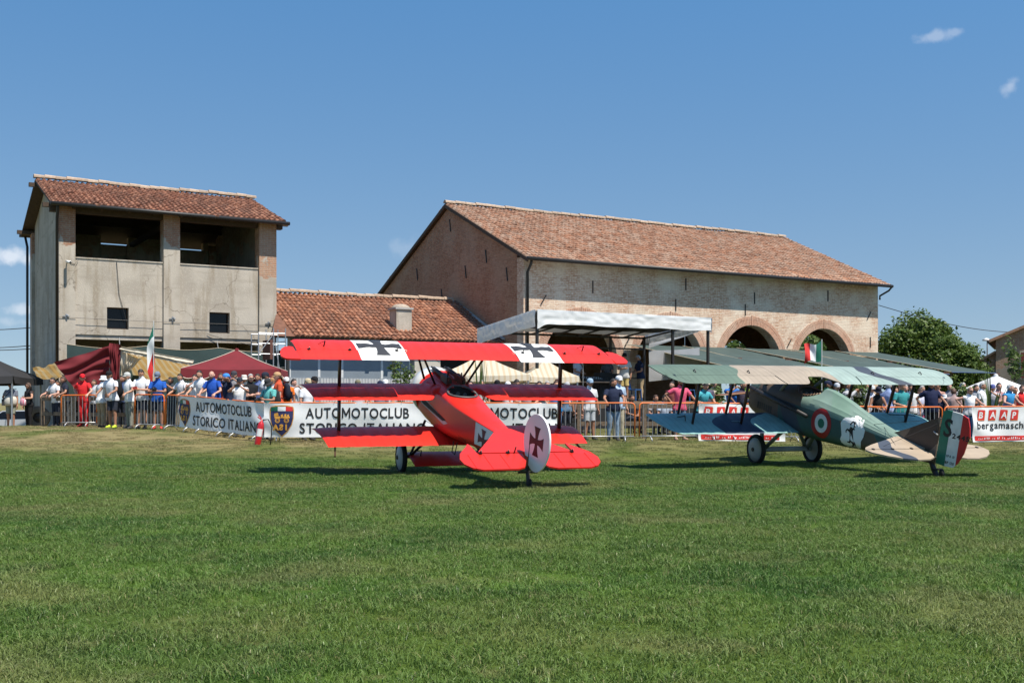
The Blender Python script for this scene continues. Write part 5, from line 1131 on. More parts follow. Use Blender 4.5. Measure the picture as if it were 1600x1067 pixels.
# ------------------------------------------------------------ green shade nets in front of the barn
def build_nets():
    m = mat('green_shade_net', (.050, .080, .076), .8, .2, 1.2, bump=.3, bscale=6, trans=.12)
    n = 5; ua, ub_ = BU + 5.3, BU + BL; w = (ub_ - ua) / n; v1, v0 = BV - .12, 34.0; z1, z0 = 4.12, 2.88
    for i in range(n):
        g = thing('shade_net', 'green shade net, %s of five sloping from the barn wall' % ('leftmost, behind the stage', 'second from the left', 'middle one', 'second from the right', 'rightmost, by the tree')[i], 'awning', UV(ua + w * i, v1), T0, 'shade nets along the barn')
        dz = .10 * (i % 2)
        def fn(s, t): return Vector((.05 + (w - .16) * s, (v0 - v1) * t, z1 + (z0 - z1) * t - .10 * math.sin(math.pi * s) * math.sin(math.pi * (t * 2 % 1)) - dz * t - .05 + .02 * noise.noise(Vector((s * 6 + i, t * 14, 0)))))
        MB().grid(fn, 16, 30).build('net', m, g, True)
        MB().tube([fn(0, k / 8) + Vector((-.03, 0, .02)) for k in range(9)], .02, 6).build('edge_rope', mat('pale_rope', (.42, .36, .26), .9), g)
        MB().tube([fn(s_ / 8, 1) for s_ in range(9)], .025, 6).build('front_rope', mat('blue_hem', (.05, .09, .20), .7), g)
    k = 0
    for i, (u, v) in enumerate([(ua + w * j, v) for v in (34.15, 37.4) for j in range(1, n + 1)]):
        zt = z0 + (z1 - z0) * (v - v0) / (v1 - v0) - .10
        p = thing('net_post', 'rusty T headed post under the shade nets, %s in the %s row' % (('first from the left', 'second from the left', 'third from the left', 'fourth from the left', 'last at the right')[i % 5], 'front' if v < 35 else 'back'), 'post', UV(u, v, .4), T0, 'posts carrying the shade nets')
        rust = mat('rusty_iron', (.12, .05, .035), .8, .3, 9)
        MB().tube([(0, 0, 0), (0, 0, zt - .42)], .04, 8).build('pole', rust, p)
        MB().bar((-.35, 0, zt - .40), (.35, 0, zt - .40), .06).bar((-.28, 0, zt - .43), (0, 0, zt - .70), .035).bar((.28, 0, zt - .43), (0, 0, zt - .70), .035).build('head', rust, p)
build_nets()

# ------------------------------------------------------------ tents and awnings
def gazebo(px, y, w, ze, zp, label, m_roof, m_val, rz=.2, val=.28, trim=None, walls=None, d=None, name='gazebo'):
    d = d or w; g = thing(name, label, 'gazebo', (wx(px, y), y, gz(wx(px, y), y)), rz); z0 = g.location.z; ze -= z0; zp -= z0; h = w / 2; hd = d / 2
    def roof(i):
        a, b = [(-h, -hd), (h, -hd), (h, hd), (-h, hd)][i], [(h, -hd), (h, hd), (-h, hd), (-h, -hd)][i]
        def fn(s, t):
            q = Vector((a[0] + (b[0] - a[0]) * s, a[1] + (b[1] - a[1]) * s, ze)) * 1.0; k = t
            p = q.lerp(Vector((0, 0, zp)), k); p.z -= .05 * math.sin(math.pi * t) * (1 - .4 * math.sin(math.pi * s)) + .05 * math.sin(math.pi * s) * (1 - t); return p
        MB().grid(fn, 20, 12).build('roof_panel', m_roof, g, True)
        def vf(s, t):
            p = fn(s, 0); nrm = Vector((b[1] - a[1], -(b[0] - a[0]), 0)).normalized(); n = 7
            sc = abs(math.sin(math.pi * n * s)) if trim else .6; p += nrm * (.01 + .04 * t + .02 * math.sin(9 * s + i) * t); p.z -= val * t * (.78 + .22 * sc); return p
        MB().grid(vf, 56, 4).build('valance', m_val, g, True)
        if trim: MB().tube([vf(k / 56, 1) + Vector((b[1] - a[1], -(b[0] - a[0]), 0)).normalized() * .008 for k in range(57)], .016, 5).build('trim', trim, g)
        if walls and i in walls: MB().grid(lambda s, t: Vector((a[0] + (b[0] - a[0]) * s, a[1] + (b[1] - a[1]) * s, ze - .02 - (ze - .05) * t)) + Vector((b[1] - a[1], -(b[0] - a[0]), 0)).normalized() * .02 * math.sin(14 * s), 24, 2).build('side_wall', m_roof, g, True)
        if trim: MB().tube([fn(0, k / 10) + Vector((0, 0, .012)) for k in range(11)], .012, 5).build('seam', trim, g)
    for i in range(4): roof(i)
    for x in (-h + .05, h - .05):
        for y_ in (-hd + .05, hd - .05): MB().box(x - .025, x + .025, y_ - .025, y_ + .025, 0, ze - .02).build('leg', M_steel, g)
    MB().lathe([(.10, zp - .05), (.08, zp + .04), (.001, zp + .07)], 10).build('cap', m_val, g)
    return g
M_red = mat('maroon_cloth', (.155, .011, .017), .85, .14, 2, bump=.2, bscale=5, trans=.08)
M_trim = mat('pale_trim', (.60, .52, .42), .8)
M_blackc = mat('black_tent_cloth', (.022, .021, .022), .7, .15, 3, bump=.3, bscale=4)
gazebo(370, 40.3, 3.35, 2.62, 3.34, 'maroon gazebo with a scalloped pale edged valance behind the crowd', M_red, M_red, .12, .34, M_trim)
gazebo(-28, 42.5, 3.4, 2.42, 3.35, 'black tent at the left edge beside the tower', M_blackc, M_blackc, .1, .30)
def mat_stripe(name, a, b, k, trans):
    m = mat(name, a, .8, .05, 2, trans=trans); N, L = m.node_tree.nodes, m.node_tree.links; bs = N['Principled BSDF']
    tc = N.new('ShaderNodeTexCoord'); w = N.new('ShaderNodeTexWave'); w.inputs['Scale'].default_value = k; w.wave_type = 'BANDS'; w.bands_direction = 'X'; L.new(tc.outputs['Object'], w.inputs['Vector'])
    r = N.new('ShaderNodeMapRange'); r.interpolation_type = 'SMOOTHSTEP'; r.inputs['From Min'].default_value = .62; r.inputs['From Max'].default_value = .70; L.new(w.outputs[0], r.inputs['Value'])
    mx = N.new('ShaderNodeMix'); mx.data_type = 'RGBA'; L.new(r.outputs[0], mx.inputs[0]); mx.inputs[6].default_value = (*a, 1); mx.inputs[7].default_value = (*b, 1); L.new(mx.outputs[2], bs.inputs['Base Color'])
    for n in N:
        if n.type == 'BSDF_TRANSLUCENT': L.new(mx.outputs[2], n.inputs[0])
    return m
M_cream = mat_stripe('cream_striped_cloth', (.66, .60, .49), (.60, .49, .34), 1.6, .3)
gazebo(752, 39.5, 3.1, 2.40, 3.16, 'cream striped gazebo behind the nose of the red triplane', M_cream, M_cream, .10, .22)
gazebo(852, 40.6, 2.0, 2.38, 3.0, 'smaller cream striped gazebo left of the stage', M_cream, M_cream, .2, .22)
gazebo(1556, 46, 3.3, 1.66, 2.56, 'white gazebo with side walls in front of the brick house', mat('white_tent_cloth', (.74, .75, .77), .6, .03, 1, trans=.15), mat('white_tent_cloth', (.7,) * 3), .35, .18, None, (0, 3))
def cloth(name, label, cat, pts, m, fold=.06, nf=7, seed=1., sagz=.0, nu=40, nv=30, axis=0):
    """hung cloth between four world corners (tl, tr, br, bl) with deep folds"""
    tl, tr, br, bl = map(Vector, pts); nrm = (tr - tl).cross(bl - tl).normalized(); org = (tl + tr + br + bl) / 4; org.z = gz(org.x, org.y)
    def fn(s, t):
        p = (tl * (1 - s) + tr * s) * (1 - t) + (bl * (1 - s) + br * s) * t
        q = s if axis == 0 else t
        p += nrm * (fold * math.sin(2 * math.pi * nf * q + 5 * noise.noise(Vector((s * 2.3, t * 2.3, seed))) + 4 * (s if axis else 0)) * (.35 + .65 * (t if axis == 0 else 1)) + .12 * noise.noise(Vector((s * 3, t * 3, seed + 4))))
        p.z -= sagz * math.sin(math.pi * s) * (1 if axis == 0 else .6); return p - org
    o = MB().grid(fn, nu, nv).build(name, m, None, True); o.location = org; tag(o, label, cat); return o
Yc = 41.0
cloth('drape', 'maroon cloth draped down to the left from the pole', 'cloth', (P(84, 566, Yc - .3), P(173, 540, Yc), P(170, 600, Yc + .1), P(120, 612, Yc - .3)), M_red, .05, 3, 1., 0, 60, 50, 1)
cloth('drape', 'maroon cloth gathered upright beside the cream curtain', 'cloth', (P(171, 536, Yc - .2), P(188, 538, Yc - .2), P(187, 592, Yc - .2), P(171, 596, Yc - .2)), M_red, .05, 4, 2.)
cloth('curtain', 'cream curtain tied back below the striped awning', 'curtain', (P(189, 544, Yc - .1), P(224, 556, Yc - .1), P(192, 592, Yc - .05), P(189, 592, Yc - .1)), mat('cream_cloth', (.62, .56, .45), .85, .06, 3, trans=.15), .06, 6, 3.)
M_yel = mat_stripe('yellow_striped_cloth', (.58, .38, .15), (.62, .50, .30), 1.1, .4)
cloth('awning', 'yellow and cream striped awning right of the maroon cloth', 'awning', (P(189, 546, Yc), P(302, 566, Yc - 1.0), P(288, 586, Yc + 1.6), P(212, 592, Yc + 2.2)), M_yel, .03, 2, 5., .12)
cloth('awning', 'yellow lined awning flap at the left foot of the tower', 'awning', (P(51, 574, Yc - .2), P(86, 566, Yc - .2), P(100, 592, Yc + .8), P(58, 589, Yc + .8)), M_yel, .02, 2, 6., .05)
cloth('valance', 'cream cloth edge along the front of the striped awning', 'cloth', (P(188, 541, Yc - .15), P(303, 563, Yc - 1.15), P(300, 571, Yc - 1.15), P(188, 549, Yc - .15)), mat('cream_cloth', (.6, .5, .4)), .02, 9, 7.)
def build_tower_net():
    z1 = 3.62; g = thing('shade_curtain', 'dark green net hung across the foot of the tower', 'net', UV(TU + .2, TV - .55), T0); w = 8.6
    def fn(s, t): return Vector((w * s, -.04 * math.sin(20 * s) * t - .05 * noise.noise(Vector((s * 8, t * 2, 0))), z1 - .12 * abs(math.sin(math.pi * 3 * s)) - 1.9 * t))
    MB().grid(fn, 60, 14).build('net', mat('dark_green_net', (.025, .052, .050), .8, .15, 2, bump=.2, bscale=5), g, True)
    MB().tube([fn(k / 30, 0) for k in range(31)], .012, 5).build('rope', mat('pale_rope', (.42, .36, .26), .9), g)
build_tower_net()

# ------------------------------------------------------------ crowd barriers
M_bar = mat('barrier_steel', (.40, .41, .42), .4, .1, 10, metal=.55)
def barrier_proto(w):
    H = 1.07; k = MB(); r = .10; x0, x1 = .02, w - .02
    pts = [(x0, 0, .16)] + [(x0, 0, H - r)] + [(x0 + r - r * math.cos(a), 0, H - r + r * math.sin(a)) for a in (R(25), R(50), R(75))] + [(x0 + r, 0, H), (x1 - r, 0, H)] + [(x1 - r + r * math.sin(a), 0, H - r + r * math.cos(a)) for a in (R(15), R(40), R(65))] + [(x1, 0, H - r), (x1, 0, .16)]
    fr = MB().tube(pts, .021, 8); rail = MB().tube([(x0, 0, .16), (x1, 0, .16)], .017, 8)
    bar = MB().tube([(0, 0, .17), (0, 0, H - .01)], .0085, 6).mesh('bar'); bar.materials.append(M_bar)
    ft = MB().tube([(0, -.24, .02), (0, -.19, .10), (0, -.08, .16), (0, .08, .16), (0, .19, .10), (0, .24, .02)], .017, 8)
    a, b, c = fr.mesh('frame'), rail.mesh('bottom_rail'), ft.mesh('foot'); a.materials.append(M_orange); b.materials.append(M_bar); c.materials.append(M_bar)
    for me in (a, b, c): me.polygons.foreach_set('use_smooth', [True] * len(me.polygons))
    return a, b, bar, c
def barrier(p, q, label):
    p = Vector(p); q = Vector(q); d = q - p; w = d.length; g = thing('crowd_barrier', label, 'barrier', (p.x, p.y, gz(p.x, p.y)), math.atan2(d.y, d.x), 'orange crowd barriers along the field')
    g.rotation_euler = (0, -math.asin((gz(q.x, q.y) - gz(p.x, p.y)) / w), math.atan2(d.y, d.x))
    a, b, bar, c = barrier_proto(w); link('frame', a, g); link('bottom_rail', b, g); n = max(6, int(w / .135))
    for i in range(1, n): link('bar', bar, g, loc=(w * i / n, 0, 0))
    for x in (.30, w - .30): link('foot', c, g, loc=(x, 0, 0))
def row_y(px): return 30.4 if px < 996 else 30.5 + (px - 996) / 625 * 3.3
def lineup():
    pts = [((95, 37.3), (152, 37.0)), ((210, 34.5), (257, 33.8))]
    C0, C1 = Vector((wx(258, 33.7), 33.7)), Vector((wx(415, 30.3), 30.3))
    for i in range(3): a, b = C0.lerp(C1, i / 3), C0.lerp(C1, (i + 1) / 3 - .006); pts.append((a, b))
    ds = [416, 561, 706, 851, 994]; es = [997, 1127, 1257, 1386, 1474, 1622]
    for s_ in (ds, es):
        for a, b in zip(s_, s_[1:]): pts.append((Vector((wx(a + 1, row_y(a)), row_y(a))), Vector((wx(b - 1, row_y(b)), row_y(b)))))
    labs = ['short orange barrier standing alone in front of the maroon drape', 'short orange barrier below the man with the red phone', 'orange barrier beside the curly haired youth, first of the receding row', 'orange barrier hidden behind the left club banner under the bald man',
            'orange barrier at the right end of the left club banner by the extinguisher', 'orange barrier behind the shield crest of the second club banner', 'orange barrier behind the second club banner left of the triplane wheel',
            'orange barrier behind the nose of the red triplane', 'orange barrier under the hands of the man in the navy polo', 'orange barrier in front of the man in the pink shirt', 'orange barrier behind the partly hidden red and white banner', 'orange barrier behind the fuselage of the camouflaged biplane',
            'short orange barrier in front of the navy shirt behind the biplane tail', 'orange barrier carrying the right hand red and white banner']
    for (a, b), lab in zip(pts, labs):
        if not isinstance(a, Vector): a, b = Vector((wx(*a), a[1])), Vector((wx(*b), b[1]))
        barrier((a.x, a.y), (b.x, b.y), lab)
    return C0, C1
BC0, BC1 = lineup()

# ------------------------------------------------------------ banners
M_ban = mat('white_banner', (.82, .83, .83), .45, .04, 1.5, trans=.10)
M_ink = mat('black_print', (.012, .012, .013), .6)
M_rink = mat('red_print', (.58, .028, .022), .55)
class Banner:
    def __init__(s, a, b, z0, z1, label, seed=0., amp=.02, name='banner'):
        s.a, s.b = Vector((*a, 0)), Vector((*b, 0)); s.d = (s.b - s.a); s.w = s.d.length; s.z0, s.z1, s.seed, s.amp = z0, z1, seed, amp * 1.6
        s.g = thing(name, label, 'banner', (s.a.x, s.a.y, gz(s.a.x, s.a.y)), math.atan2(s.d.y, s.d.x)); s.dz = (gz(s.b.x, s.b.y) - s.g.location.z) / s.w
        MB().grid(lambda u, t: s.p(u * s.w, z0 + (z1 - z0) * t, 0), int(s.w * 14), 14).build('sheet', M_ban, s.g, True)
        n = int(s.w / .9)
        for i in range(n + 1):
            x = .06 + (s.w - .12) * i / n; MB().tube([s.p(x, z1 - .03, .004), s.p(x, z1 + .03, -.03) + Vector((0, .03, 0))], .008, 5).build('tie', M_dark, s.g)
    def p(s, x, z, off):
        t = (z - s.z0) / (s.z1 - s.z0)
        f = s.amp * (math.sin(x * 2.6 + s.seed + 1.2 * t) + 1.1 * noise.noise(Vector((x * 1.5, z * 2.2, s.seed))) + .9 * math.exp(-(min(x, s.w - x) / .35) ** 2) * math.sin(9 * t + 5 * x))
        sag = .018 * abs(math.sin(x * math.pi / .9)) * t
        return Vector((x, f - off - .045, z - sag + s.dz * x))
    def text(s, body, x, z, size, m, sx=1., off=.012, shear=0., name='lettering', lift=.012, width=None):
        vt, ft = text_mesh(body, size, off, shear, sx=sx)
        if width: k = width / max(v[0] for v in vt); vt = [(v[0] * k, v[1]) for v in vt]
        MB().add([s.p(x + vx, z + vy, lift) for vx, vy in vt], ft).build(name, m, s.g)
    def poly(s, pts, m, lift, name, n=1):
        b = MB(); c = (sum(q[0] for q in pts) / len(pts), sum(q[1] for q in pts) / len(pts)); K = len(pts)
        vs = [s.p(*c, lift)] + [s.p(c[0] + (q[0] - c[0]) * k, c[1] + (q[1] - c[1]) * k, lift) for k in (.5, 1) for q in pts]
        b.add(vs, [(0, 1 + i, 1 + (i + 1) % K) for i in range(K)] + [(1 + i, 1 + K + i, 1 + K + (i + 1) % K, 1 + (i + 1) % K) for i in range(K)]); return b.build(name, m, s.g)
    def crest(s, cx, cz, k):
        gold = mat('gold_print', (.62, .30, .045), .55); navy = mat('navy_print', (.018, .022, .085), .55)
        half = [(0, .47), (.18, .455), (.36, .40), (.385, .30), (.38, .05), (.33, -.15), (.20, -.36), (0, -.55)]
        full = [(x, z) for x, z in half] + [(-x, z) for x, z in half[-2:0:-1]]; T = lambda f, q: [(cx + x * k * f, cz + z * k * f) for x, z in q]
        s.poly(T(1.05, full), gold, .010, 'crest_border'); s.poly(T(.98, full), navy, .014, 'crest')
        top = lambda a, b: [(a, .445 - .12 * abs(a) ** 1.5), (b, .445 - .12 * abs(b) ** 1.5), (b, .30 - .05 * abs(b)), (a, .30 - .05 * abs(a))]
        for a, b, m in ((-.36, -.13, mat('flag_green', (.012, .15, .095), .5)), (-.13, .13, M_ban), (.13, .36, M_rink)): s.poly(T(1, top(a, b)), m, .018, 'crest_band')
        for x, r in ((-.14, .085), (.16, .085), (-.14, .045), (.16, .045)):
            b = MB(); n = 18; vs = [s.p(cx + (x + rr * math.cos(2 * math.pi * i / n)) * k, cz + (-.02 + rr * math.sin(2 * math.pi * i / n)) * k, .019) for i in range(n) for rr in (r, r * .72)]; b.add(vs, [(2 * i, 2 * i + 1, (2 * i + 3) % (2 * n), (2 * i + 2) % (2 * n)) for i in range(n)]); b.build('carriage_wheel', gold, s.g)
        for q in ([(-.24, .05), (-.03, .05), (-.06, .12), (-.24, .12)], [(-.26, .12), (-.10, .14), (-.13, .24), (-.25, .21)], [(.05, .05), (.27, .05), (.27, .10), (.06, .12)], [(.10, .10), (.16, .10), (.15, .20), (.09, .18)], [(.19, .10), (.25, .10), (.24, .18), (.18, .17)], [(-.02, .06), (.04, .06), (.05, .19), (-.03, .17)]): s.poly(T(1, q), gold, .019, 'carriage')
        for ch, x, mir in (('A', -.20, 1), ('S', -.03, -1), ('I', .15, 1)):
            vt, ft = text_mesh(ch, .26 * k, .012, -.15 if mir < 0 else 0, 'CENTER'); MB().add([s.p(cx + x * k + mir * a, cz + (-.34) * k + c_, .020) for a, c_ in vt], ft).build('crest_letter', gold, s.g)
def club(a, b, label, seed, xt, sx=1., cx=None, k=.72, size=.345):
    B = Banner(a, b, .14, 1.07, label, seed)
    if cx is not None: B.crest(cx, .62, k)
    B.text('AUTOMOTOCLUB', xt, .665, size, M_ink, sx, .007, width=2.80 * sx); B.text('STORICO ITALIANO', xt - .16 * sx, .25, size, M_ink, sx, .007, width=3.42 * sx); return B
def lerp2(a, b, f): q = a.lerp(b, f); return (q.x, q.y - .03)
nb = (BC1 - BC0).orthogonal().normalized()
fA = .16; club(lerp2(BC0, BC1, fA), lerp2(BC0, BC1, 1.0), 'club banner slanting towards the fire extinguisher, its letters beginning under the bald man', 1., .98, 1.0, .34, .78, .40)
club((wx(413, 30.2), 30.2), (wx(683, 30.2), 30.2), 'club banner with a large navy and gold shield left of the triplane nose', 2.3, 1.13, 1., .49, .82, .395)
club((wx(688, 30.2), 30.2), (wx(874, 30.2), 30.2), 'club banner showing only the end of its words right of the triplane fuselage', 4.1, .38, 1., None, .7, .395)
def baap(a, b, label, seed, x0, full=True):
    B = Banner(a, b, .02, 1.06, label, seed, .022); n = 0
    for i, ch in enumerate('BAAP'):
        x = x0 + i * .375; B.poly([(x, .66), (x + .245, .66), (x + .285, .97), (x + .04, .97)], mat('orange_shadow', (.62, .16, .05), .5), .008, 'letter_shadow'); B.poly([(x - .005, .69), (x + .225, .69), (x + .262, .985), (x + .03, .985)], M_rink, .012, 'letter_box')
        B.text(ch, x + .045, .735, .27, M_ban, .95, .007, .15, 'letter', .017)
    B.text('bergamaschi', x0 - .04, .42, .305, M_ink, 1.0, .004)
    B.poly([(.08, .06), (B.w - .03, .06), (B.w - .03, .20), (.08, .20)], M_rink, .008, 'red_band') if B.w < 2 else [B.poly([(q, .06), (q + .48, .06), (q + .48, .20), (q, .20)], M_rink, .008, 'red_band') for q in np.arange(.08, B.w - .5, .482)]
    B.text('Via Galileo Galilei 12 - Castello di Settimo (PD) - Tel. 049', .14, .095, .085, M_ban, 1.0, .002, 0, 'small_print', .016) if False else None
    for q in np.arange(.14, B.w - .35, .06):               # the small print is too small to read: white strokes
        if math.sin(q * 37) > -.72: h = .045 + .02 * math.sin(q * 91); B.poly([(q, .10), (q + .028 + .014 * math.sin(q * 53), .10), (q + .03, .10 + h), (q + .006, .10 + h)], M_ban, .014, 'print_mark')
    if full: B.text('obi', x0 + 1.62, .80, .20, M_rink, 1., .012); B.text('w w', x0 + 1.64, .52, .15, mat('grey_print', (.12, .12, .13), .6), 1., .003)
    return B
baap((wx(1091, row_y(1091) - .05), row_y(1091) - .05), (wx(1226, row_y(1226) - .05), row_y(1226) - .05), 'red and white banner partly hidden behind the lower wing of the biplane', 3., .14, False)
baap((wx(1518, row_y(1518) - .05), row_y(1518) - .05), (wx(1650, row_y(1650) - .05), row_y(1650) - .05), 'red and white banner at the right edge with four boxed letters', 5., .18)

# ------------------------------------------------------------ wooden rail fence behind the barriers
def rail_fence(a, b, n, label, h=1.05):
    a, b = Vector(a), Vector(b); d = b - a; g = thing('rail_fence', label, 'fence', (a.x, a.y, gz(a.x, a.y)), math.atan2(d.y, d.x)); w = d.length
    for i in range(n + 1): x = w * i / n; MB().box(x - .06, x + .06, -.06, .06, -.2, h + .05).build('post', M_wood, g)
    for i in range(n):
        for z in (.45, h - .08): MB().bar((w * i / n + .065, -.02, z), (w * (i + 1) / n - .065, -.02, z + .01), .05, .13).build('rail', M_wood, g)
rail_fence((wx(66, 39.5), 39.5), (wx(205, 35.6), 35.6), 4, 'weathered wooden rail fence below the maroon drape')
rail_fence((wx(905, 33.2), 33.2), (wx(1210, 33.2), 33.2), 3, 'weathered wooden rail fence behind the barriers in front of the stage')
rail_fence((wx(1400, 36.4), 36.4), (wx(1660, 36.8), 36.8), 3, 'weathered wooden rail fence behind the barriers at the right')

# ------------------------------------------------------------ trees and plants
def mat_leaf(name, a, b):
    m = bpy.data.materials.new(name); N, L, bs = nodes_of(m); bs.inputs['Roughness'].default_value = .5; bs.inputs['Specular IOR Level'].default_value = .35
    g = N.new('ShaderNodeNewGeometry'); mx = N.new('ShaderNodeMix'); mx.data_type = 'RGBA'; L.new(g.outputs['Random Per Island'], mx.inputs[0]); mx.inputs[6].default_value = (*a, 1); mx.inputs[7].default_value = (*b, 1)
    L.new(mx.outputs[2], bs.inputs['Base Color']); t = N.new('ShaderNodeBsdfTranslucent'); L.new(mx.outputs[2], t.inputs[0]); ms = N.new('ShaderNodeMixShader'); ms.inputs[0].default_value = .3
    L.new(bs.outputs[0], ms.inputs[1]); L.new(t.outputs[0], ms.inputs[2]); L.new(ms.outputs[0], N['Material Output'].inputs[0]); return m
M_leaf = mat_leaf('tree_leaf', (.05, .095, .018), (.115, .17, .03)); M_leaf2 = mat_leaf('shrub_leaf', (.06, .10, .025), (.13, .19, .05)); M_bark = mat('bark', (.10, .075, .055), .9, .3, 9, bump=.5)
def leafage(b, c, rad, n, size, rnd, shell=.55):
    for _ in range(n):
        d = Vector((rnd.gauss(0, 1), rnd.gauss(0, 1), rnd.gauss(0, 1))).normalized(); k = (shell + (1 - shell) * rnd.random()) if rnd.random() < .8 else rnd.random() * shell
        p = Vector(c) + Vector((d.x * rad[0], d.y * rad[1], d.z * rad[2])) * k
        s = size * rnd.uniform(.6, 1.35); ax = Vector((rnd.gauss(0, 1), rnd.gauss(0, 1), rnd.gauss(0, .5) - .3)).normalized(); nn = (d + Vector((rnd.gauss(0, .6), rnd.gauss(0, .6), .6 + rnd.gauss(0, .5)))).normalized(); w = ax.cross(nn).normalized() * s * .33
        b.add([p, p + ax * s * .45 + w, p + ax * s, p + ax * s * .45 - w], [(0, 1, 2, 3)])
def tree(px, y, zc, rx, rz, n, label, seed, size=.26, name='tree', zb=.4):
    rnd = random.Random(seed); x = wx(px, y); g = thing(name, label, 'tree', (x, y, zb)); zc -= zb
    t = MB(); t.tube([(0, 0, -.2), (.05, 0, zc * .3), (-.05, .05, zc * .7)], [.20, .16, .12], 10); cl = []
    for i in range(40):
        a = rnd.random() * 6.283; e = rnd.uniform(-.75, 1.0); k = rnd.uniform(.45, .84); q = math.sqrt(max(0, 1 - e * e)); c = Vector((math.cos(a) * q * rx * k, math.sin(a) * q * rx * k, zc + e * rz * k)); cl.append(c)
        if i < 9: t.tube([(-.05 * rnd.random(), 0, zc * rnd.uniform(.35, .7)), c * .5 + Vector((0, 0, zc * .4)), c], [.08, .05, .02], 6)
    t.build('trunk', M_bark, g, True); b = MB()
    for c in cl: r = rx * rnd.uniform(.30, .42); leafage(b, c, (r, r, r * .8), int(n / 40), size, rnd)
    me = bpy.data.meshes.new('crown'); me.from_pydata(b.v, [], b.f); link('crown', me, g, M_leaf, False)
tree(1432, 66.5, 4.0, 3.6, 2.6, 30000, 'broad leafy tree right of the barn, rising behind the shade nets', 5, .22)
tree(1484, 63, 3.1, 2.1, 2.1, 15000, 'lower leafy tree between the large tree and the brick house', 6, .20)
tree(1188, 82, 4.6, 2.6, 2.6, 5000, 'tree seen through the second barn arch', 8, .34)
tree(1290, 84, 4.4, 4.6, 2.8, 8000, 'wide tree seen through the right barn arch', 9, .36)
def shrub(px, y, ztop, w, n, label, seed, name='shrub', size=.12, stems=5):
    rnd = random.Random(seed); x = wx(px, y); z0 = gz(x, y); h = ztop - z0; g = thing(name, label, 'shrub', (x, y, z0)); t = MB(); b = MB()
    for i in range(stems):
        a = rnd.random() * 6.283; r = w * rnd.uniform(.1, .5); p = [Vector((0, 0, -.05)), Vector((math.cos(a) * r * .4, math.sin(a) * r * .4, h * .5)), Vector((math.cos(a) * r, math.sin(a) * r, h * rnd.uniform(.75, .98)))]; t.tube(p, [.02, .014, .006], 5)
        for k in range(5): c = p[1].lerp(p[2], k / 4) if k else p[0].lerp(p[1], .7); leafage(b, c, (w * .25, w * .25, h * .14), int(n / stems / 5), size, rnd, .2)
    t.build('stems', M_bark, g); me = bpy.data.meshes.new('foliage'); me.from_pydata(b.v, [], b.f); link('foliage', me, g, M_leaf2)
shrub(627, 34.5, wz(548, 34.5), .75, 500, 'leafy oleander sapling left of the triplane nose', 11, 'oleander')
shrub(1122, 33.8, wz(598, 33.8), .9, 1100, 'bushy shrub behind the barrier below the biplane upper wing', 12)
shrub(1338, 33.6, wz(590, 33.6), .9, 700, 'leafy sapling behind the biplane headrest', 13, 'sapling')
shrub(1498, 36, wz(600, 36), .8, 700, 'leafy shrub between the spectators right of the biplane', 14)
shrub(1590, 46, wz(525, 46), 1.0, 420, 'tall leafy shrub in front of the brick house', 16, 'tall_shrub', .18)
def spiky(px, y, ztop, n, sp, label, seed):
    rnd = random.Random(seed); x = wx(px, y); z0 = gz(x, y); h = ztop - z0; o = MB()
    for i in range(n):
        a = rnd.random() * 6.283; e = rnd.uniform(.2, 1); q = [Vector((math.cos(a) * sp * e * t, math.sin(a) * sp * e * t, h * (t * (1.25 - .25 * e) - (.35 * e) * t * t) + .3 * 0)) for t in (0, .35, .7, 1)]
        s = Vector((-math.sin(a), math.cos(a), 0)); ws = [.03, .035, .022, .003]; vs = [p_ + s * w_ * k for p_, w_ in zip(q, ws) for k in (-1, 1)]; o.add(vs, [(2 * k, 2 * k + 1, 2 * k + 3, 2 * k + 2) for k in range(3)])
    g = thing('spiky_plant', label, 'plant', (x, y, z0)); o.build('blades', M_leaf2, g)
spiky(1548, 36.5, wz(583, 36.5), 18, 1.2, 'spiky long leaved plant left of the white haired man in blue', 3)
spiky(750, 36.2, wz(566, 36.2), 26, .7, 'spiky plant behind the struts of the red triplane', 5)

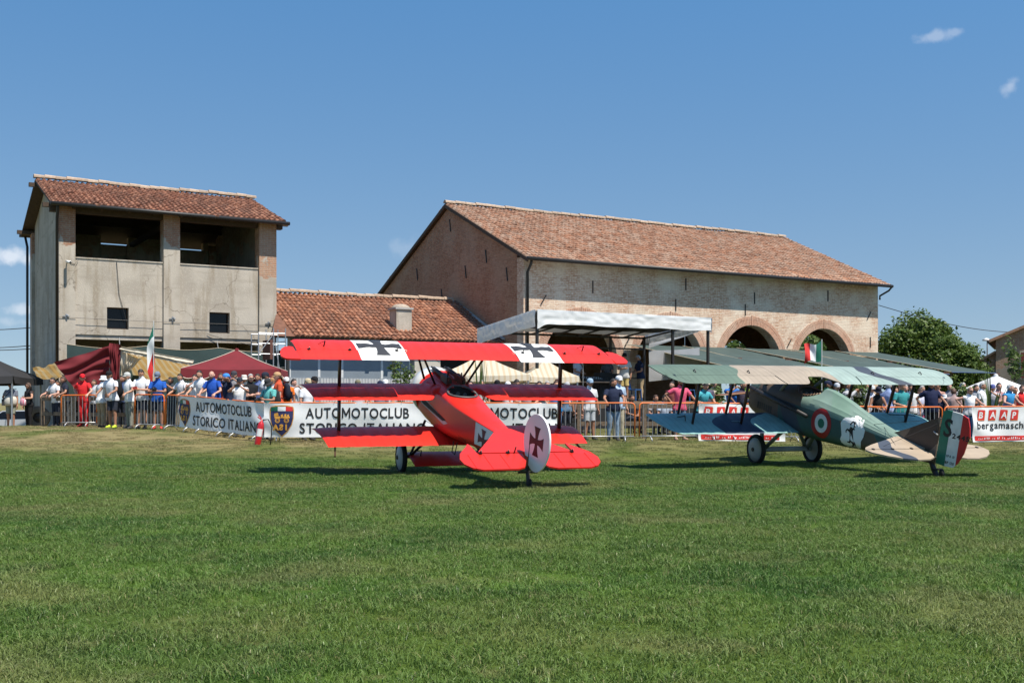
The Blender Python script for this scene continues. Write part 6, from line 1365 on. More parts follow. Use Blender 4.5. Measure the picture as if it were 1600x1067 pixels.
# ------------------------------------------------------------ brick house, lamp and wires at the right
def build_house():
    Y = 64.; g = thing('brick_house', 'old brick house with red shutters at the right edge', 'building', (wx(1556, Y), Y, .4), -.45); ze, zr = wz(531, Y) - .4, wz(470, Y) - .4; hw = 5.2
    b = MB(); pr = [(0, -.4), (2 * hw, -.4), (2 * hw, ze), (hw, zr), (0, ze)]
    b.add([(x, 0, z) for x, z in pr] + [(x, 9, z) for x, z in pr], [(4, 3, 2, 1, 0), (5, 6, 7, 8, 9)] + [(i, 5 + i, 5 + (i + 1) % 5, (i + 1) % 5) for i in range(5)])
    b.build('wall', mat_brick('house_brick', (.30, .15, .10), (.36, .21, .14), (.36, .30, .23), .5, (.38, .32, .26), ((.30, .26, .22), 2.0, 3.6)), g)
    for sgn in (0, 1):
        x0, x1 = (-.35, hw) if sgn == 0 else (2 * hw + .35, hw); s = (zr - ze) / hw; z0 = ze - s * .35
        q = MB(); q.add([(x0, -.25, z0), (x1, -.25, zr), (x1, 9.2, zr), (x0, 9.2, z0), (x0, -.25, z0 + .16), (x1, -.25, zr + .16), (x1, 9.2, zr + .16), (x0, 9.2, z0 + .16)], [(0, 1, 2, 3), (7, 6, 5, 4), (0, 4, 5, 1), (1, 5, 6, 2), (2, 6, 7, 3), (3, 7, 4, 0)]); q.build('roof', M_tileb, g)
    MB().tube([(-.4, -.3, ze - .12), (-.4, 9, ze - .12)], .07, 8).build('gutter', M_dark, g)
    w = MB().box(1.25, 2.35, -.05, -.004, 2.35, 3.95).build('window', mat('pale_sill', (.42, .38, .33), .9), g); s = mat('red_shutter', (.17, .025, .02), .6, .1, 10)
    for k in range(2): MB().box(1.33 + k * .47, 1.33 + k * .47 + .45, -.09, -.052, 2.42, 3.88).build('shutter', s, w)
    # lean-to on the left
    q = MB(); q.add([(-2.0, .3, -.4), (-.01, .3, -.4), (-.01, .3, ze - .75), (-2.0, .3, ze - 1.95), (-2.0, 7, -.4), (-.01, 7, -.4), (-.01, 7, ze - .75), (-2.0, 7, ze - 1.95)], [(3, 2, 1, 0), (4, 5, 6, 7), (0, 4, 7, 3), (1, 2, 6, 5), (2, 3, 7, 6)]); q.build('lean_to', bpy.data.materials['house_brick'], g)
    q = MB(); q.bar((-2.2, 3.6, ze - 1.98), (-.01, 3.6, ze - .66), 7.0, .12); q.build('lean_to_roof', M_tileb, g)
build_house()
def small_things():
    Y = 70; g = thing('street_lamp', 'street lamp with a white disc head beside the brick house', 'street lamp', (wx(1542.5, Y), Y, .4)); zt = wz(532, Y) - .4
    MB().tube([(0, 0, 0), (0, 0, zt)], [.06, .04], 8).build('pole', M_steel, g); MB().lathe([(.001, zt - .02), (.20, zt - .02), (.23, zt + .02), (.17, zt + .12), (.001, zt + .16)], 16, c=(-.08, 0, 0)).build('lamp_head', mat('lamp_white', (.72, .73, .73), .4), g, True)
    for (a, b, sag, lab, k) in ((P(1373, 477, 62), P(1640, 520, 75), .5, 'overhead cable running from the barn to the brick house', 2), (P(-60, 513, 75), P(49, 512, 50), .1, 'upper overhead cable left of the tower', 1), (P(-60, 541, 75), P(49, 540, 50), .1, 'middle overhead cable left of the tower', 1), (P(-60, 544, 76), P(49, 545, 51), .1, 'lowest overhead cable left of the tower', 1)):
        pts = [a.lerp(b, i / 16) - Vector((0, 0, sag * math.sin(math.pi * i / 16))) for i in range(17)]; o = MB().tube([p - a for p in pts], .022, 5).build('overhead_cable', M_dark, None); o.location = a; tag(o, lab, 'cable')
    # flags
    def flag(px, y, ybase, ytop, label, poly, seed):
        x = wx(px, y); g = thing('flag', label, 'flag', (x, y, gz(x, y))); z0 = g.location.z; MB().tube([(0, 0, max(0, wz(ybase, y) - z0)), (0, 0, wz(ytop, y) - z0)], .014, 6).build('pole', mat('pale_pole', (.55, .55, .53), .4), g)
        fs = [mat('flag_green', (.012, .15, .095), .5), M_ban, M_rink]; b = MB()
        vs = []; K = 12; V = 10
        for i in range(K + 1):
            for j in range(V + 1):
                q = poly(i / K, j / V); vs.append(Vector((q[0] / FOC * y, .06 * math.sin(7 * i / K + 4 * j / V + seed) * (i / K), wz(ytop + q[1], y) - z0)))
        for i in range(K):
            for j in range(V): b.add([vs[i * 11 + j], vs[(i + 1) * 11 + j], vs[(i + 1) * 11 + j + 1], vs[i * 11 + j + 1]], [(0, 1, 2, 3)], min(2, i * 3 // K))
        o = b.build('cloth', fs, g, True); weld(o)
    flag(240, 34.6, 640, 501, 'limp Italian flag on a pole above the left barriers', lambda s, t: (-(12 * math.sin(math.pi * (.12 + s * .82))) * t + 1, 3 + s * 62 * (1 - .0 * t) + t * (16 if s < .6 else 34) * (.6 + .4 * t)), 1.)
    flag(1284, 29.5, 640, 530, 'waving Italian flag with faint lettering above the biplane wing', lambda s, t: (-s * 27, 1 + t * 29 + s * 10 + 4 * math.sin(5 * s + t)), 2.)
    # fire extinguisher
    Y = 29.4; x = wx(402, Y); g = thing('fire_extinguisher', 'red fire extinguisher leaning at the corner of two banners', 'extinguisher', (x, Y, gz(x, Y)), .2); rd = mat('extinguisher_red', (.50, .015, .02), .3, .05, 5, coat=.4)
    g.rotation_euler = (0, R(10), .2); MB().lathe([(.001, .0), (.08, .0), (.085, .03), (.085, .52), (.065, .60), (.03, .64), (.025, .68), (.001, .69)], 20).build('cylinder', rd, g, True)
    q = MB(); q.grid(lambda s, t: Vector((.0865 * math.sin(-.9 + 1.8 * s), -.0865 * math.cos(-.9 + 1.8 * s), .24 + .2 * t)), 8, 2); q.build('paper_label', M_ban, g)
    MB().tube([(-.02, 0, .69), (-.12, 0, .74)], .018, 6).tube([(-.02, 0, .71), (-.10, -.0, .80)], .014, 6).build('handle', rd, g); MB().tube([(.02, 0, .68), (.16, .02, .72), (.28, .03, .55), (.32, .03, .25), (.33, .02, .05)], .015, 8).build('hose', M_black, g, True)
    # car and old tractor wheel at the far left
    Y = 54.; x = wx(20, Y); g = thing('parked_car', 'pale grey car parked behind the two people at the left edge', 'car', (x, Y, gz(x, Y)), .25); pt = mat('silver_paint', (.55, .57, .60), .3, .02, 3, metal=.3, coat=.6)
    prof = [(-2.1, .35), (-2.15, .65), (-1.95, .86), (-1.0, .98), (-.35, 1.42), (.9, 1.46), (1.55, 1.05), (2.0, .98), (2.1, .6), (2.05, .35)]; b = MB(); K = len(prof)
    for yy, k in ((-.78, 0), (.78, 1)): b.v += [(xx, yy * (.86 if zz > 1.1 else 1), zz) for xx, zz in prof]
    b.f = [tuple(range(K))[::-1], tuple(range(K, 2 * K))] + [(i, K + i, K + (i + 1) % K, (i + 1) % K) for i in range(K)]; b.mi = [0] * len(b.f); b.build('body', pt, g)
    gl = mat('dark_pane', (.006, .007, .009), .12); MB().add([(-.98, -.74, 1.0), (-.40, -.66, 1.39), (-.40, .66, 1.39), (-.98, .74, 1.0)], [(0, 1, 2, 3)]).build('windscreen', gl, g, loc=(-.02, 0, .02)); MB().add([(-.85, -.775, 1.02), (1.4, -.775, 1.05), (.85, -.69, 1.41), (-.32, -.69, 1.39)], [(0, 1, 2, 3)]).build('side_window', gl, g, loc=(0, -.015, 0))
    for xx in (-1.35, 1.3):
        for yy in (-.75, .75): MB().lathe([(.001, -.09), (.2, -.09), (.32, -.08), (.33, 0), (.32, .08), (.2, .09), (.001, .09)], 18, 'Y', (xx, yy, .33)).build('wheel', M_black, g, True)
    for yy in (-.55, .55): MB().box(-2.17, -2.10, yy - .18, yy + .18, .68, .80).build('headlight', mat('lamp_glass', (.7, .7, .7), .1), g)
    Y = 42.; x = wx(60, Y); g = thing('tractor_wheel', 'old grey tyre leaning against the foot of the tower', 'wheel', (x, Y, gz(x, Y)), .4); MB().lathe([(.20, -.12), (.36, -.14), (.42, -.08), (.43, 0), (.42, .08), (.36, .14), (.20, .12), (.20, -.12)], 28, 'Y', (0, 0, .42)).build('tyre', mat('dusty_rubber', (.15, .14, .12), .9, .3, 6), g, True); MB().lathe([(.20, -.1), (.15, -.05), (.05, -.08), (.001, -.08)], 16, 'Y', (0, 0, .42)).build('rim', M_dark, g)
    # low stone wall
    Y = 43.2; a = Vector((wx(150, Y), Y)); g = thing('block_wall', 'low rough stone wall behind the left barriers', 'wall', (a.x, Y - .8, .3), -.12); rnd = random.Random(2); m = mat('rough_stone', (.34, .29, .21), .95, .3, 3, bump=.6, island=.25)
    for r in range(2):
        x = 0
        while x < 6: w = rnd.uniform(.5, 1.0); h = .36; MB().box(x + .01, x + w - .01, rnd.uniform(-.02, .03), .35, r * .38, r * .38 + h + rnd.uniform(-.02, .01)).build('stone', m, g); x += w
small_things()
# ------------------------------------------------------------ people
SKIN = [mat('skin_light', (.50, .27, .18), .55, .08, 12, spec=.35), mat('skin_tan', (.36, .18, .115), .55, .08, 12, spec=.35), mat('skin_pink', (.54, .30, .225), .55, .08, 12, spec=.35)]
M_eye = mat('eye_dark', (.02, .015, .012), .3); M_lip = mat('lip', (.30, .11, .09), .5)
def cloth_mat(c): return mat('cloth_%d_%d_%d' % tuple(int(q * 255) for q in c), c, .85, .12, 5, bump=.35, bscale=14, spec=.2)
def head_template():
    """head about 0.23 m tall, chin at z=-.105, facing -y; face modelled on a fine globe"""
    nu, nv = 24, 18; vs = []; 
    for j in range(nv + 1):
        th = math.pi * j / nv
        for i in range(nu):
            a = 2 * math.pi * i / nu; x, y, z = math.sin(th) * math.sin(a), -math.sin(th) * math.cos(a), math.cos(th)
            X, Y, Z = x * .078, y * .098, z * .118
            if z < 0: k = 1 - .30 * (-z) ** 1.5; X *= k; Y = Y * (1 - .16 * (-z) ** 2) - .012 * (-z)
            if y < 0: Y *= .93
            f = max(0, -y)
            Y -= .024 * math.exp(-((x / .20) ** 2 + ((z + .17) / .20) ** 2)) * f                    # nose
            Y += .010 * (math.exp(-(((abs(x) - .38) / .16) ** 2 + ((z - .05) / .11) ** 2))) * f        # eye hollows
            Y -= .005 * math.exp(-((z - .20) / .10) ** 2) * f; Y -= .006 * math.exp(-((x / .3) ** 2 + ((z + .52) / .10) ** 2)) * f; Y -= .008 * math.exp(-((x / .3) ** 2 + ((z + .85) / .15) ** 2)) * f
            vs.append((X, Y, Z))
    fs, mi = [], []
    for j in range(nv):
        for i in range(nu):
            f = (j * nu + i, j * nu + (i + 1) % nu, (j + 1) * nu + (i + 1) % nu, (j + 1) * nu + i); fs.append(f)
            th = math.pi * (j + .5) / nv; a = 2 * math.pi * (i + .5) / nu; x, y, z = math.sin(th) * math.sin(a), -math.sin(th) * math.cos(a), math.cos(th)
            m = 0
            if y < 0 and .26 < abs(x) < .50 and abs(z - .04) < .09: m = 1
            if y < 0 and abs(x) < .27 and abs(z + .52) < .085: m = 2
            mi.append(m)
    for sx in (-1, 1):                                     # ears
        k = len(vs); n = 8
        vs += [(sx * (.076 + .014 * (1 if q else 0)), .012 + (.026 if q else .018) * math.cos(2 * math.pi * i / n), -.012 + (.034 if q else .026) * math.sin(2 * math.pi * i / n)) for q in (0, 1) for i in range(n)]
        fs += [(k + i, k + (i + 1) % n, k + n + (i + 1) % n, k + n + i) for i in range(n)] + [tuple(k + n + i for i in range(n))]; mi += [0] * (n + 1)
    return [Vector(v) for v in vs], fs, mi
HEAD = head_template()
def hand_geo(b, wrist, d, palm_n, side, curl):
    """palm, four unequal bent fingers and a thumb that leaves the side of the palm"""
    d = d.normalized(); n = (palm_n - d * palm_n.dot(d)).normalized(); s = d.cross(n) * side
    b.tube([wrist - d * .02, wrist + d * .02, wrist + d * .06, wrist + d * .095], [(.026, .022), (.034, .018), (.042, .016), (.038, .012)], 8, upv=n)
    for k, (o, l) in enumerate(((-.030, .066), (-.010, .078), (.010, .073), (.029, .058))):
        p = wrist + d * .088 + s * o; dd = d; pts = [p]
        for q in range(3): dd = (dd * math.cos(curl * .55) + n * math.sin(curl * .55)).normalized(); pts.append(pts[-1] + dd * l * (.45, .32, .25)[q])
        b.tube(pts, [.0095, .009, .008, .006], 6)
    p = wrist + d * .030 - s * .030; t1 = (d * .7 - s * .6 + n * .25).normalized(); t2 = (d * .9 - s * .1 + n * .5 * min(1, curl + .3)).normalized(); b.tube([p, p + t1 * .035, p + t1 * .035 + t2 * .034], [.013, .011, .007], 6)
def ik(a, t, l1, l2, pole):
    d = t - a; L_ = min(d.length, (l1 + l2) * .995); u = d.normalized(); x = (l1 * l1 - l2 * l2 + L_ * L_) / (2 * L_); h = math.sqrt(max(0, l1 * l1 - x * x))
    p = pole - u * pole.dot(u); p = p.normalized() if p.length > 1e-5 else Vector((0, 1, 0)); return a + u * x + p * h, a + u * L_
def build_person(name, label, px, y, H=1.75, face=0., pose='stand', top=(.7, .7, .7), sleeve='tee', low=(.03, .04, .08), legs='long', hair=(.04, .025, .015), hat=None, build=1., skin=0, z=None, female=False, look=0., hairlen=0, group=None, shoes=(.05, .05, .05), glasses=False, bald=False, lean=None, stripes=None, beard=None):
    k = H / 1.75; x = wx(px, y); z0 = gz(x, y) if z is None else z
    le = {'rail': .20, 'rail1': .10, 'phone': .03, 'camera': .05, 'binoc': .06, 'down': .12, 'stand': .0, 'hips': -.02, 'cross': .0, 'sit': .10, 'turn': .0, 'bend': .5, 'talk': .04}[pose] if lean is None else lean
    bw = build; V = Vector; hipz = .93
    sit = pose == 'sit'; base = V((0, 0, -.46 if sit else 0))
    def up(p):                                             # lean the trunk forward from the hips
        p = V(p); r = p.z - hipz; c, s = math.cos(le), math.sin(le); yy = p.y
        return V((p.x, yy * c - r * s, hipz + r * c + yy * s)) + base
    b = MB(); bones = []
    fem = .88 if female else 1.
    tr = [(.84, .150, .105, .01), (.92, .172 * (1.04 if female else 1), .122 * bw, .01), (1.02, .155 * bw * fem, .112 * bw * bw, -.005), (1.12, .150 * bw * fem, .108 * bw * bw, -.015), (1.24, .168 * (1 + (bw - 1) * .6) * fem, .118 * bw, -.012), (1.34, .185 * fem, .115, .0), (1.41, .165 * fem, .092, .008), (1.455, .10, .07, .012), (1.49, .058, .058, .008), (1.56, .054, .056, -.005)]
    tp = [up((0, yy, zz)) for zz, a, c, yy in tr]; b.tube(tp, [(a, c) for zz, a, c, yy in tr], 16, upv=V((0, 1, 0)))
    for i in range(len(tp) - 1): bones.append(('neck' if tr[i][0] > 1.44 else ('torso' if tr[i][0] > .9 else 'hip'), tp[i], tp[i + 1], tr[i][1] * .85, tr[i + 1][1] * .85))
    # legs
    for s in (-1, 1):
        hp = V((s * .088, .01, .90)) + base
        if sit: kn = V((s * .12, -.43, .49)); an = V((s * .12, -.40, .09))
        elif pose == 'step' : kn = V((s * .1, -.02, .5)); an = V((s * .1, .03, .09))
        else: kn = V((s * .100, -.015 - .02 * (s > 0), .50)); an = V((s * .118, .03 - .05 * (s > 0), .085))
        cf = kn.lerp(an, .3) + V((0, .018, 0))
        b.tube([hp, hp.lerp(kn, .45), kn, cf, kn.lerp(an, .75), an], [.098 * (1 + (bw - 1) * .5), .080 * (1 + (bw - 1) * .4), .056, .056, .042, .040], 12)
        bones += [('thigh%d' % s, hp, kn, .098, .056), ('shin%d' % s, kn, an, .056, .040)]
        he = an + V((s * .0, .045, -.045)); to = an + V((s * .035, -.165, -.055)); b.tube([he + V((0, 0, .01)), an + V((0, -.03, -.035)), an + V((s * .02, -.11, -.045)), to], [(.034, .04), (.042, .045), (.046, .032), (.034, .022)], 10); bones += [('foot', he, to, .06, .05), ('foot', an + V((0, 0, -.02)), an + V((0, -.05, -.04)), .05, .05)]
    # arms
    hands = []
    tgt = {'rail': [(-.24, -.42, 1.10), (.24, -.42, 1.10)], 'rail1': [(-.27, .0, .86), (.34, -.36, 1.09)], 'phone': [(-.07, -.30, 1.48), (.07, -.30, 1.48)], 'camera': [(-.08, -.30, 1.16), (.08, -.30, 1.16)], 'binoc': [(-.07, -.16, 1.60), (.07, -.16, 1.60)], 'down': [(-.12, -.30, 1.08), (.12, -.30, 1.08)],
           'stand': [(-.27, -.05, .86), (.27, -.05, .86)], 'hips': [(-.20, -.03, 1.00), (.27, -.05, .86)], 'cross': [(.10, -.20, 1.17), (-.10, -.21, 1.14)], 'sit': [(-.12, -.30, .62), (.12, -.30, .62)], 'turn': [(-.26, -.05, .86), (.12, -.28, 1.15)], 'bend': [(-.24, -.42, 1.10), (.24, -.42, 1.10)], 'talk': [(-.10, -.32, 1.18), (.24, -.06, .9)]}[pose]
    for s, tg in zip((-1, 1), tgt):
        sh = up((s * .178 * (fem * .5 + .5), .012, 1.395)); t = V(tg)
        if k != 1 and pose.startswith('rail'): t.z = 1.10 / k
        pole = V((s * .9, .5, -.6)) if pose not in ('hips',) else V((s * 1.0, .6, .0))
        el, wr = ik(sh, t, .285, .255, pole)
        b.tube([sh - V((s * .05, 0, .0)), sh, sh.lerp(el, .5), el, el.lerp(wr, .35), wr], [.050, .062 * (1 + (bw - 1) * .4), .050, .040, .040, .027], 10); bones += [('uarm%d' % s, sh, el, .062, .040), ('farm%d' % s, el, wr, .040, .027)]
        d = (wr - el).normalized(); n = V((-s * .4, .2, -1)) if pose in ('rail', 'rail1', 'bend', 'sit', 'down') else V((-s, -.1, .0))
        hd = V((0, -.75, -.65)) if pose in ('rail', 'bend') or (pose == 'rail1' and s > 0) else d
        hands.append((wr, hd, n, s, 1.35 if pose in ('rail', 'rail1', 'phone', 'camera', 'binoc', 'bend') else .5))
    me = b.mesh(name); return dict(name=name, label=label, loc=(x, y, z0), k=k, face=face, me=me, bones=bones, hands=hands, neck=up((0, -.005, 1.53)), le=le, top=top, sleeve=sleeve, low=low, legs=legs, hair=hair, hat=hat, skin=skin, look=look, hairlen=hairlen, group=group, shoes=shoes, glasses=glasses, bald=bald, female=female, stripes=stripes, beard=beard, down=pose in ('down', 'camera', 'bend'), sit=sit)
def finish_people(specs):
    tmp = []
    for p in specs:
        o = bpy.data.objects.new('tmp', p['me']); COL.objects.link(o); md = o.modifiers.new('r', 'REMESH'); md.mode = 'VOXEL'; md.voxel_size = .019; md2 = o.modifiers.new('s', 'SMOOTH'); md2.factor = .5; md2.iterations = 3; tmp.append(o)
    dg = bpy.context.evaluated_depsgraph_get(); out = [bpy.data.meshes.new_from_object(o.evaluated_get(dg)) for o in tmp]
    for o in tmp: bpy.data.objects.remove(o)
    for p, me in zip(specs, out): dress(p, me)
def sub_mesh(name, co, nr, faces, off, jit=0.):
    used = np.unique(faces); idx = -np.ones(len(co), int); idx[used] = np.arange(len(used)); v = co[used] + nr[used] * (off[used][:, None] if hasattr(off, '__len__') else off)
    me = bpy.data.meshes.new(name); me.from_pydata(v.tolist(), [], idx[faces].tolist()); me.polygons.foreach_set('use_smooth', [True] * len(me.polygons)); return me
def dress(p, me):
    n = len(me.vertices); co = np.empty(n * 3); me.vertices.foreach_get('co', co); co = co.reshape(-1, 3); nr = np.empty(n * 3); me.vertices.foreach_get('normal', nr); nr = nr.reshape(-1, 3)
    F = np.array([tuple(q.vertices) if len(q.vertices) == 4 else tuple(q.vertices) + (q.vertices[-1],) for q in me.polygons]); fc = co[F].mean(axis=1)
    best = np.full(len(F), 1e9); lab = np.zeros(len(F), int); tt = np.zeros(len(F)); names = []
    for i, (nm, a, c, ra, rc) in enumerate(p['bones']):
        a = np.array(a); c = np.array(c); d = c - a; t = np.clip(((fc - a) @ d) / (d @ d), 0, 1); r = np.linalg.norm(fc - a - t[:, None] * d, axis=1) - (ra + (rc - ra) * t); m = r < best; best[m] = r[m]; lab[m] = i; tt[m] = t[m]; names.append(nm)
    kind = np.array([names[i] for i in lab]); arm = np.char.startswith(kind, 'uarm'); farm = np.char.startswith(kind, 'farm'); thigh = np.char.startswith(kind, 'thigh'); shin = np.char.startswith(kind, 'shin'); trunk = (kind == 'torso'); hip = kind == 'hip'; foot = kind == 'foot'
    sl = p['sleeve']; bz = -.46 if p['sit'] else 0; top = trunk | (hip | thigh) & (fc[:, 2] > bz + .845)
    top |= arm & (tt < {'tee': .62, 'long': 2, 'tank': -1, 'less': .12}[sl])
    if sl == 'long': top |= farm & (tt < .92)
    if sl == 'tank': top &= ~(trunk & (np.abs(fc[:, 0]) > .135) & (fc[:, 2] > p['neck'].z - .20))
    if p.get('top') is not None: top |= (kind == 'neck') & (fc[:, 2] < p['neck'].z - .055 if sl != 'tank' else np.zeros(len(F), bool))
    low = hip | thigh & (tt < {'long': 2, 'short': .88, 'mini': .55, 'dress': 2}[p['legs']]) | (trunk & (best > -9) & (lab == names.index('torso')))
    if p['legs'] == 'long': low |= shin & (tt < .93)
    low |= thigh & (tt < .25)
    g = thing(p['name'], p['label'], 'person', p['loc'], p['face'], p['group']); g.scale = (p['k'],) * 3
    sk = SKIN[p['skin']]
    # body: remeshed trunk and limbs joined with head and hands
    b = MB(); b.v = [tuple(v) for v in co]; b.f = [tuple(dict.fromkeys(f.tolist())) for f in F]; b.mi = [0] * len(F)
    hv, hf, hm = HEAD; M = Matrix.Translation(Vector(p['neck']) + Vector((0, -.025 - .03 * max(0, p['le']), .095))) @ Matrix.Rotation(p['look'], 4, 'Z') @ Matrix.Rotation(p['le'] * .35 + (.38 if p['down'] else 0), 4, 'X')
    k0 = len(b.v); b.v += [tuple(M @ v) for v in hv]; b.f += [tuple(i + k0 for i in f) for f in hf]; b.mi += hm
    for wr, d, nn, s, cu in p['hands']: hand_geo(b, wr, d, nn, s, cu)
    body = bpy.data.meshes.new('body'); body.from_pydata(b.v, [], b.f); body.polygons.foreach_set('material_index', b.mi); body.polygons.foreach_set('use_smooth', [True] * len(b.f)); link('body', body, g, [sk, M_eye, M_lip])
    jit = np.array([noise.noise(Vector((v[0] * 7, v[1] * 7, v[2] * 5 + p['loc'][0]))) for v in co]) * .010
    hem = np.exp(-((co[:, 2] - .88) / .10) ** 2) * .014
    if top.any():
        tm = sub_mesh('shirt', co, nr, F[top], .014 + hem + np.abs(jit)); m = cloth_mat(p['top'])
        if p['stripes']:
            m = mat_stripe('striped_cloth_%d' % int(p['stripes'][0] * 1000 + p['stripes'][1] * 100), p['top'], p['stripes'], 9, 0.001)
        link('top' if p['female'] else 'shirt', tm, g, m)
    nm = 'trousers' if p['legs'] == 'long' else 'shorts'
    if low.any(): link(nm, sub_mesh(nm, co, nr, F[low], .009 + np.abs(jit) + (0.016 * np.clip((.72 - co[:, 2]) / .2, 0, 1) if nm == 'shorts' else .004)), g, cloth_mat(p['low']))
    if foot.any(): link('shoes', sub_mesh('shoes', co, nr, F[foot], .006), g, cloth_mat(p['shoes']))
    # hair and hat in head space
    def headpart(name, sel, off, m):
        hn = [v.normalized() for v in hv]; keep = [f for f in hf[:24 * 18] if all(sel(hv[i]) for i in f)]
        if not keep: return
        used = sorted({i for f in keep for i in f}); ix = {i: q for q, i in enumerate(used)}; rnd = random.Random(len(p['label']))
        mm = bpy.data.meshes.new(name); mm.from_pydata([tuple(M @ (hv[i] + hn[i] * (off + rnd.uniform(0, .006)))) for i in used], [], [tuple(ix[i] for i in f) for f in keep]); mm.polygons.foreach_set('use_smooth', [True] * len(keep)); link(name, mm, g, m)
    hm_ = mat('hair_%d' % int(p['hair'][0] * 1000), p['hair'], .6, .2, 40, bump=.4, bscale=90)
    if not p['bald']: headpart('hair', lambda v: v.z > .052 + .02 * (v.y < -.06) or (v.y > -.02 and v.z > -.03 - .0 * v.y) or (v.y > .03 and v.z > -.075), .012, hm_)
    else: headpart('hair', lambda v: (v.y > .0 and -.06 < v.z < .045), .007, hm_)
    if p['beard']: headpart('beard', lambda v: v.y < -.01 and v.z < -.045 and not (abs(v.x) < .022 and -.07 < v.z < -.055), .005, mat('hair_%d' % int(p['beard'][0] * 1000), p['beard'], .7, .2, 40))
    if p['hairlen']:
        hl = p['hairlen']; q = MB(); q.tube([M @ Vector((0, .03, .06)), M @ Vector((0, .062, -.06)), M @ Vector((0, .075, -.06 - hl * .5)), M @ Vector((0, .07, -.06 - hl))], [(.075, .05), (.088, .055), (.085, .045), (.05, .02)], 12, upv=Vector((0, 1, 0))); q.build('hair', hm_, g, True)
    if p['glasses']:
        q = MB()
        for s in (-1, 1): q.box(s * .033 - .024, s * .033 + .024, -.112, -.103, -.012, .022, M=M); q.bar(M @ Vector((s * .056, -.105, .006)), M @ Vector((s * .08, .0, .006)), .006)
        q.bar(M @ Vector((-.01, -.109, .006)), M @ Vector((.01, -.109, .006)), .006); q.build('sunglasses', M_black, g)
    if p['hat']:
        kind_, c = p['hat']; hmtl = cloth_mat(c); prof = [(.092, .018), (.096, .05), (.088, .09), (.060, .125), (.02, .138), (.001, .139)] if kind_ != 'bucket' else [(.094, .03), (.092, .07), (.086, .115), (.07, .135), (.001, .14)]
        q = MB(); S_ = Matrix.Diagonal((.93, 1.16, 1, 1)); q.lathe(prof, 20, M=M @ S_)
        if kind_ == 'cap':
            sgn = -1; q.grid(lambda s, t: M @ Vector(((.078 - .012 * t) * math.sin((s - .5) * 2.5) * (1), sgn * (.085 * math.cos((s - .5) * 2.5) * (1) + .085 * t * math.cos((s - .5) * 2.2)) + .0, .030 - .018 * t - .012 * (2 * s - 1) ** 2)), 12, 4)
        elif kind_ == 'backcap': q.grid(lambda s, t: M @ Vector(((.078 - .012 * t) * math.sin((s - .5) * 2.5), (.085 * math.cos((s - .5) * 2.5) + .075 * t * math.cos((s - .5) * 2.2)) + .01, .025 - .02 * t)), 12, 4)
        else: q.lathe([(.090, .035), (.125, .008), (.145, -.012), (.142, -.014), (.12, .004), (.088, .03)], 24, M=M @ S_)
        q.build('cap' if 'cap' in kind_ else 'hat', hmtl, g, True)
    p['obj'] = g; p['M'] = M
    return g
WHT = (.72, .73, .75); NVY = (.018, .025, .055); BLK = (.014, .014, .016); JEANS = (.10, .16, .27); KHAKI = (.33, .26, .17); DSH = (.03, .035, .05); GREY = (.25, .26, .28); TEAL = (.10, .40, .38); RBL = (.02, .10, .42)
BRH = (.06, .03, .018); GRH = (.35, .34, .33); BKH = (.015, .011, .009); RDH = (.30, .11, .04)
B = build_person; PP = []
def A(label, px, y, **kw):
    z_ = kw.get('z')
    if z_ is None and 60 < px < 110: y = 38.9 + (y - 42.9) * .6
    elif z_ is None and 110 <= px < 150: y -= 2.9
    elif z_ is None and 150 <= px <= 262: y = (35.4 if px < 195 else 34.6) + (y - 39.6) * .5
    elif z_ is None and px > 997: y += (row_y(px) - 30.7) * .95
    if 262 < px < 416:                                     # stand behind the slanting barrier row
        q = BC1 - BC0; kx = (px - 800) / FOC; f = (kx * BC0.y - BC0.x) / (q.x - kx * q.y); y = max(y, BC0.y + q.y * f + .52)
    PP.append(B('person', label, px, y, **kw)); return PP[-1]
# far left
A('man in a grey tee with a pale jacket at his waist, at the left edge', 17, 41.3, pose='hips', top=(.17, .19, .24), low=(.25, .26, .21), legs='short', hat=('cap', BLK), skin=1, build=1.18, H=1.70)
A('woman in a black vest and black trousers with long brown hair beside the tower', 45, 41.3, pose='turn', top=BLK, sleeve='tank', low=BLK, female=True, hair=BRH, hairlen=.22, skin=0, H=1.68, look=-.9, glasses=True, face=-.5)
A('man in pale shirt and sunglasses leaning on the fence left of the drape', 88, 42.9, pose='rail', top=(.66, .67, .70), low=DSH, hair=BKH, skin=2, glasses=True, face=-.5, H=1.72, look=-.3)
A('woman with dark hair bent over the fence between two men near the tower', 95, 43.2, pose='rail', top=(.05, .04, .04), low=BLK, female=True, hair=BKH, skin=1, face=-.5, H=1.62)
A('man in a dark shirt seen from the side under the maroon drape', 103, 43.2, pose='rail1', top=(.02, .024, .04), low=BLK, hair=BRH, skin=1, face=-.9, H=1.75)
A('man dressed all in red with a red cap behind the short barrier', 131, 40.3, pose='rail1', top=(.62, .025, .03), low=(.60, .025, .03), hat=('cap', (.60, .02, .03)), skin=2, hair=GRH, glasses=True, face=-.15, look=.7, H=1.78, build=1.1, shoes=(.3, .03, .03))
A('person in a white tee and white sun hat, back turned, beside the red clad man', 158, 40.6, pose='rail1', top=WHT, low=KHAKI, hat=('bucket', (.70, .72, .74)), skin=0, hair=BRH, face=2.6, H=1.68)
A('man in a white tee and dark cap with a black backpack, leaning on the fence', 176, 39.9, pose='rail', top=(.68, .70, .76), low=DSH, legs='short', hat=('cap', BLK), skin=1, hair=BKH, face=-.35, H=1.83, shoes=(.5, .65, .05))
A('man in a white polo and grey cap looking left behind the first barriers', 203, 39.6, pose='rail1', top=WHT, low=(.25, .24, .2), hat=('cap', (.45, .46, .44)), skin=0, hair=GRH, face=-.7, H=1.76)
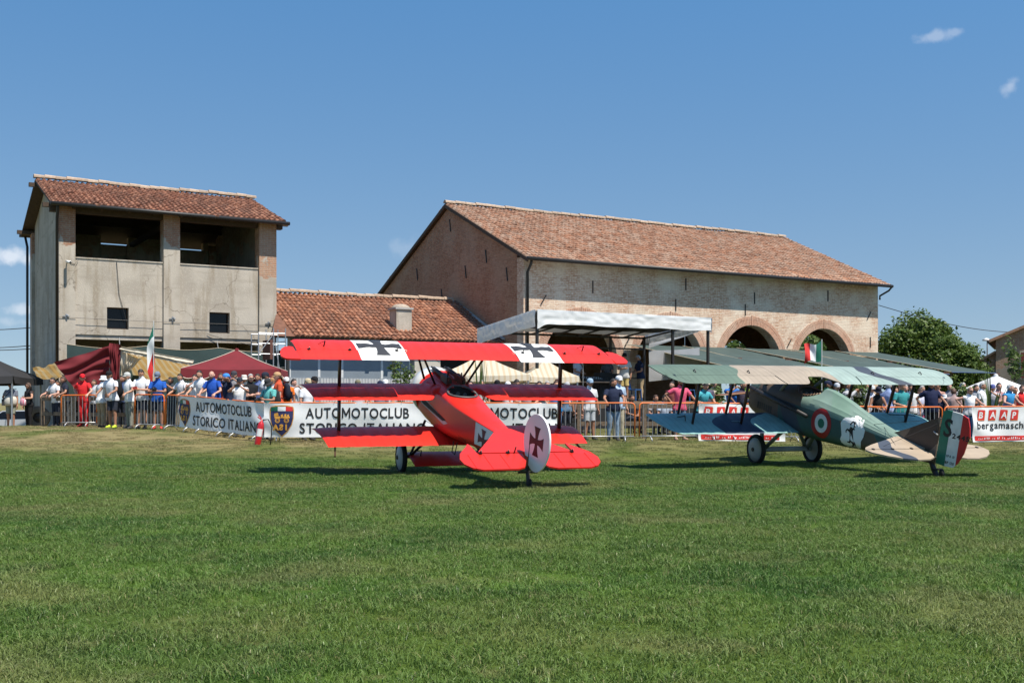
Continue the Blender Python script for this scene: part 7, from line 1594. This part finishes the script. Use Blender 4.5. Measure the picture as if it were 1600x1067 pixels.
A('man in a white polo reading a red phone', 222, 39.6, pose='camera', top=WHT, low=DSH, legs='short', hair=BKH, skin=0, H=1.86, face=-.2)
A('man in a bright blue tee and grey cap holding a black camera', 247, 39.4, pose='camera', top=RBL, low=DSH, legs='short', hat=('cap', (.16, .20, .27)), skin=1, hair=GRH, face=0., H=1.78, shoes=(.5, .06, .05), beard=GRH)
A('curly haired youth in a white tee and jeans leaning on the receding barriers', 287, 36.7, pose='rail', top=WHT, low=(.03, .06, .13), hair=BKH, skin=0, H=1.78, face=-.55)
A('tall young man in a white polo leaning over the left club banner', 317, 34.6, pose='rail', top=WHT, low=(.06, .09, .16), hair=BKH, skin=0, H=1.84, face=-.45, look=.2)
A('bald bearded man in a royal blue polo leaning on the club banner', 335, 33.5, pose='rail', top=(.02, .085, .40), low=KHAKI, legs='short', bald=True, hair=GRH, skin=2, H=1.80, build=1.2, face=-.25, beard=(.30, .20, .14))
A('man in a navy tee and blue cap raising binoculars to the left', 357, 32.6, pose='binoc', top=NVY, low=(.05, .08, .16), hat=('backcap', (.05, .22, .60)), skin=1, hair=BKH, H=1.75, face=-1.0)
A('man in a white printed tee and dark cap photographing with a phone', 375, 31.7, pose='phone', top=WHT, low=DSH, hat=('cap', (.03, .035, .05)), skin=1, hair=BKH, H=1.70, face=.05)
A('grey haired man in a black tee with sunglasses, arms folded', 391, 32.3, pose='cross', top=BLK, low=DSH, hair=GRH, skin=2, glasses=True, H=1.78, face=.6)
A('man in a white tee and black cap seen from behind in the crowd', 413, 32.6, pose='stand', top=WHT, low=DSH, hat=('cap', (.02, .025, .04)), skin=1, hair=BKH, H=1.84, face=2.2)
A('man in a turquoise shirt and charcoal sun hat looking down at his camera', 421, 31.1, pose='camera', top=(.12, .42, .40), low=JEANS, hat=('bucket', (.035, .036, .04)), skin=1, hair=BRH, H=1.70, face=-.5)
A('man in an orange red tee and tan cap with a dark rucksack', 435, 32.8, pose='stand', top=(.55, .09, .04), low=DSH, hat=('cap', (.42, .26, .14)), skin=2, hair=BRH, H=1.86, face=-1.2)
A('person in a bright orange vest and white cap behind the rucksack', 447, 33.1, pose='stand', top=(.75, .17, .02), low=DSH, hat=('cap', (.68, .70, .70)), skin=1, hair=BRH, H=1.72, face=.5, glasses=True)
A('man in a white tee and beige cap standing behind the shield of the banner', 480, 31.2, pose='stand', top=WHT, low=DSH, legs='short', hat=('cap', (.48, .40, .27)), skin=0, hair=BRH, H=1.74, face=.9)
A('person in a dark cap half hidden behind the beige cap', 490, 32.4, pose='stand', top=(.20, .25, .33), low=DSH, hat=('cap', BLK), skin=1, hair=BKH, H=1.80, face=1.2)
A('person in a camouflage cap behind the middle wing of the triplane', 559, 32.6, pose='stand', top=(.64, .55, .55), low=DSH, legs='short', hat=('cap', (.16, .15, .10)), skin=0, hair=BRH, H=1.74, face=.2)
A('man in a navy cap and striped top left of the oleander', 593, 33.1, pose='rail1', top=(.40, .42, .50), low=DSH, hat=('cap', NVY), skin=1, hair=BKH, H=1.72, face=.3, glasses=True, stripes=(.04, .05, .12))
A('woman in a white cap and pale top beside the oleander', 602, 33.3, pose='stand', top=(.62, .64, .70), low=DSH, hat=('cap', WHT), skin=0, female=True, hair=BRH, H=1.76, face=.2)
A('person in a dark cap and black tee behind the triplane cockpit', 776, 32.4, pose='rail1', top=BLK, low=DSH, hat=('cap', BLK), skin=1, hair=BKH, H=1.74, face=.2)
A('person in a white tee and white cap just right of the triplane cockpit', 793, 33.0, pose='stand', top=WHT, low=DSH, hat=('cap', WHT), skin=0, hair=BRH, H=1.70, face=.4)
A('person in a white top with a red pattern behind the right club banner', 822, 32.2, pose='rail', top=(.66, .60, .60), low=DSH, skin=0, hair=BRH, H=1.66, face=.1, female=True, stripes=(.45, .12, .15))
A('person in a dark tee behind the strut of the triplane middle wing', 843, 33.3, pose='stand', top=(.06, .06, .07), low=DSH, skin=1, hair=BKH, H=1.72, face=-.3)
A('person in a bright blue tee and jeans behind the right end of the club banner', 868, 31.9, pose='rail1', top=(.02, .20, .50), low=JEANS, skin=0, hair=BRH, H=1.72, face=.2)
A('person in dark clothes wearing a tall brown knitted hat', 871, 34.0, pose='stand', top=(.04, .045, .06), low=DSH, hat=('bucket', (.07, .028, .022)), skin=1, hair=BRH, H=1.78, face=.4)
A('older man in a white shirt, white shorts and pale blue cap by the barrier', 921, 32.3, pose='stand', top=(.62, .63, .65), low=(.42, .45, .48), legs='short', hat=('cap', (.30, .42, .55)), skin=1, hair=GRH, H=1.78, face=.5)
A('man in a navy polo and faded jeans with both hands on the barrier', 958, 31.3, pose='rail', top=NVY, low=(.20, .28, .38), hair=BKH, skin=1, H=1.76, build=1.08, face=.05, look=.95, lean=.05)
A('person in a white cap, pale blue shirt and camouflage trousers behind the navy polo', 966, 32.6, pose='stand', top=(.36, .46, .60), low=(.40, .36, .27), hat=('cap', WHT), skin=0, hair=BRH, H=1.86, face=.6)
A('man in a pink tee and denim shorts with one hand on the barrier', 1062, 31.6, pose='rail1', top=(.66, .10, .18), low=JEANS, legs='short', hair=BKH, skin=1, H=1.80, face=.35, glasses=True, beard=BKH, shoes=(.3, .2, .15))
A('person in a turquoise tee bending forward right of the pink tee', 1094, 32.3, pose='bend', top=(.07, .36, .42), low=NVY, hair=BKH, skin=0, H=1.70, face=.5, lean=.38)
A('person in a beige sun hat half hidden by the biplane strut', 1103, 33.0, pose='stand', top=(.10, .09, .13), low=DSH, hat=('bucket', (.42, .37, .30)), skin=0, hair=BRH, H=1.74, face=.1)
A('person in a blue tee behind the outer struts of the biplane', 1143, 32.6, pose='phone', top=(.02, .13, .42), low=DSH, skin=1, hair=BKH, H=1.78, face=.4)
A('person in a dark patterned tee beside the biplane nose', 1158, 31.8, pose='rail1', top=(.05, .04, .06), low=DSH, skin=1, hair=BKH, H=1.72, face=.6)
A('person in a lime yellow vest behind the biplane nose', 1167, 33.3, pose='stand', top=(.50, .62, .06), low=DSH, skin=0, hair=BRH, H=1.74, face=.2)
A('man in a dark green tee and navy cap behind the biplane cockpit', 1292, 32.6, pose='stand', top=(.03, .19, .12), low=DSH, hat=('cap', NVY), skin=1, hair=BKH, H=1.82, face=1.3)
A('person in a pale cap between the cockpit and the striped shirt', 1307, 33.4, pose='stand', top=(.32, .36, .45), low=DSH, hat=('cap', (.5, .52, .56)), skin=0, hair=BKH, H=1.76, face=.2)
A('person in a black and white striped shirt taking a picture', 1324, 31.8, pose='phone', top=(.60, .62, .66), low=BLK, skin=1, hair=BRH, H=1.80, face=.8, sleeve='long', stripes=(.03, .035, .06))
A('man in a grey tee behind the leafy sapling', 1352, 32.6, pose='turn', top=(.36, .36, .38), low=(.4, .4, .42), skin=0, hair=BRH, H=1.80, face=1.4)
A('woman in a black vest, dark sun hat and sunglasses behind the barrier', 1370, 31.7, pose='down', top=BLK, sleeve='tank', low=(.03, .06, .16), hat=('bucket', (.02, .022, .04)), skin=1, female=True, hair=RDH, glasses=True, H=1.66, face=.1)
A('man in a light blue shirt seen from behind right of the dark sun hat', 1388, 32.7, pose='stand', top=(.26, .34, .58), low=(.45, .43, .38), skin=0, hair=GRH, H=1.82, face=2.5)
A('man in a teal tee looking down at his hands', 1407, 31.9, pose='down', top=(.04, .25, .27), low=DSH, skin=0, hair=BRH, H=1.80, face=.2)
A('person in a white tee between the two rear biplane struts', 1424, 32.9, pose='stand', top=WHT, low=DSH, skin=1, hair=BKH, H=1.74, face=-.4)
A('person in a pale lilac top holding a camera behind the rear strut', 1436, 33.3, pose='camera', top=(.45, .46, .58), low=(.40, .08, .18), skin=0, hair=BRH, H=1.62, face=.3, female=True)
A('large man in a navy tee above the biplane fin', 1455, 32.0, pose='rail1', top=(.012, .017, .05), low=BLK, skin=1, hair=BRH, H=1.86, build=1.15, face=.0, lean=.0)
A('child in a white sun hat and navy top behind the barrier', 1475, 32.6, pose='stand', top=NVY, low=DSH, hat=('bucket', WHT), skin=0, hair=BRH, H=1.42, face=.2)
A('person in a multicoloured striped shirt seen from behind', 1490, 32.3, pose='stand', top=(.34, .32, .36), low=DSH, skin=2, hair=(.10, .05, .03), H=1.62, face=2.9, stripes=(.42, .20, .12), build=1.1)
A('man with grey hair and pale blue shirt behind the woman in white', 1503, 34.0, pose='stand', top=(.35, .47, .60), low=DSH, skin=2, hair=GRH, H=1.80, face=1.0)
A('red haired woman in a white top and jeans with one hand on the banner', 1514, 31.9, pose='rail1', top=WHT, sleeve='less', low=(.05, .12, .26), skin=2, female=True, hair=RDH, H=1.66, face=.15, glasses=True, build=1.08, hairlen=.06)
A('grey haired man in a white tee in front of the white gazebo', 1534, 33.6, pose='stand', top=WHT, low=(.12, .12, .14), skin=1, hair=GRH, H=1.80, face=.9)
A('white haired man in a blue sleeveless polo leaning on the right banner', 1573, 31.9, pose='rail', top=(.04, .24, .50), sleeve='less', low=DSH, skin=2, hair=(.55, .55, .54), H=1.76, face=.45, look=.5)
A('person in a red top with a red flower in the hair at the right edge', 1594, 33.0, pose='rail1', top=(.60, .03, .03), sleeve='tank', low=BLK, skin=2, female=True, hair=BRH, H=1.72, face=.3)
# on the stage
zS = SF + .003
def AS(label, px, v, **kw): q = on_stage(px, v); return A(label, 800 + q.x / q.y * FOC, q.y, z=zS, **kw)
AS('man in a pale tee working at the mixing desk on the stage', 900, 1.7, pose='down', top=(.45, .48, .58), low=DSH, hair=BRH, skin=1, H=1.74, face=1.0)
AS('person in a dark tee behind the mixing desk on the stage', 950, 1.6, pose='down', top=(.08, .08, .09), low=BLK, hair=BKH, skin=1, H=1.70, face=-.6)
AS('man in tan shorts and dark cap standing on the stage with a microphone', 975, .9, pose='talk', top=(.52, .51, .50), low=(.48, .36, .14), legs='short', hat=('cap', BLK), skin=1, hair=BKH, H=1.84, face=.2, build=1.06)
AS('grey haired man in a navy tee and khaki trousers standing on the stage', 1001, 1.1, pose='down', top=NVY, low=(.42, .30, .17), skin=1, hair=GRH, H=1.80, face=-1.2)
# seated in the shade behind the fence
SEAT = []
for lab, px, y, c, st, hc in (('seated person in a pale blue shirt on a folding chair behind the fence', 1036, 35.5, (.45, .52, .62), None, BKH), ('seated person in a black and white top left of the pale blue shirt', 1022, 36.3, (.6, .6, .62), (.03, .03, .04), BRH), ('seated man in dark clothes in the shade below the stage', 985, 36.8, (.05, .055, .07), None, BKH), ('seated person in a brown top below the stage', 905, 36.9, (.14, .08, .06), None, BRH)):
    A(lab, px, y, pose='sit', top=c, low=DSH, hair=hc, skin=1, H=1.72, face=.5, stripes=st); SEAT.append((px, y, lab))
# heads farther back in the crowd
for i, (px, y, c, hc, lab) in enumerate(((148, 42.6, (.5, .5, .52), BRH, 'person in a pale top in the shade behind the red clad man'), (192, 41.5, (.06, .09, .2), BKH, 'person in dark blue in the shade left of the red phone'), (735, 35.6, (.1, .1, .13), BKH, 'dark haired person in the shade under the cream gazebo'), (752, 36.2, (.55, .55, .55), GRH, 'grey haired person in the shade under the cream gazebo'),
        (838, 36.0, (.2, .1, .08), BRH, 'brown haired person sitting far back near the second cream gazebo'), (1050, 37.5, (.3, .08, .07), BKH, 'person in a dark red top in the shade right of the stage'), (1210, 35.5, (.2, .25, .4), BRH, 'person in a grey blue top hidden behind the biplane engine'), (1340, 36.5, (.5, .45, .4), BKH, 'person in a beige top far behind the striped shirt'),
        (1398, 36.2, (.5, .2, .2), BKH, 'person in a faded red top far behind the teal tee'), (1440, 36.8, (.3, .3, .34), GRH, 'grey haired person far behind the navy tee'), (1466, 37, (.12, .2, .14), BRH, 'person in dark green far behind the child in the white hat'), (1484, 37.4, (.2, .2, .24), BKH, 'dark haired person far behind the multicoloured shirt'), (1586, 36, (.36, .16, .13), BRH, 'brown haired person behind the white haired man in blue'))):
    A(lab, px, y, pose=('stand', 'cross', 'hips')[i % 3], top=c, low=DSH, hair=hc, skin=i % 3, H=1.66 + .04 * (i % 4), face=.3 * (i % 5) - .6, female=i % 3 == 1)
for px, y, c, hc, hat, lab in ((304, 36.4, WHT, BKH, None, 'person in a white tee half hidden behind the tall young man in the white polo'), (347, 34.8, (.30, .06, .05), BRH, None, 'person in a brick red top half hidden behind the bald man'), (366, 34.2, (.2, .2, .22), BRH, ('cap', (.05, .05, .06)), 'person in a dark cap between the blue cap and the printed tee'),
        (383, 33.6, (.6, .58, .5), GRH, ('bucket', (.6, .58, .52)), 'person in a cream sun hat behind the man with folded arms'), (403, 34.2, (.10, .14, .3), BKH, None, 'dark haired person in blue behind the black cap'), (428, 34.4, WHT, BRH, ('cap', (.36, .2, .1)), 'person in a brown cap behind the tan cap'), (458, 34.6, (.5, .5, .52), BKH, None, 'person in a pale top right of the orange vest'),
        (268, 37.0, (.04, .05, .06), BKH, None, 'person in black in the shade behind the flag pole'), (715, 34.2, (.5, .4, .34), BRH, None, 'person in a beige top behind the cabane struts of the triplane'), (805, 34.6, (.25, .3, .42), BKH, None, 'person in a grey blue top right of the white cap near the cockpit'), (856, 34.9, WHT, GRH, None, 'grey haired person in white left of the brown knitted hat'), (885, 33.4, (.12, .2, .3), BKH, ('cap', (.4, .4, .42)), 'person in a grey cap between the triplane strut and the pale blue cap'), (1112, 33.4, (.55, .5, .42), BRH, None, 'person in a cream top behind the shrub below the biplane wing'),
        (1362, 33.0, (.5, .52, .6), BKH, ('cap', (.62, .63, .65)), 'person in a pale grey cap left of the dark sun hat'), (1399, 33.6, (.65, .62, .6), BRH, None, 'person in an off white top between the light blue shirt and the teal tee'), (1416, 34.4, (.08, .1, .16), GRH, None, 'grey haired person in dark blue right of the teal tee'), (1464, 33.6, (.45, .25, .2), BRH, None, 'person in a rust coloured top right of the large man in navy'), (1524, 34.4, (.2, .22, .26), BKH, None, 'person in charcoal between the red haired woman and the white tee'), (1552, 34.6, (.5, .5, .56), BRH, ('cap', (.1, .12, .3)), 'person in a dark blue cap in front of the white gazebo'), (1560, 35.6, (.36, .2, .2), BKH, None, 'person in faded red in front of the white gazebo')):
    A(lab, px, y, pose=random.choice(['stand', 'cross', 'hips', 'phone', 'down']), top=c, low=DSH, hair=hc, hat=hat, skin=random.randrange(3), H=random.uniform(1.64, 1.82), face=random.uniform(-.8, .8), look=random.uniform(-.6, .6))
finish_people(PP)
def by(lab): return next(p for p in PP if lab in p['label'])
def carried():
    # things held or worn
    def at(p, v): return Matrix.LocRotScale(Vector(p['loc']), Matrix.Rotation(p['face'], 3, 'Z').to_quaternion(), Vector((p['k'],) * 3)) @ Vector(v)
    def camera_(p, v, label):
        g = thing('camera', label, 'camera', at(p, v), p['face']); MB().box(-.065, .065, -.03, .03, -.045, .045).box(-.03, .03, -.025, .03, .045, .065).build('camera_body', M_black, g); MB().lathe([(.036, -.03), (.040, -.06), (.040, -.15), (.034, -.155), (.001, -.15)], 14, 'Y').build('lens', M_dark, g)
    p = by('bright blue tee'); camera_(p, (0, -.36, 1.22), 'black camera with a long lens held by the man in the bright blue tee')
    camera_(by('charcoal sun hat'), (0, -.46, 1.15), 'black camera held low by the man in the charcoal sun hat')
    p = by('raising binoculars'); g = thing('binoculars', 'black binoculars held up by the man in the blue cap', 'binoculars', at(p, (0, -.26, 1.60)), p['face']); MB().lathe([(.022, .05), (.03, -.06), (.001, -.06)], 10, 'Y', (-.035, 0, 0)).lathe([(.022, .05), (.03, -.06), (.001, -.06)], 10, 'Y', (.035, 0, 0)).box(-.02, .02, -.02, .03, -.012, .012).build('barrels', M_black, g)
    for lab, v, c, l in (('reading a red phone', (0, -.40, 1.20), (.45, .05, .04), 'red phone in the hands of the man in the white polo'), ('photographing with a phone', (0, -.44, 1.50), (.03, .03, .03), 'dark phone held up by the man in the printed tee'), ('taking a picture', (0, -.44, 1.50), (.02, .02, .02), 'dark phone held up by the person in the striped shirt')):
        p = by(lab); g = thing('phone', l, 'phone', at(p, v), p['face']); MB().box(-.075, .075, -.006, .006, -.04, .04).build('case', cloth_mat(c), g); MB().box(-.068, .068, .0065, .008, -.034, .034).build('screen', M_black, g)
    def pack(p, c, label):
        g = thing('backpack', label, 'backpack', at(p, (0, .22 + .0, 1.22)), p['face']); m = cloth_mat(c); q = MB(); q.tube([(0, 0, -.25), (0, .02, -.22), (0, .03, -.05), (0, .02, .14), (0, -.01, .22), (0, -.02, .25)], [(.10, .06), (.15, .10), (.165, .11), (.15, .09), (.10, .06), (.03, .03)], 14, upv=Vector((0, 1, 0))); q.build('bag', m, g, True)
        q = MB(); q.tube([(0, .12, -.2), (0, .15, -.18), (0, .15, -.02), (0, .11, .0)], [(.09, .02), (.11, .03), (.11, .03), (.09, .01)], 10, upv=Vector((0, 1, 0))); q.build('pocket', m, g, True)
        for s in (-1, 1): MB().tube([(s * .09, -.06, .20), (s * .10, -.17, .24), (s * .115, -.32, .16), (s * .13, -.34, .0), (s * .15, -.2, -.18), (s * .12, -.04, -.2)], [(.022, .008)] * 6, 6).build('strap', m, g)
    pack(by('black backpack'), BLK, 'black backpack worn by the man in the dark cap by the fence'); pack(by('charcoal sun hat'), (.03, .032, .035), 'grey black backpack worn over the turquoise shirt'); pack(by('dark rucksack'), (.015, .02, .035), 'dark navy rucksack worn over the orange red tee')
    p = by('at the left edge'); g = thing('shoulder_bag', 'dark shoulder bag on the hip of the man at the left edge', 'bag', at(p, (-.22, -.06, .98)), p['face']); MB().box(-.05, .05, -.12, .12, -.12, .12).build('bag', cloth_mat((.05, .05, .055)), g); MB().tube([(.0, -.08, .10), (.16, -.12, .32), (.36, -.06, .50), (.42, .06, .50)], [(.02, .006)] * 4, 6).build('strap', M_black, g)
    p = by('at the left edge'); g = thing('jacket', 'pale jacket tied round the belly of the man at the left edge', 'jacket', at(p, (0, -.02, 1.06)), p['face']); b = MB(); b.lathe([(.16, .16), (.22, .10), (.25, .0), (.24, -.12), (.21, -.20), (.19, -.20)], 24, M=Matrix.Diagonal((1.0, .86, 1, 1))); b.build('cloth', cloth_mat((.55, .52, .46)), g, True)
    p = by('woman in a black vest and black'); g = thing('handbag', 'pink and white bag held by the woman in black', 'bag', at(p, (.10, -.34, 1.02)), p['face']); b = MB(); b.tube([(0, 0, -.16), (0, 0, -.12), (0, 0, .06), (0, 0, .12)], [(.08, .05), (.15, .08), (.14, .07), (.05, .03)], 14); b.build('bag', mat_stripe('pink_print', (.60, .10, .18), (.7, .6, .62), 6, .001), g, True); MB().tube([(-.05, 0, .1), (-.03, 0, .22), (.03, 0, .22), (.05, 0, .1)], .008, 6).build('handle', M_lip, g)
    for px, y, lab in SEAT:
        x = wx(px, y); g = thing('folding_chair', 'dark chair under the ' + lab.split(' on a ')[0].split(' in the shade')[0].split(' left of')[0].split(' below')[0], 'chair', (x, y, gz(x, y)), .5); MB().box(-.22, .22, -.24, .22, .355, .385).build('seat', M_darkwood, g); MB().box(-.22, .22, .235, .26, .5, .85).build('backrest', M_darkwood, g)
        for sx in (-.2, .2): MB().bar((sx, -.2, 0), (sx, -.2, .36), .03).build('leg', M_dark, g); MB().bar((sx, .24, 0), (sx, .24, .85), .03).build('leg', M_dark, g)
    p = by('standing on the stage with a microphone'); g = thing('microphone', 'black hand microphone of the man in tan shorts on the stage', 'microphone', at(p, (-.06, -.24, 1.46)), p['face']); MB().tube([(0, 0, -.1), (0, 0, .06)], [.012, .018], 8).lathe([(.018, .06), (.026, .08), (.026, .10), (.001, .125)], 10).build('handle', M_black, g)
carried()
